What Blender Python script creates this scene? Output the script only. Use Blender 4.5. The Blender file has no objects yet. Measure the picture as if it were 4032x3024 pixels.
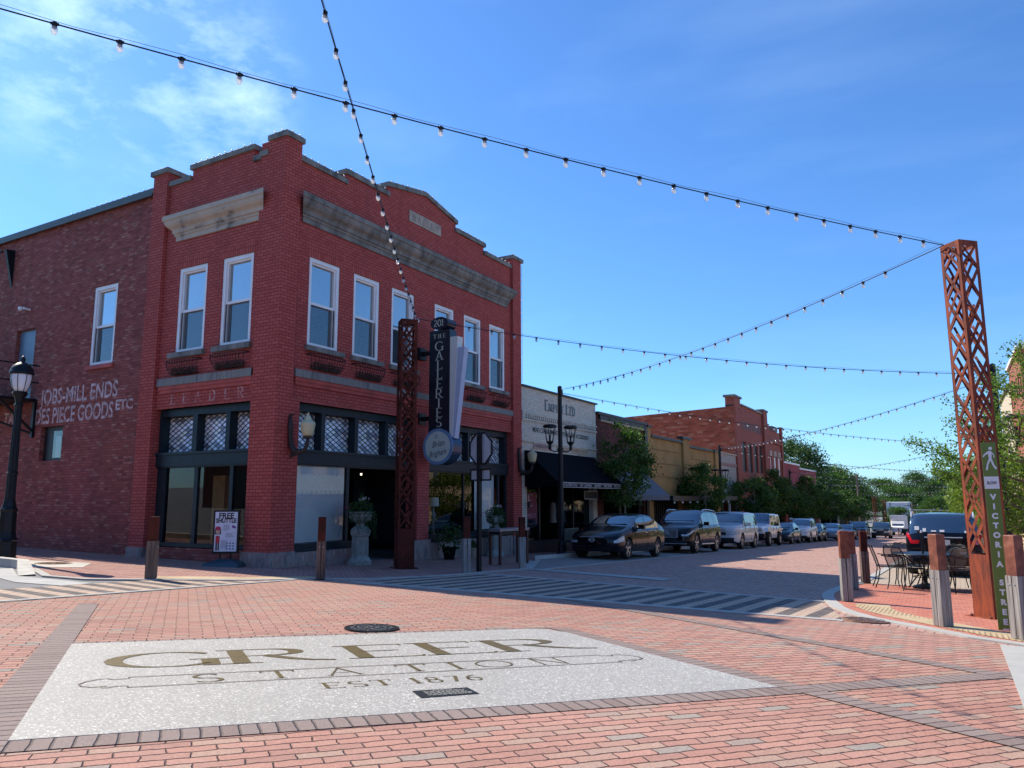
import bpy, bmesh, math, random
from math import sin, cos, pi, radians, sqrt, atan2, hypot
from mathutils import Vector, Matrix
random.seed(7)
S = bpy.context.scene
# ------------------------------------------------------------------ camera, world, sun
CAM = Vector((13.034, -11.963, 1.476))
PITCH, ROLL, YAW = 0.151044, -0.0040036, 0.522788
FW = Vector((-sin(YAW)*cos(PITCH), cos(YAW)*cos(PITCH), sin(PITCH)))
RT = Vector((cos(YAW), sin(YAW), 0)); UP = RT.cross(FW)
R2 = cos(ROLL)*RT + sin(ROLL)*UP; U2 = -sin(ROLL)*RT + cos(ROLL)*UP
cd = bpy.data.cameras.new('camera'); cam = bpy.data.objects.new('camera', cd)
S.collection.objects.link(cam); S.camera = cam
cam.matrix_world = Matrix(((R2.x, U2.x, -FW.x, CAM.x), (R2.y, U2.y, -FW.y, CAM.y), (R2.z, U2.z, -FW.z, CAM.z), (0, 0, 0, 1)))
cd.sensor_width = 36; cd.lens = 2976.7*36/4032; cd.clip_end = 3000; cd.clip_start = 0.05
SUN_AZ, SUN_EL = radians(172), radians(43)          # direction towards the sun, from +x counter-clockwise
w = bpy.data.worlds.new('World'); S.world = w; w.use_nodes = True
nt = w.node_tree; nt.nodes.clear()
wo = nt.nodes.new('ShaderNodeOutputWorld'); bg = nt.nodes.new('ShaderNodeBackground')
sky = nt.nodes.new('ShaderNodeTexSky'); sky.sky_type = 'NISHITA'; sky.sun_disc = False
sky.sun_elevation = SUN_EL; sky.sun_rotation = pi/2 - SUN_AZ
sky.air_density = 1.0; sky.dust_density = 0.35; sky.ozone_density = 2.0; sky.altitude = 200
# thin clouds high on the left, by direction
tc = nt.nodes.new('ShaderNodeTexCoord')
def wn(t, **k):
    n = nt.nodes.new(t)
    for a, b in k.items():
        if a in n.inputs: n.inputs[a].default_value = b
        else: setattr(n, a, b)
    return n
mp = wn('ShaderNodeMapping'); mp.inputs['Scale'].default_value = (7, 7, 15); mp.inputs['Rotation'].default_value = (0.3, 0.35, 0.3)
no = wn('ShaderNodeTexNoise'); no.inputs['Scale'].default_value = 1.3; no.inputs['Detail'].default_value = 8; no.inputs['Roughness'].default_value = 0.62
nt.links.new(tc.outputs['Generated'], mp.inputs[0]); nt.links.new(mp.outputs[0], no.inputs['Vector'])
cr = wn('ShaderNodeValToRGB'); cr.color_ramp.elements[0].position = 0.44; cr.color_ramp.elements[1].position = 0.74
nt.links.new(no.outputs['Fac'], cr.inputs[0])
pray = lambda px, py: ((px-2016)/2976.7*R2 - (py-1512)/2976.7*U2 + FW).normalized()
cd1 = pray(420, 130); cd2 = pray(800, 330)
def lobe(c, lo, hi):
    dp = wn('ShaderNodeVectorMath', operation='DOT_PRODUCT'); dp.inputs[1].default_value = c
    nt.links.new(tc.outputs['Generated'], dp.inputs[0])
    mr = wn('ShaderNodeMapRange', interpolation_type='SMOOTHSTEP'); mr.inputs['From Min'].default_value = lo; mr.inputs['From Max'].default_value = hi
    nt.links.new(dp.outputs['Value'], mr.inputs[0]); return mr
l1 = lobe(cd1, 0.981, 0.9998); l2 = lobe(cd2, 0.991, 0.9999)
ad = wn('ShaderNodeMath', operation='MAXIMUM'); nt.links.new(l1.outputs[0], ad.inputs[0]); nt.links.new(l2.outputs[0], ad.inputs[1])
ml = wn('ShaderNodeMath', operation='MULTIPLY'); nt.links.new(cr.outputs[0], ml.inputs[0]); nt.links.new(ad.outputs[0], ml.inputs[1])
ml2 = wn('ShaderNodeMath', operation='MULTIPLY'); nt.links.new(ml.outputs[0], ml2.inputs[0]); ml2.inputs[1].default_value = 0.5
# faint high haze streaks on the rest of the sky
mpb = wn('ShaderNodeMapping'); mpb.inputs['Scale'].default_value = (1.5, 6, 9); mpb.inputs['Rotation'].default_value = (0.5, 0.2, 0.9)
nob = wn('ShaderNodeTexNoise'); nob.inputs['Scale'].default_value = 1.0; nob.inputs['Detail'].default_value = 6
nt.links.new(tc.outputs['Generated'], mpb.inputs[0]); nt.links.new(mpb.outputs[0], nob.inputs['Vector'])
mrb = wn('ShaderNodeMapRange'); mrb.inputs['From Min'].default_value = 0.5; mrb.inputs['From Max'].default_value = 0.85; mrb.inputs['To Max'].default_value = 0.10
nt.links.new(nob.outputs['Fac'], mrb.inputs[0])
adb = wn('ShaderNodeMath', operation='MAXIMUM'); nt.links.new(ml2.outputs[0], adb.inputs[0]); nt.links.new(mrb.outputs[0], adb.inputs[1])
tint = wn('ShaderNodeMix', data_type='RGBA', blend_type='MULTIPLY'); tint.inputs[0].default_value = 1.0
nt.links.new(sky.outputs[0], tint.inputs[6]); tint.inputs[7].default_value = (0.46, 0.77, 1.13, 1)
mx = wn('ShaderNodeMix', data_type='RGBA'); nt.links.new(adb.outputs[0], mx.inputs[0]); nt.links.new(tint.outputs[2], mx.inputs[6])
mx.inputs[7].default_value = (6.2, 8.2, 9.6, 1)
nt.links.new(mx.outputs[2], bg.inputs[0]); bg.inputs[1].default_value = 0.12
nt.links.new(bg.outputs[0], wo.inputs[0])
sd = bpy.data.lights.new('sun', 'SUN'); sun = bpy.data.objects.new('sun', sd); S.collection.objects.link(sun)
sd.energy = 4.4; sd.angle = radians(0.53); sd.color = (1.0, 0.90, 0.76)
sv = Vector((cos(SUN_AZ)*cos(SUN_EL), sin(SUN_AZ)*cos(SUN_EL), sin(SUN_EL)))
sun.rotation_euler = sv.to_track_quat('Z', 'Y').to_euler(); sun.location = sv*60
S.view_settings.view_transform = 'Standard'; S.view_settings.look = 'None'; S.view_settings.exposure = 0.66; S.view_settings.gamma = 1
S.render.engine = 'CYCLES'
try:
    S.cycles.transparent_max_bounces = 12; S.cycles.max_bounces = 6; S.cycles.caustics_reflective = False; S.cycles.caustics_refractive = False
except Exception: pass

# ------------------------------------------------------------------ places
A_, B_ = -0.01688, -0.03561
def gz(x, y): return A_*max(-70, min(70, x)) + B_*max(-60, min(150, y))
def ray(px, py):                                   # direction of a photo pixel (4032 wide)
    return (px-2016)/2976.7*R2 - (py-1512)/2976.7*U2 + FW
def at(px, py, h=0.0):                             # the place h metres above the ground plane seen at a photo pixel
    r = ray(px, py); s = -(CAM.z - A_*CAM.x - B_*CAM.y - h)/(r.z - A_*r.x - B_*r.y)
    p = CAM + s*r; return p.x, p.y
# ------------------------------------------------------------------ mesh helpers
class MB:
    def __init__(s): s.v = []; s.f = []
    def add(s, vs, fs):
        o = len(s.v); s.v += [tuple(p) for p in vs]; s.f += [tuple(i+o for i in f) for f in fs]; return s
    def box(s, x0, x1, y0, y1, z0, z1):
        x0, x1 = min(x0, x1), max(x0, x1); y0, y1 = min(y0, y1), max(y0, y1); z0, z1 = min(z0, z1), max(z0, z1)
        return s.add([(x0,y0,z0),(x1,y0,z0),(x1,y1,z0),(x0,y1,z0),(x0,y0,z1),(x1,y0,z1),(x1,y1,z1),(x0,y1,z1)],
              [(0,3,2,1),(4,5,6,7),(0,1,5,4),(1,2,6,5),(2,3,7,6),(3,0,4,7)])
    def obox(s, c, sx, sy, sz, rz=0, tx=None):     # centred box turned about z; tx an extra matrix
        m = Matrix.Translation(c) @ (tx if tx else Matrix.Rotation(rz, 4, 'Z'))
        vs = [m @ Vector((a*sx/2, b*sy/2, d*sz/2)) for d in (-1, 1) for a, b in ((-1,-1),(1,-1),(1,1),(-1,1))]
        return s.add(vs, [(0,3,2,1),(4,5,6,7),(0,1,5,4),(1,2,6,5),(2,3,7,6),(3,0,4,7)])
    def quad(s, *p): return s.add(p, [tuple(range(len(p)))])
    def prism(s, poly, fn, d0, d1):                # poly (u,v); fn(u,v,d)->point
        n = len(poly); vs = [fn(u, v, d0) for u, v in poly] + [fn(u, v, d1) for u, v in poly]
        fs = [tuple(range(n)), tuple(range(2*n-1, n-1, -1))] + [(i, (i+1) % n, n+(i+1) % n, n+i)[::-1] for i in range(n)]
        return s.add(vs, fs)
    def tube(s, pts, r, n=8, cap=True):
        pts = [Vector(p) for p in pts]; rs = r if isinstance(r, (list, tuple)) else [r]*len(pts)
        o = len(s.v); up = None
        for i, p in enumerate(pts):
            d = (pts[min(i+1, len(pts)-1)] - pts[max(i-1, 0)]).normalized()
            if up is None:
                up = Vector((0, 0, 1)) if abs(d.z) < .9 else Vector((1, 0, 0))
            a = d.cross(up).normalized(); b = a.cross(d).normalized(); up = b
            for k in range(n):
                t = 2*pi*k/n; s.v.append(tuple(p + (a*cos(t) + b*sin(t))*rs[i]))
        for i in range(len(pts)-1):
            for k in range(n):
                s.f.append((o+i*n+k, o+i*n+(k+1) % n, o+(i+1)*n+(k+1) % n, o+(i+1)*n+k))
        if cap:
            s.f.append(tuple(o+k for k in range(n-1, -1, -1))); m = o+(len(pts)-1)*n; s.f.append(tuple(m+k for k in range(n)))
        return s
    def lathe(s, prof, n=16, c=(0, 0, 0), off=0.0):
        o = len(s.v)
        for r, z in prof:
            for k in range(n):
                t = 2*pi*k/n+off; s.v.append((c[0]+r*cos(t), c[1]+r*sin(t), c[2]+z))
        for i in range(len(prof)-1):
            for k in range(n):
                s.f.append((o+i*n+k, o+i*n+(k+1) % n, o+(i+1)*n+(k+1) % n, o+(i+1)*n+k))
        s.f.append(tuple(o+k for k in range(n-1, -1, -1))); m = o+(len(prof)-1)*n; s.f.append(tuple(m+k for k in range(n)))
        return s
    def parts(s, name, mat, parent=None, world=False, gap=.05):   # one object for each separate piece
        par = list(range(len(s.v)))
        def fd(i):
            while par[i] != i: par[i] = par[par[i]]; i = par[i]
            return i
        for f in s.f:
            for i in f[1:]: par[fd(i)] = fd(f[0])
        isl = {}
        for i in range(len(s.v)): isl.setdefault(fd(i), []).append(i)
        bx = [[set(v), [min(s.v[i][k] for i in v)-gap/2 for k in range(3)], [max(s.v[i][k] for i in v)+gap/2 for k in range(3)]] for v in isl.values()]
        done = False
        while not done:
            done = True; out = []
            for b in bx:
                for o in out:
                    if all(b[1][k] <= o[2][k] and o[1][k] <= b[2][k] for k in range(3)):
                        o[0] |= b[0]; o[1] = [min(p, q) for p, q in zip(o[1], b[1])]; o[2] = [max(p, q) for p, q in zip(o[2], b[2])]; done = False; break
                else: out.append(b)
            bx = out
        res = []
        for vs, _, _ in bx:
            ids = sorted(vs); mp_ = {v: i for i, v in enumerate(ids)}; m = MB(); m.v = [s.v[i] for i in ids]
            m.f = [tuple(mp_[i] for i in f) for f in s.f if f[0] in vs]; res.append(m.build(name, mat, parent, world))
        return res
    def build(s, name, mat, parent=None, world=False, smooth=False):
        me = bpy.data.meshes.new(name)
        vs = s.v
        if world and parent is not None:
            l = parent.location; vs = [(a-l.x, b-l.y, c-l.z) for a, b, c in vs]
        me.from_pydata(vs, [], s.f); me.validate(); me.update()
        if smooth: me.polygons.foreach_set('use_smooth', [True]*len(me.polygons))
        if mat: me.materials.append(mat)
        o = bpy.data.objects.new(name, me); S.collection.objects.link(o)
        if parent: o.parent = parent
        return o
def tag(o, label=None, cat=None, group=None, kind=None):
    if label: o['label'] = label
    if cat: o['category'] = cat
    if group: o['group'] = group
    if kind: o['kind'] = kind
    return o
def thing(name, label, cat, loc=(0, 0, 0), rz=0, group=None):
    o = bpy.data.objects.new(name, None); S.collection.objects.link(o); o.location = loc; o.rotation_euler = (0, 0, rz)
    return tag(o, label, cat, group)
def kids(o): return [c for c in S.collection.objects if c.parent == o]
CH = {}
def copy_thing(root, loc, rz=None, label=None, group=None, scale=None, skip=()):
    def rec(o, par):
        c = o.copy(); S.collection.objects.link(c)
        if par: c.parent = par
        for k in CH[o.name] if o.name in CH else []:
            if k.name.split('.')[0] in skip: continue
            rec(k, c)
        return c
    if root.name not in CH:
        def scan(o):
            CH[o.name] = [c for c in S.collection.objects if c.parent == o]
            for c in CH[o.name]: scan(c)
        scan(root)
    c = rec(root, None); c.location = loc
    if rz is not None: c.rotation_euler.z = rz
    if scale: c.scale = scale
    if label: c['label'] = label
    if group: c['group'] = group
    return c
# ------------------------------------------------------------------ materials
class NT:
    def __init__(s, name):
        s.m = bpy.data.materials.new(name); s.m.use_nodes = True; s.t = s.m.node_tree
        s.p = s.t.nodes['Principled BSDF']; s.out = s.t.nodes['Material Output']
    def n(s, t, **k):
        x = s.t.nodes.new(t)
        for a, b in k.items(): setattr(x, a, b)
        return x
    def l(s, a, b): s.t.links.new(a, b)
    def math(s, op, a, b=None, c=None):
        x = s.n('ShaderNodeMath', operation=op)
        for i, q in enumerate((a, b, c)):
            if q is None: continue
            if isinstance(q, (int, float)): x.inputs[i].default_value = q
            else: s.l(q, x.inputs[i])
        return x.outputs[0]
    def mix(s, f, a, b, blend='MIX'):
        x = s.n('ShaderNodeMix', data_type='RGBA', blend_type=blend)
        for i, q in ((0, f), (6, a), (7, b)):
            if isinstance(q, (int, float)): x.inputs[i].default_value = q
            elif isinstance(q, tuple): x.inputs[i].default_value = (*q, 1)[:4]
            else: s.l(q, x.inputs[i])
        return x.outputs[2]
    def rng(s, a, f0, f1, t0=0., t1=1., smooth=False):
        x = s.n('ShaderNodeMapRange')
        if smooth: x.interpolation_type = 'SMOOTHSTEP'
        s.l(a, x.inputs[0]); x.inputs[1].default_value = f0; x.inputs[2].default_value = f1; x.inputs[3].default_value = t0; x.inputs[4].default_value = t1
        return x.outputs[0]
    def noise(s, scale, detail=4, vec=None, rough=.55, dist=0., sc=None):
        x = s.n('ShaderNodeTexNoise'); x.inputs['Scale'].default_value = scale; x.inputs['Detail'].default_value = detail
        x.inputs['Roughness'].default_value = rough; x.inputs['Distortion'].default_value = dist
        if vec is None: vec = s.pos()
        if sc:
            m = s.n('ShaderNodeMapping'); m.inputs['Scale'].default_value = sc; s.l(vec, m.inputs[0]); vec = m.outputs[0]
        s.l(vec, x.inputs['Vector']); return x.outputs['Fac']
    def pos(s): return s.n('ShaderNodeNewGeometry').outputs['Position']
    def ramp(s, f, els):
        x = s.n('ShaderNodeValToRGB'); e = x.color_ramp.elements
        while len(e) > 1: e.remove(e[0])
        e[0].position = els[0][0]; e[0].color = (*els[0][1], 1)
        for p, c in els[1:]:
            q = e.new(p); q.color = (*c, 1)
        s.l(f, x.inputs[0]); return x.outputs[0]
    def bump(s, h, strength=.4, dist=.01):
        b = s.n('ShaderNodeBump'); b.inputs['Strength'].default_value = strength; b.inputs['Distance'].default_value = dist
        s.l(h, b.inputs['Height']); s.l(b.outputs[0], s.p.inputs['Normal'])
    def set(s, **k):
        for a, b in k.items():
            a = a.replace('_', ' ')
            if isinstance(b, (int, float, tuple)): s.p.inputs[a].default_value = b if not isinstance(b, tuple) else (*b, 1)[:4]
            else: s.l(b, s.p.inputs[a])
def mat(name, col, rough=.6, metal=0., var=.18, scale=3., bump=.0, bscale=60., spec=None, coat=0.):
    m = NT(name)
    if var:
        f = m.noise(scale, 5); c = m.mix(m.rng(f, .3, .7), tuple(x*(1-var) for x in col), tuple(min(1, x*(1+var)) for x in col)); m.set(Base_Color=c)
    else: m.set(Base_Color=col)
    m.set(Roughness=rough, Metallic=metal)
    if spec is not None: m.p.inputs['Specular IOR Level'].default_value = spec
    if coat: m.p.inputs['Coat Weight'].default_value = coat; m.p.inputs['Coat Roughness'].default_value = .03
    if bump: m.bump(m.noise(bscale, 4), bump, .01)
    return m.m
def brick(name, bw, bh, joint, cols, mortar, ground=None, rough=.85, bump=.6, bd=.008, soft=.006, stain=None, wob=.0015, fine=.12, stack=False, rcol=None, tight=0.):
    m = NT(name); g = m.n('ShaderNodeNewGeometry'); sp = m.n('ShaderNodeSeparateXYZ'); m.l(g.outputs['Position'], sp.inputs[0])
    x, y, zz = sp.outputs
    if ground is None:
        sn = m.n('ShaderNodeSeparateXYZ'); m.l(g.outputs['True Normal'], sn.inputs[0])
        f = m.math('GREATER_THAN', m.math('ABSOLUTE', sn.outputs[0]), .6)
        u = m.math('ADD', m.math('MULTIPLY', y, f), m.math('MULTIPLY', x, m.math('SUBTRACT', 1, f))); v = zz
    else:
        a = ground
        u = m.math('ADD', m.math('MULTIPLY', x, cos(a)), m.math('MULTIPLY', y, sin(a)))
        v = m.math('ADD', m.math('MULTIPLY', x, -sin(a)), m.math('MULTIPLY', y, cos(a)))
    if wob:
        q = m.math('MULTIPLY', m.math('SUBTRACT', m.noise(9., 2), .5), wob*6)
        u = m.math('ADD', u, q); v = m.math('ADD', v, q)
    row = m.math('FLOOR', m.math('DIVIDE', v, bh)); fr = m.math('FRACT', m.math('DIVIDE', v, bh))
    off = 0 if stack else .5
    u2 = m.math('ADD', m.math('DIVIDE', u, bw), m.math('MULTIPLY', m.math('FLOORED_MODULO', row, 2), off))
    col = m.math('FLOOR', u2); fu = m.math('FRACT', u2)
    du = m.math('MULTIPLY', m.math('MINIMUM', fu, m.math('SUBTRACT', 1, fu)), bw)
    dv = m.math('MULTIPLY', m.math('MINIMUM', fr, m.math('SUBTRACT', 1, fr)), bh)
    if tight: du = m.math('ADD', du, tight)
    k = m.n('ShaderNodeMath', operation='SMOOTH_MIN'); m.l(du, k.inputs[0]); m.l(dv, k.inputs[1]); k.inputs[2].default_value = min(bh, bw)*.12
    msk = m.rng(k.outputs[0], joint*.35, joint*.35+soft, smooth=True)
    cb = m.n('ShaderNodeCombineXYZ'); m.l(col, cb.inputs[0]); m.l(row, cb.inputs[1]); wnz = m.n('ShaderNodeTexWhiteNoise', noise_dimensions='2D'); m.l(cb.outputs[0], wnz.inputs['Vector'])
    c = m.ramp(wnz.outputs['Value'], cols)
    if fine:
        c = m.mix(1., c, m.ramp(m.noise(55., 4), [(.3, (1-fine*1.4,)*3), (.7, (1+fine,)*3)]), 'MULTIPLY')
    if stain:
        for sc, lo, hi, cc, mm, *aniso in stain:
            c = m.mix(m.rng(m.noise(sc, 6, rough=.65, sc=aniso[0] if aniso else None), lo, hi, 0, mm), c, cc)
    mort = m.mix(m.rng(m.noise(20., 3), .3, .7), tuple(a*.75 for a in mortar), mortar)
    c = m.mix(msk, mort, c)
    m.set(Base_Color=c, Roughness=rough)
    m.p.inputs['Specular IOR Level'].default_value = .25
    h = m.math('ADD', m.math('MULTIPLY', msk, 1.), m.math('MULTIPLY', m.noise(140., 3), .25))
    h = m.math('ADD', h, m.math('MULTIPLY', wnz.outputs['Value'], .25))
    m.bump(h, bump, bd)
    return m.m
def glass(name, tint=(1, 1, 1), refl=1., rough=.0, fk=1.6):
    m = NT(name); t = m.t; t.nodes.remove(m.p)
    tr = m.n('ShaderNodeBsdfTransparent'); tr.inputs[0].default_value = (*tint, 1)
    gl = m.n('ShaderNodeBsdfGlossy'); gl.inputs['Roughness'].default_value = rough; gl.inputs[0].default_value = (refl, refl, refl, 1)
    fr = m.n('ShaderNodeFresnel'); fr.inputs[0].default_value = 1.5
    f2 = m.math('ADD', m.math('MULTIPLY', fr.outputs[0], fk), .02)
    ms = m.n('ShaderNodeMixShader'); m.l(f2, ms.inputs[0]); m.l(tr.outputs[0], ms.inputs[1]); m.l(gl.outputs[0], ms.inputs[2])
    m.l(ms.outputs[0], m.out.inputs[0]); return m.m
def leafmat(name, c0, c1, trans=.35):
    m = NT(name); g = m.n('ShaderNodeNewGeometry'); c = m.ramp(g.outputs['Random Per Island'], [(0., c0), (.6, tuple((a+b)/2 for a, b in zip(c0, c1))), (1., c1)])
    m.set(Base_Color=c, Roughness=.5); m.p.inputs['Specular IOR Level'].default_value = .3
    tl = m.n('ShaderNodeBsdfTranslucent'); m.l(m.mix(1., c, (1.3, 1.5, .5), 'MULTIPLY'), tl.inputs[0])
    ms = m.n('ShaderNodeMixShader'); ms.inputs[0].default_value = trans; m.l(m.p.outputs[0], ms.inputs[1]); m.l(tl.outputs[0], ms.inputs[2]); m.l(ms.outputs[0], m.out.inputs[0])
    return m.m
PR = [(0, (.41, .076, .060)), (.3, (.46, .092, .072)), (.65, (.50, .110, .088)), (1, (.44, .084, .066))]
M = {}
M['paint_brick'] = brick('red_painted_brick', .205, .078, .012, PR, (.24, .045, .04), bump=.45, bd=.006, fine=.1, soft=.009,
      stain=[(1.1, .55, .75, (.46, .12, .10), .4), (.5, .6, .8, (.27, .045, .045), .35), (1., .52, .74, (.22, .045, .045), .4, (2.5, 2.5, .25))])
M['soldier'] = brick('red_painted_soldier_brick', .078, .26, .012, PR, (.22, .04, .035), stack=True, bump=.5, bd=.006)
M['old_brick'] = brick('weathered_red_brick', .205, .073, .013, [(0, (.23, .055, .042)), (.2, (.29, .072, .055)), (.5, (.34, .088, .066)), (.8, (.38, .11, .085)), (.95, (.44, .19, .145)), (1, (.18, .05, .042))], (.20, .075, .065),
      bump=.8, bd=.008, stain=[(.35, .5, .72, (.45, .09, .095), .45), (.8, .56, .8, (.15, .045, .04), .5), (1., .5, .75, (.13, .045, .04), .45, (2.2, 2.2, .22))])
M['flat_red'] = mat('flat_red_paint', (.42, .075, .058), .7, var=.25, scale=2.5, bump=.15, bscale=25)
_s = NT('grey_weathered_stone'); _f = _s.noise(1., 6, sc=(2.5, 2.5, 1.2), rough=.65); _s.set(Base_Color=_s.ramp(_f, [(.32, (.07, .068, .06)), (.5, (.19, .18, .155)), (.65, (.27, .25, .21)), (.8, (.35, .32, .27))]), Roughness=.85); _s.bump(_s.noise(40., 4), .3); M['stone'] = _s.m
_s = NT('stone_band'); _f = _s.noise(1., 5, sc=(7, 7, .8)); _s.set(Base_Color=_s.ramp(_f, [(.3, (.11, .105, .10)), (.5, (.24, .23, .21)), (.62, (.20, .20, .17)), (.75, (.42, .38, .33))]), Roughness=.85); _s.bump(_s.noise(40., 4), .3); M['stone_band'] = _s.m
_s = NT('stone_base'); _f = _s.noise(3., 6, sc=(1.6, 1.6, .7)); _s.set(Base_Color=_s.ramp(_f, [(.3, (.10, .08, .08)), (.5, (.30, .25, .23)), (.6, (.28, .17, .15)), (.75, (.45, .40, .36))]), Roughness=.7); _s.bump(_s.noise(40., 4), .3); M['stone_base'] = _s.m
_s = NT('pale_cornice_stone'); _f = _s.noise(1.3, 6); _s.set(Base_Color=_s.ramp(_f, [(.42, (.52, .42, .32)), (.55, (.45, .36, .28)), (.62, (.15, .13, .11)), (.8, (.1, .09, .08))]), Roughness=.85); _s.bump(_s.noise(40., 4), .3); M['stone_pale'] = _s.m
M['white'] = mat('white_paint', (.84, .83, .81), .5, var=.05)
M['frame'] = mat('dark_teal_paint', (.010, .022, .029), .45, var=.25, scale=6, spec=.3)
M['black'] = mat('black_metal', (.007, .008, .010), .45, var=.2, spec=.3)
M['matte_black'] = mat('black_canvas', (.004, .0045, .008), .9, var=.2, spec=.08)
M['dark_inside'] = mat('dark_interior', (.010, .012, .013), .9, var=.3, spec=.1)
M['floor_inside'] = mat('pale_interior_floor', (.30, .27, .20), .6, var=.2)
M['glass'] = glass('window_glass', (.86, .92, .92), .9)
M['dark_glass'] = glass('store_glass', (.95, .97, .97), .75, 0., 1.0)
M['concrete'] = mat('concrete', (.50, .48, .42), .85, var=.15, scale=4, bump=.2)
M['rust'] = None
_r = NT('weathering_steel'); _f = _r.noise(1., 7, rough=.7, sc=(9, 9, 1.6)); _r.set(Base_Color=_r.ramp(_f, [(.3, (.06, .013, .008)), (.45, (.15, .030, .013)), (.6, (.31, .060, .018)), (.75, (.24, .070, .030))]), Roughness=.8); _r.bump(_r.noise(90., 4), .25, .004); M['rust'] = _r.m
_r = NT('rust_cap'); _f = _r.noise(6., 7, rough=.65); _r.set(Base_Color=_r.ramp(_f, [(.35, (.10, .026, .015)), (.55, (.22, .065, .035)), (.7, (.33, .13, .075))]), Roughness=.6); _r.bump(_r.noise(60., 4), .25, .004); M['rust_cap'] = _r.m
_r = NT('dark_rust'); _f = _r.noise(2.2, 7, rough=.65); _r.set(Base_Color=_r.ramp(_f, [(.3, (.035, .012, .009)), (.5, (.085, .020, .013)), (.7, (.13, .032, .018))]), Roughness=.85); _r.p.inputs['Specular IOR Level'].default_value = .2; M['rust_dark'] = _r.m  # darker copy of the rust, with the shade put into its colour
_r = NT('weathered_timber'); _f = _r.noise(1., 6, sc=(45, 45, 1.6), rough=.6); _r.set(Base_Color=_r.ramp(_f, [(.3, (.10, .085, .075)), (.5, (.27, .25, .23)), (.7, (.42, .41, .38))]), Roughness=.85); _r.bump(_f, .4, .004); M['timber'] = _r.m
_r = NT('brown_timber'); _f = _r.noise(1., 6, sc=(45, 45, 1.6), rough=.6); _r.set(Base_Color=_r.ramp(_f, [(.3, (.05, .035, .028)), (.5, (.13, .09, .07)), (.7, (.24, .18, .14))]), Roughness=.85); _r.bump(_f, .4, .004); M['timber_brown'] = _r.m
M['bark'] = mat('bark', (.16, .13, .10), .9, var=.35, scale=12, bump=.6, bscale=30)
M['pale_bark'] = mat('pale_bark', (.26, .23, .19), .9, var=.3, scale=12, bump=.4, bscale=30)
M['leaf'] = leafmat('green_leaf', (.018, .055, .013), (.11, .20, .038))
M['leaf_dark'] = leafmat('dark_green_leaf', (.014, .045, .012), (.05, .11, .022), .25)
M['leaf_far'] = leafmat('far_leaf', (.03, .075, .02), (.085, .15, .035), .2)
M['leaf_lime'] = leafmat('lime_leaf', (.07, .14, .02), (.19, .27, .05))
M['leaf_ginkgo'] = leafmat('ginkgo_leaf', (.06, .14, .02), (.22, .33, .06), .42)
M['creamglass'] = mat('cream_globe', (.55, .50, .30), .35, var=.08)
M['bulb'] = None
_b = NT('clear_bulb'); _b.set(Base_Color=(.85, .88, .9), Roughness=.06); _b.p.inputs['Transmission Weight'].default_value = .35; _b.p.inputs['IOR'].default_value = 1.25; _b = NT('clear_bulb'); _b.t.nodes.remove(_b.p); _tr = _b.n('ShaderNodeBsdfTransparent'); _tr.inputs[0].default_value = (.9, .92, .93, 1); _df = _b.n('ShaderNodeBsdfTranslucent'); _df.inputs[0].default_value = (.95, .95, .92, 1); _gl = _b.n('ShaderNodeBsdfGlossy'); _gl.inputs['Roughness'].default_value = .05
_m1 = _b.n('ShaderNodeMixShader'); _m1.inputs[0].default_value = .42; _b.l(_tr.outputs[0], _m1.inputs[1]); _b.l(_df.outputs[0], _m1.inputs[2]); _m2 = _b.n('ShaderNodeMixShader'); _m2.inputs[0].default_value = .22; _b.l(_m1.outputs[0], _m2.inputs[1]); _b.l(_gl.outputs[0], _m2.inputs[2]); _b.l(_m2.outputs[0], _b.out.inputs[0]); M['bulb'] = _b.m
M['roof_bulb'] = mat('white_bulb', (.95, .95, .9), .3, var=0)
M['chrome'] = mat('chrome', (.72, .73, .75), .3, .6, var=.05)
M['tyre'] = mat('tyre', (.013, .013, .014), .8, var=.2)
M['rim'] = mat('alloy_rim', (.42, .43, .45), .3, .8, var=.05)
_cg = NT('car_glass'); _cg.set(Base_Color=(.012, .018, .024), Roughness=.02); _cg.p.inputs['IOR'].default_value = 3.0; _cg.p.inputs['Specular IOR Level'].default_value = .5; M['carglass'] = _cg.m
M['lens'] = mat('lamp_lens', (.48, .50, .52), .08, var=.3, scale=9, spec=.8)
M['tail'] = mat('red_lens', (.42, .01, .02), .1, var=.3, scale=14, spec=.8)
M['trim'] = mat('dark_trim', (.012, .012, .013), .5, var=.1)
M['under'] = mat('underbody', (.006, .006, .006), .9, var=.1)
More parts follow.
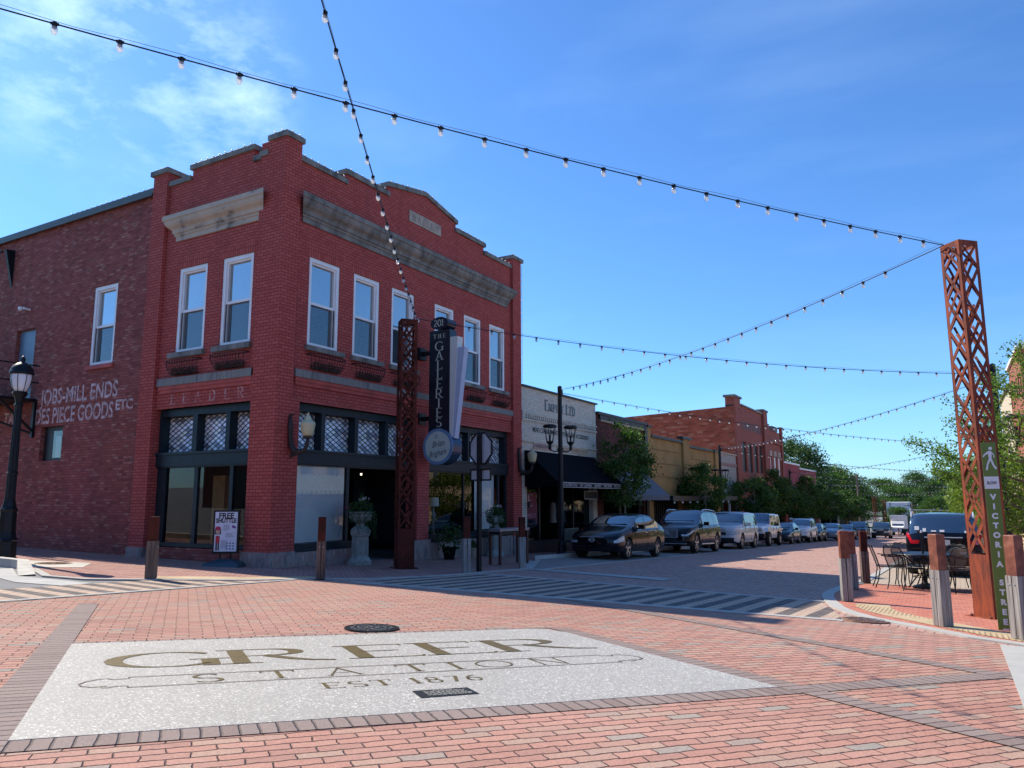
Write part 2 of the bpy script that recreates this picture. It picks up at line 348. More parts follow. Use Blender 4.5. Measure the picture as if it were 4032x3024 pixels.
# ------------------------------------------------------------------ writing
def arc(cx, cy, rx, ry, a0, a1, n=18): return [(cx+rx*cos(radians(a0+(a1-a0)*i/n)), cy+ry*sin(radians(a0+(a1-a0)*i/n))) for i in range(n+1)]
st = 'S'
GL = {  # width, strokes (polylines), serif spots (x, y)
 'G': (1.0, [arc(.5,.5,.47,.5,42,318), [(.86,.42),(.86,.0)]], [(.86,.42)]),
 'R': (.95, [[(.18,0),(.18,1)], [(.18,.985),(.45,.985)], arc(.45,.745,.27,.24,90,-90), [(.45,.505),(.18,.505)], [(.42,.52),(.62,.22),(.78,.07),(.98,.0)]], [(.18,0),(.18,1)]),
 'E': (.75, [[(.18,0),(.18,1)], [(.18,.985),(.70,.985)], [(.70,.99),(.72,.90)], [(.18,.51),(.6,.51)], [(.18,.015),(.74,.015)], [(.74,.01),(.76,.10)]], [(.18,0),(.18,1)]),
 'S': (.72, [arc(.38,.745,.26,.24,35,180)+arc(.38,.745,.26,.24,190,268)+[(.46,.49)]+arc(.38,.255,.28,.24,80,-145)], []),
 'T': (.8, [[(.4,0),(.4,1)], [(.03,.985),(.77,.985)], [(.03,1),(.03,.85)], [(.77,1),(.77,.85)]], [(.4,0)]),
 'A': (.9, [[(.1,0),(.43,1)], [(.43,1),(.8,0)], [(.2,.35),(.65,.35)]], [(.1,0),(.8,0)]),
 'I': (.36, [[(.18,0),(.18,1)]], [(.18,0),(.18,1)]),
 'O': (1.0, [arc(.5,.5,.46,.49,0,360,30)], []),
 'N': (.95, [[(.15,0),(.15,1)], [(.15,1),(.82,0)], [(.82,0),(.82,1)]], [(.15,0),(.15,1),(.82,1)]),
 'H': (.9, [[(.18,0),(.18,1)], [(.74,0),(.74,1)], [(.18,.5),(.74,.5)]], [(.18,0),(.18,1),(.74,0),(.74,1)]),
 'L': (.7, [[(.18,0),(.18,1)], [(.18,.015),(.68,.015)], [(.68,0),(.68,.2)]], [(.18,0),(.18,1)]),
 'M': (1.05, [[(.13,0),(.18,1)], [(.18,1),(.52,.05)], [(.52,.05),(.86,1)], [(.86,1),(.92,0)]], [(.13,0),(.92,0)]),
 'P': (.8, [[(.18,0),(.18,1)], [(.18,.985),(.4,.985)], arc(.4,.73,.28,.255,90,-90), [(.4,.475),(.18,.475)]], [(.18,0),(.18,1)]),
 'D': (.95, [[(.18,0),(.18,1)], [(.18,.985),(.38,.985)], arc(.38,.5,.45,.485,90,-90), [(.38,.015),(.18,.015)]], [(.18,0),(.18,1)]),
 'B': (.8, [[(.18,0),(.18,1)], [(.18,.985),(.4,.985)], arc(.4,.76,.24,.225,90,-90), [(.4,.535),(.18,.535)], arc(.42,.275,.28,.26,90,-90), [(.42,.015),(.18,.015)]], [(.18,0),(.18,1)]),
 'Y': (.85, [[(.4,0),(.4,.45)], [(.08,1),(.4,.45)], [(.4,.45),(.74,1)]], [(.4,0),(.08,1),(.74,1)]),
 '1': (.4, [[(.2,0),(.2,1)], [(.2,1),(.06,.86)]], [(.2,0)]),
 '8': (.62, [arc(.31,.75,.2,.24,0,360,24), arc(.31,.26,.25,.26,0,360,24)], []),
 '7': (.6, [[(.05,.985),(.55,.985)], [(.55,.98),(.25,0)]], []),
 '6': (.62, [arc(.31,.3,.25,.29,0,360,24), arc(.62,.32,.56,.66,100,185,14)], []),
 '2': (.62, [arc(.3,.74,.22,.24,170,-20)+[(.05,.03)], [(.03,.03),(.58,.03)]], []),
 '0': (.66, [arc(.33,.5,.26,.49,0,360,26)], []),
 '.': (.3, [[(.1,.04),(.2,.04)]], []), ' ': (.4, [], []), "'": (.2, [[(.1,.75),(.1,1)]], []), '-': (.4, [[(.05,.4),(.35,.4)]], []),
}
def pen_glyph(mb, ch, fn, x0, y0, h, ws, thick, thin, serif=True):
    wd, strokes, sf = GL[ch]
    def P(p): return fn(x0 + p[0]*h*ws, y0 + p[1]*h)
    for sidx, s in enumerate(strokes):
        q = [(a*ws, b) for a, b in s]; L, R = [], []
        for i in range(len(q)):
            a = q[max(i-1, 0)]; b = q[min(i+1, len(q)-1)]
            dx, dy = b[0]-a[0], b[1]-a[1]; d = hypot(dx, dy) or 1; vert = (abs(dy)/d)**1.6
            if ch == 'N' and sidx in (0, 2): vert *= .35
            if ch in 'AM' and sidx in (0,) : vert *= .45
            if ch == 'M' and sidx == 2: vert *= .5
            t = (thin + ((thick if d > .22 or sidx == 0 or len(s) > 2 else thin*1.6)-thin)*vert)/2; nx, ny = -dy/d, dx/d
            L.append((q[i][0]+nx*t, q[i][1]+ny*t)); R.append((q[i][0]-nx*t, q[i][1]-ny*t))
        o = len(mb.v)
        for a, b in zip(L, R): mb.v += [tuple(fn(x0+a[0]*h, y0+a[1]*h)), tuple(fn(x0+b[0]*h, y0+b[1]*h))]
        for i in range(len(q)-1): mb.f.append((o+2*i, o+2*i+1, o+2*i+3, o+2*i+2))
    if serif:
        for (a, b) in sf:
            yy = b if b < .5 else b-thin; hw = thick*1.15; o = len(mb.v)
            for dx, dy in ((-hw, 0), (hw, 0), (hw, thin), (-hw, thin)): mb.v.append(tuple(fn(x0+(a*ws+dx)*h, y0+(yy+dy)*h)))
            mb.f.append((o, o+1, o+2, o+3))
    return wd*h*ws
def pen_text(mb, txt, fn, x0, x1, y0, h, thick=.16, thin=.035, ws=1., caps=None):
    tot = sum(GL[c][0]*ws*h for c in txt); gap = (x1-x0-tot)/max(1, len(txt)-1) if x1 is not None else h*.12
    x = x0
    for c in txt: x += pen_glyph(mb, c, fn, x, y0, h, ws, thick, thin) + gap
    return mb
def font_text(name, body, fn, size, matl, parent=None, width=None, world=True, shear=0, bold=0, spacing=1.):
    cu = bpy.data.curves.new('t', 'FONT'); cu.body = body; cu.size = size; cu.align_x = 'CENTER'; cu.align_y = 'CENTER'; cu.shear = shear; cu.offset = bold; cu.resolution_u = 4; cu.space_line = .95; cu.space_character = spacing
    ob = bpy.data.objects.new('t', cu); S.collection.objects.link(ob)
    dg = bpy.context.evaluated_depsgraph_get(); me = bpy.data.meshes.new_from_object(ob.evaluated_get(dg))
    vs = [(v.co.x, v.co.y) for v in me.vertices]; fs = [tuple(p.vertices) for p in me.polygons]
    if width and vs:
        cw = max(a for a, b in vs)-min(a for a, b in vs); k = width/cw; vs = [(a*k, b) for a, b in vs]
    bpy.data.objects.remove(ob); bpy.data.curves.remove(cu); bpy.data.meshes.remove(me)
    mb = MB(); mb.add([fn(a, b) for a, b in vs], fs)
    return mb.build(name, matl, parent, world=world and parent is not None)
# ------------------------------------------------------------------ ground and paving
G = lambda x, y, h=0.: (x, y, gz(x, y)+h)
def sheet(name, poly, h, m, step=None, kind='structure', label=None, cat=None, parent=None):
    mb = MB(); n = len(poly)
    if step:
        xs = sorted(set([poly[0][0], poly[2][0]] + step[0])); ys = sorted(set([poly[0][1], poly[2][1]] + step[1]))
        xs = [x for x in xs if poly[0][0] <= x <= poly[2][0]]; ys = [y for y in ys if poly[0][1] <= y <= poly[2][1]]
        for j in ys:
            for i in xs: mb.v.append(G(i, j, h))
        for b in range(len(ys)-1):
            for a in range(len(xs)-1):
                k = b*len(xs)+a; mb.f.append((k, k+1, k+1+len(xs), k+len(xs)))
    else:
        mb.add([G(x, y, h) for x, y in poly], [tuple(range(n))])
    o = mb.build(name, m, parent)
    if kind: o['kind'] = kind
    return o
def ribbon(mb, pts, wd, h, th=0.0):                # a strip left of the given line
    L, Rr = [], []
    for i, p in enumerate(pts):
        a = Vector(pts[max(i-1, 0)]); b = Vector(pts[min(i+1, len(pts)-1)]); d = (b-a).normalized(); nrm = Vector((-d.y, d.x))
        L.append(p); Rr.append((p[0]+nrm.x*wd, p[1]+nrm.y*wd))
    o = len(mb.v)
    for a, b in zip(L, Rr): mb.v += [G(*a, h), G(*b, h), G(*a, h-th-.02), G(*b, h-th-.02)]
    for i in range(len(pts)-1):
        k = o+4*i; mb.f += [(k, k+4, k+5, k+1), (k+2, k+6, k+4, k), (k+1, k+5, k+7, k+3)]
    mb.f += [(o, o+1, o+3, o+2), (len(mb.v)-4, len(mb.v)-2, len(mb.v)-1, len(mb.v)-3)]
    return mb
BC = [(0, (.36, .19, .145)), (.25, (.44, .22, .162)), (.5, (.475, .255, .19)), (.72, (.40, .215, .163)), (.87, (.44, .29, .21)), (.945, (.38, .265, .205)), (.965, (.30, .27, .23)), (1, (.32, .29, .24))]
AU = atan2(3.79, 2.85)                              # direction of the inlay's long side
M['pave'] = brick('plaza_brick_paving', .25, .099, .006, BC, (.17, .095, .075), ground=AU, bump=1., bd=.011, soft=.009, wob=.006, tight=.0032, fine=.16, stain=[(.25, .45, .8, (.62, .40, .33), .35), (1.6, .6, .8, (.26, .16, .14), .22)])
M['pave_street'] = brick('street_brick_paving', .22, .105, .011, [(0, (.40, .235, .19)), (.5, (.48, .29, .235)), (.85, (.52, .33, .26)), (.95, (.36, .28, .24)), (1, (.40, .29, .25))], (.24, .145, .115), ground=pi/2, bump=.5, wob=.004)
M['pave_left'] = brick('corner_brick_paving', .21, .105, .010, [(0, (.33, .17, .14)), (.5, (.41, .215, .175)), (.9, (.47, .27, .21)), (1, (.25, .14, .12))], (.14, .075, .065), ground=radians(45), bump=.6, wob=.003)
M['pave_right'] = brick('orange_brick_paving', .21, .105, .009, [(0, (.50, .175, .12)), (.5, (.58, .21, .14)), (.9, (.55, .25, .17)), (1, (.42, .16, .12))], (.25, .09, .07), ground=radians(20), bump=.5, wob=.003)
M['band'] = brick('grey_brown_band_brick', .105, 90., .007, [(0, (.24, .18, .155)), (.5, (.29, .225, .195)), (1, (.27, .215, .19))], (.17, .13, .115), ground=AU, stack=True, bump=.9, bd=.012, soft=.009, wob=.003)
M['band2'] = brick('grey_brown_cross_band_brick', .105, 90., .007, [(0, (.24, .18, .155)), (.5, (.29, .225, .195)), (1, (.27, .215, .19))], (.17, .13, .115), ground=AU+pi/2, stack=True, bump=.9, bd=.012, soft=.009, wob=.003)
M['asphalt'] = mat('asphalt', (.20, .20, .20), .9, var=.12, scale=1.5, bump=.5, bscale=200)
M['tan_pave'] = brick('tan_parking_paver', .21, .105, .009, [(0, (.42, .34, .25)), (.5, (.48, .39, .29)), (1, (.52, .43, .33))], (.24, .19, .15), ground=0., bump=.4)
M['park_pave'] = brick('grey_parking_paver', .21, .105, .009, [(0, (.30, .27, .24)), (.5, (.36, .32, .28)), (1, (.33, .30, .28))], (.15, .13, .12), ground=0., bump=.4)
M['dark_stripe'] = brick('charcoal_stripe_brick', .22, .11, .010, [(0, (.11, .095, .09)), (.5, (.145, .125, .115)), (1, (.17, .15, .135))], (.08, .07, .065), ground=0, bump=.4)
M['light_stripe'] = brick('cream_stripe_brick', .22, .11, .010, [(0, (.48, .37, .27)), (.5, (.54, .40, .29)), (1, (.46, .34, .27))], (.28, .20, .16), ground=0, bump=.4)
M['line'] = mat('pale_concrete_line', (.42, .41, .37), .85, var=.08, scale=3, bump=.15)
_t = NT('tactile_tile'); _v = _t.n('ShaderNodeTexVoronoi'); _v.inputs['Scale'].default_value = 17.; _v.inputs['Randomness'].default_value = 0.; _t.l(_t.pos(), _v.inputs['Vector'])
_t.set(Base_Color=_t.ramp(_t.noise(5., 4), [(.3, (.42, .31, .17)), (.7, (.56, .43, .26))]), Roughness=.8); _t.bump(_t.rng(_v.outputs['Distance'], .15, .4, 1, 0, True), 1., .02); M['tactile'] = _t.m
sheet('ground', [(-400, -200), (0, 0), (400, 900)], -.03, mat('pale_ground', (.16, .17, .11), .95, var=.3, scale=.2), step=([-70, -20, 0, 70], [-60, 0, 150, 300])) if False else None
g = sheet('ground', [(-500, -300), (500, -300), (500, 1200)], -.012, M['asphalt'], step=([-70, -20, 0, 20, 70], [-60, -20, 0, 20, 60, 100, 150, 300]))
sheet('street', [(.8, -30), (3, -30), (14.2, -30)][:1]+[(14.2, -30), (14.2, 160)], .0, M['pave_street'], step=([5, 10], [0, 150, 140, 100])).location = (0, 0, 0)
# plaza of the crossing: warm clay bricks laid along the inlay
sheet('plaza', [(2.45, -9.6), (2.5, -1.6), (3.6, -1.1), (5.3, -.93), (6.6, -.84), (9.5, -.64), (11.52, -.5), (12.6, -.95), (13.36, -1.5), (13.42, -14), (12., -20), (2.5, -20)], .004, M['pave'])
sheet('parking_lane', [(1.9, 7.8), (4.0, 4.95), (4.0, 140), (1.9, 140)], .004, M['park_pave'])
sheet('right_parking_lane', [(10.98, 7.3), (14, 7.3), (14, 140), (10.98, 140)], .004, M['tan_pave'])
# sidewalks
LK = [(-40, -3.5), (-2.6, -3.62), (-.9, -4.3), (.1, -4.15), (.85, -3.45), (1.9, -2.35), (2.6, -1.1), (3.3, -.3), (3.72, 1.3), (3.72, 3.2), (3.86, 4.92)]
LK2 = LK + [(2.5, 7.95), (1.9, 9.0), (1.9, 140)]
sheet('left_sidewalk', [(x, y) for x, y in LK2] + [(-.6, 140), (-.6, .6), (-40, .6)], .010, M['pave_left'])
kb = MB(); ribbon(kb, LK[1:], .14, .016); kb.build('left_kerb', M['line'])['kind'] = 'structure'
kb = MB(); ribbon(kb, [(2.45, 8.0), (1.9, 9.0), (1.9, 140)], .15, .11, .1); kb.build('raised_kerb', M['concrete'])['kind'] = 'structure'
kb = MB(); ribbon(kb, [(3.9, 4.86), (2.5, 7.9)], .3, .018); kb.build('kerb_ramp', M['line'])['kind'] = 'structure'
kb = MB(); ribbon(kb, [(-30, -3.65), (-2.9, -3.7)], .22, .16, .15); kb.add([G(-2.9, -3.7, .16), G(-2.9, -3.48, .16), G(-1.2, -4.25, .02), G(-1.3, -4.5, .0)], [(0, 3, 2, 1)]); kb.add([G(-2.9, -3.7, -.02), G(-2.9, -3.7, .16), G(-1.3, -4.5, .0)], [(0, 1, 2)])
kb.build('trade_kerb', M['concrete'])['kind'] = 'structure'
sheet('concrete_pad', [(-4.6, -3.5), (-2.9, -3.5), (-2.3, -2.75), (-3.3, -1.95), (-4.9, -2.6)], .014, M['concrete'])
sheet('gutter', [(-3, -3.72), (-1.3, -4.5), (.7, -4.35), (.75, -4.9), (-.2, -5.1), (-3, -4.5)], -.004, mat('gutter_concrete', (.42, .42, .39), .9, var=.15))
RK = [(13.62, -1.53), (13.05, -1.22), (12.61, -.74), (12.2, -.36), (11.81, 0.02), (11.5, .55), (11.25, 1.15), (11.0, 2.16), (10.84, 3.02), (10.75, 3.8), (10.75, 5.0), (10.8, 6.2), (10.97, 7.2), (10.98, 140)]
RIN = [(x+.2, y+.12) for x, y in RK[:8]] + [(x+.18, y) for x, y in RK[8:]]
sheet('right_sidewalk', [(30, -2.6), (16, -2.3), (13.7, -1.6)] [::-1][:0] + [(13.75, -1.5)] + [(15, -1.9), (30, -2.2), (30, 7.35), (11.2, 7.35)] + [(x+.1, y+.03) for x, y in RK[-3::-1]], .008, M['pave_right'])
sheet('right_walk_north', [(14, 7.3), (30, 7.3), (30, 140), (14, 140)], .010, M['pave_right'])
kb = MB(); ribbon(kb, [(30, -2.45), (15, -2.1)] + RK, -.2, .02); kb.build('right_kerb', M['line'])['kind'] = 'structure'
kb = MB(); ribbon(kb, [(14.0, 7.35), (14.0, 140)], .15, .12, .1); kb.build('far_right_kerb', M['concrete'])['kind'] = 'structure'
tp = [(11.5, 2.1), (11.55, 1.55), (11.78, .95), (12.12, .45), (12.75, -.3), (13.2, -.8), (13.62, -1.15), (13.95, -.85), (13.5, -.35), (13.0, .2), (12.5, .75), (12.2, 1.2), (12.05, 1.7), (12.0, 2.2)]
sheet('tactile_strip', tp, .013, M['tactile'])
sheet('left_tactile_strip', [(.7, -3.3), (1.8, -2.2), (2.5, -1.05), (2.1, -.85), (1.4, -1.9), (.35, -2.95)], .014, M['tactile'])
# crosswalk over the street with diagonal brick bands
def clip(poly, a, b, c):                            # keep a*x+b*y<=c
    out = []
    for i in range(len(poly)):
        p, q = poly[i], poly[(i+1) % len(poly)]; fp, fq = a*p[0]+b*p[1]-c, a*q[0]+b*q[1]-c
        if fp <= 0: out.append(p)
        if fp*fq < 0: t = fp/(fp-fq); out.append((p[0]+(q[0]-p[0])*t, p[1]+(q[1]-p[1])*t))
    return out
def stripes(name, region, ang, wd, h, phase=0.):
    dk, lt = MB(), MB(); ux, uy = cos(ang), sin(ang); cs = [ux*x+uy*y for x, y in region]
    k = math.floor((min(cs)-phase)/wd)
    while k*wd+phase < max(cs):
        p = clip(clip(region, ux, uy, (k+1)*wd+phase), -ux, -uy, -(k*wd+phase))
        if len(p) > 2: (dk if k % 2 else lt).add([G(x, y, h) for x, y in p], [tuple(range(len(p)))])
        k += 1
    dk.build(name, M['dark_stripe'])['kind'] = 'structure'; lt.build(name, M['light_stripe'])['kind'] = 'structure'
XW = [(3.75, -1.0), (5.3, -.88), (9.5, -.6), (11.6, -.45), (11.3, .9), (11.05, 1.7), (10.98, 2.02), (4.6, 2.52), (3.95, 2.55), (3.7, 1.3), (3.35, -.3)]
stripes('crosswalk', XW, radians(-3), .2, .006, .1)
kb = MB(); ribbon(kb, [(3.4, -1.2), (5.31, -1.02), (9.5, -.76), (11.62, -.62)], .17, .012); ribbon(kb, [(3.8, 2.42), (4.6, 2.44), (11.02, 1.98)], .17, .012); kb.build('crosswalk_line', M['line'])['kind'] = 'structure'
stripes('crosswalk_left', [(.82, -20), (2.4, -20), (2.4, -7), (2.45, -2.0), (1.85, -2.5), (.85, -3.6)], radians(87), .2, .006)
kb = MB(); ribbon(kb, [(2.36, -20), (2.36, -6.7), (2.44, -1.55)], .1, .012); kb.build('crosswalk_edge', M['line'])['kind'] = 'structure'
sheet('crosswalk_right', [(13.6, -1.72), (13.6, -20), (16, -20), (16, -2.2)], .006, M['dark_stripe'])
kb = MB(); ribbon(kb, [(13.62, -20), (13.62, -3), (13.62, -1.6)], .26, .012); kb.build('crosswalk_right_line', M['line'])['kind'] = 'structure'
sheet('stop_bar', [(3.9, 4.6), (7.5, 4.1), (7.46, 4.75), (3.95, 5.02)], .010, M['line'])
kb = MB(); ribbon(kb, [(4.02, 5.2), (4.02, 140)], -.1, .010); kb.build('parking_line', M['line'])['kind'] = 'structure'
# inlay slab and its brick bands
TLc, TRc, BRc, BLc = Vector((5.97, -7.76)), Vector((8.88, -3.90)), Vector((11.73, -5.52)), Vector((8.55, -9.60))
def sl(u, v, h=.012):
    p = (1-v)*((1-u)*TLc+u*TRc) + v*((1-u)*BLc+u*BRc); return (p.x, p.y, gz(p.x, p.y)+h)
_t = NT('exposed_aggregate'); _v = _t.n('ShaderNodeTexVoronoi'); _v.inputs['Scale'].default_value = 95.; _t.l(_t.pos(), _v.inputs['Vector'])
_c = _t.n('ShaderNodeSeparateColor'); _t.l(_v.outputs['Color'], _c.inputs[0])
_b = _t.mix(.4, _t.ramp(_c.outputs[0], [(0, (.22, .21, .19)), (.3, (.33, .315, .28)), (.75, (.40, .385, .34)), (.9, (.56, .54, .48)), (.965, (.95, .93, .86)), (1, (1, .98, .92))]), _t.ramp(_t.noise(25., 6), [(.3, (.31, .30, .265)), (.6, (.41, .395, .35))]))
_t.set(Base_Color=_t.mix(_t.rng(_t.noise(1.2, 4), .45, .7, 0, .35), _b, (.30, .29, .25)), Roughness=.6); _t.bump(_t.math('ADD', _v.outputs['Distance'], _t.noise(40., 3)), .25, .004); M['aggregate'] = _t.m
M['brass'] = mat('brass_inlay', (.125, .092, .030), .5, .2, var=.3, scale=30)
M['bronze_line'] = mat('bronze_divider', (.15, .105, .08), .5, .2, var=.2)
slab = thing('inlay_slab', 'pale speckled terrazzo street inlay reading Greer Station Est. 1876', 'inlay', sl(.5, .5, 0))
def bld(mb, n, m, smooth=False): return mb.build(n, m, slab, world=True, smooth=smooth)
mb = MB(); ch = [(0, 0), (.93, 0), (.965, .008), (.985, .03), (1, .1), (1, 1), (0, 1)]
N0 = len(ch); mb.add([sl(u, v, .012) for u, v in ch] + [sl(u, v, -.02) for u, v in ch], [tuple(range(N0))[::-1]] + [(i, (i+1) % N0, N0+(i+1) % N0, N0+i) for i in range(N0)])
bld(mb, 'slab', M['aggregate'])
T5 = 4.95
def slt(h): return lambda x, y: sl(x/T5, y/3.25, h)       # x metres along, y metres from the top edge (downwards)
def row(y_base): return lambda x, y: sl(x/T5, (y_base-y)/3.25, .0155)
mb = MB(); f = row(1.34)
for ch_, x0, x1 in (('G', .36, 1.24), ('R', 1.18, 2.08), ('E', 2.22, 2.9), ('E', 2.92, 3.6), ('R', 3.58, 4.62)):
    w_, h_ = GL[ch_][0], .66
    pen_glyph(mb, ch_, f, x0, 0, h_, (x1-x0)/h_/w_, .21, .030)
bld(mb, 'raised_lettering', M['brass'])
mb = MB(); f = row(2.0)
for ch_, xx in zip('STATION', (.92, 1.42, 1.88, 2.48, 2.9, 3.14, 3.66)): pen_glyph(mb, ch_, f, xx, 0, .28, 1.18, .12 if ch_ not in 'AON' else .07, .04)
f = row(2.44); xx = 1.76
for ch_ in 'EST.1876': xx += pen_glyph(mb, ch_, f, xx, 0, .19, 1.05, .15 if ch_ in 'ET17' else .1, .045)+.035
bld(mb, 'small_lettering', M['brass'])
mb = MB()
def rail(pts, r=.007):
    o = [Vector(p) for p in pts]; L, Rr = [], []
    for i in range(len(o)):
        d = (o[min(i+1, len(o)-1)]-o[max(i-1, 0)]).normalized(); n_ = Vector((-d.y, d.x))*r
        L.append(o[i]+n_); Rr.append(o[i]-n_)
    k = len(mb.v); f = slt(.0155)
    for a, b in zip(L, Rr): mb.v += [f(*a), f(*b)]
    for i in range(len(o)-1): mb.f.append((k+2*i, k+2*i+1, k+2*i+3, k+2*i+2))
yt, yb_ = 1.69, 2.05
for sgn, x0 in ((-1, .52), (1, 4.42)):
    hook = lambda dx, dy: (x0+sgn*dx, dy)
    rail([hook(0, yt), hook(0, yt+.05), hook(.1, yt+.06), hook(.14, yt+.02), hook(.2, yt+.03), hook(.27, yt+.09), hook(.31, yt+.17), hook(.29, yt+.25), hook(.22, yt+.30), hook(.13, yt+.28)])
    rail([hook(0, yb_), hook(0, yb_-.05), hook(.07, yb_-.06), hook(.12, yb_-.02), hook(.17, yb_-.03)])
rail([(.52, yt), (4.42, yt)]); rail([(.52, yb_), (4.42, yb_)])
bld(mb, 'border_line', M['bronze_line'])
mb = MB(); f = slt(.016); mb.add([f(2.31, 2.68), f(2.72, 2.67), f(2.72, 2.88), f(2.3, 2.90)], [(3, 2, 1, 0)]); bld(mb, 'dedication_plaque', mat('dark_plaque', (.03, .035, .035), .4, .3, var=.2))
mb = MB()
for r_ in range(6):
    x = 2.37 + (.08 if r_ in (0,) else 0)
    while x < 2.66 - (.08 if r_ == 0 else 0):
        wd = random.uniform(.012, .04); y = 2.705+r_*.028; mb.add([f(x, y), f(x+wd, y), f(x+wd, y+.011), f(x, y+.011)], [(3, 2, 1, 0)]); x += wd+.008
for v in range(len(mb.v)): a = mb.v[v]; mb.v[v] = (a[0], a[1], a[2]+.003)
bld(mb, 'plaque_text', mat('plaque_letter', (.45, .44, .38), .5, var=0))
def slx(u, v): p = sl(u, v); return (p[0], p[1])
du = .22/4.95; dv = .22/3.25
def bandq(name, a, b, c, d, m, h=.009): sheet(name, [slx(*a), slx(*b), slx(*c), slx(*d)][::-1], h, m)
bandq('brick_band', (-.75, 1.0), (2.2, 1.0), (2.2, 1+dv), (-.75, 1+dv), M['band'])
bandq('brick_band', (0, 0-dv*.5), (1.02, -dv*.5), (1.02, 0), (0, 0), M['band'], .008)
bandq('brick_band', (-.0-du*1.15, -1.02), (0, -1.02), (0, 1.6), (-du*1.15, 1.6), M['band2'], .011)
bandq('brick_band', (1.0, .0), (1+du, .0), (1+du, 3), (1.0, 3), M['band2'], .011)
bandq('brick_band', (1.43, -.9), (1.43+du, -.9), (1.43+du, 3), (1.43, 3), M['band2'], .010)
# manhole covers
def manhole(x, y, r, label, dark=True, ln=True):
    t = thing('manhole_cover', label, 'manhole cover', G(x, y, .0), group='round covers set in the brick paving')
    m_ = M['black'] if dark else mat('rusty_cast_iron', (.22, .13, .08), .7, .2, var=.35, scale=8)
    nx = Vector((A_, B_, -1)).normalized(); t.rotation_euler = (B_, -A_, 0)
    MB().lathe([(r, -.01), (r, .019), (r*.9, .019), (r*.89, .012)], 40).build('ring', m_, t)
    MB().lathe([(r*.87, -.01), (r*.87, .016)], 40).build('lid', m_, t)
    b = MB()
    for rr, n_ in ((.25, 8), (.5, 16), (.72, 24)):
        for k in range(n_):
            a = 2*pi*(k+.5*(n_ % 3))/n_; b.obox((r*rr*cos(a), r*rr*sin(a), .018), r*.2 if rr > .3 else r*.25, r*.07, .008, a+(pi/2 if k % 2 else .4))
    b.build('pattern', mat('worn_iron', (.30, .30, .29) if dark else (.34, .2, .13), .35, .7, var=.3), t)
    return t
manhole(7.36, -5.24, .30, 'dark patterned manhole cover beside the pale inlay')
manhole(11.87, -.27, .30, 'rusty flat manhole cover at the kerb by the crosswalk end', False)
manhole(-3.6, -2.6, .36, 'brown round cover in the concrete pad by the left lamp post', False)
# ------------------------------------------------------------------ building helpers
def wall(mb, fn, u0, u1, z0, z1, holes=(), rev=.12, d0=0.):
    us = sorted(set([u0, u1]+[v for h in holes for v in h[:2]])); zs = sorted(set([z0, z1]+[v for h in holes for v in h[2:]]))
    for a, b in zip(us, us[1:]):
        for c, d in zip(zs, zs[1:]):
            if any(h[0] <= a and b <= h[1] and h[2] <= c and d <= h[3] for h in holes): continue
            mb.quad(fn(a, c, d0), fn(b, c, d0), fn(b, d, d0), fn(a, d, d0))
    for a, b, c, d in holes:
        e = d0+rev
        mb.quad(fn(a, c, d0), fn(a, d, d0), fn(a, d, e), fn(a, c, e)); mb.quad(fn(b, c, d0), fn(b, c, e), fn(b, d, e), fn(b, d, d0))
        mb.quad(fn(a, d, d0), fn(b, d, d0), fn(b, d, e), fn(a, d, e)); mb.quad(fn(a, c, d0), fn(a, c, e), fn(b, c, e), fn(b, c, d0))
    return mb
def fbox(mb, fn, u0, u1, z0, z1, d0, d1):
    vs = [fn(u, z, d) for d in (d0, d1) for u, z in ((u0, z0), (u1, z0), (u1, z1), (u0, z1))]
    return mb.add(vs, [(0,1,2,3),(7,6,5,4),(0,4,5,1),(1,5,6,2),(2,6,7,3),(3,7,4,0)])
FR = lambda u, z, d: (-d, u, z)       # right hand face (x = 0), d inwards
FL = lambda u, z, d: (u, d, z)        # left hand face (y = 0)
def blinds(name):
    m = NT(name); g_ = m.n('ShaderNodeSeparateXYZ'); m.l(m.pos(), g_.inputs[0])
    f = m.math('FRACT', m.math('DIVIDE', g_.outputs[2], .055)); m.set(Base_Color=m.mix(m.rng(f, .0, .35), (.55, .64, .66), (.92, .97, .97)), Roughness=.5); return m.m
M['blind'] = blinds('white_blind')
_sc = NT('insect_screen'); _sc.t.nodes.remove(_sc.p); _a = _sc.n('ShaderNodeBsdfTransparent'); _b = _sc.n('ShaderNodeBsdfDiffuse'); _b.inputs[0].default_value = (.03, .05, .06, 1); _m = _sc.n('ShaderNodeMixShader'); _m.inputs[0].default_value = .42
_sc.l(_a.outputs[0], _m.inputs[1]); _sc.l(_b.outputs[0], _m.inputs[2]); _sc.l(_m.outputs[0], _sc.out.inputs[0]); M['screen'] = _sc.m
_wg = NT('window_pane'); _wg.t.nodes.remove(_wg.p); _tr = _wg.n('ShaderNodeBsdfTransparent'); _tr.inputs[0].default_value = (.8, .93, .97, 1); _gl = _wg.n('ShaderNodeBsdfGlossy'); _gl.inputs['Roughness'].default_value = .03
_ms = _wg.n('ShaderNodeMixShader'); _fr = _wg.n('ShaderNodeFresnel'); _fr.inputs[0].default_value = 1.6; _wg.l(_wg.math('ADD', _wg.math('MULTIPLY', _fr.outputs[0], 1.9), .40), _ms.inputs[0]); _wg.l(_tr.outputs[0], _ms.inputs[1]); _wg.l(_gl.outputs[0], _ms.inputs[2]); _wg.l(_ms.outputs[0], _wg.out.inputs[0]); M['pane'] = _wg.m
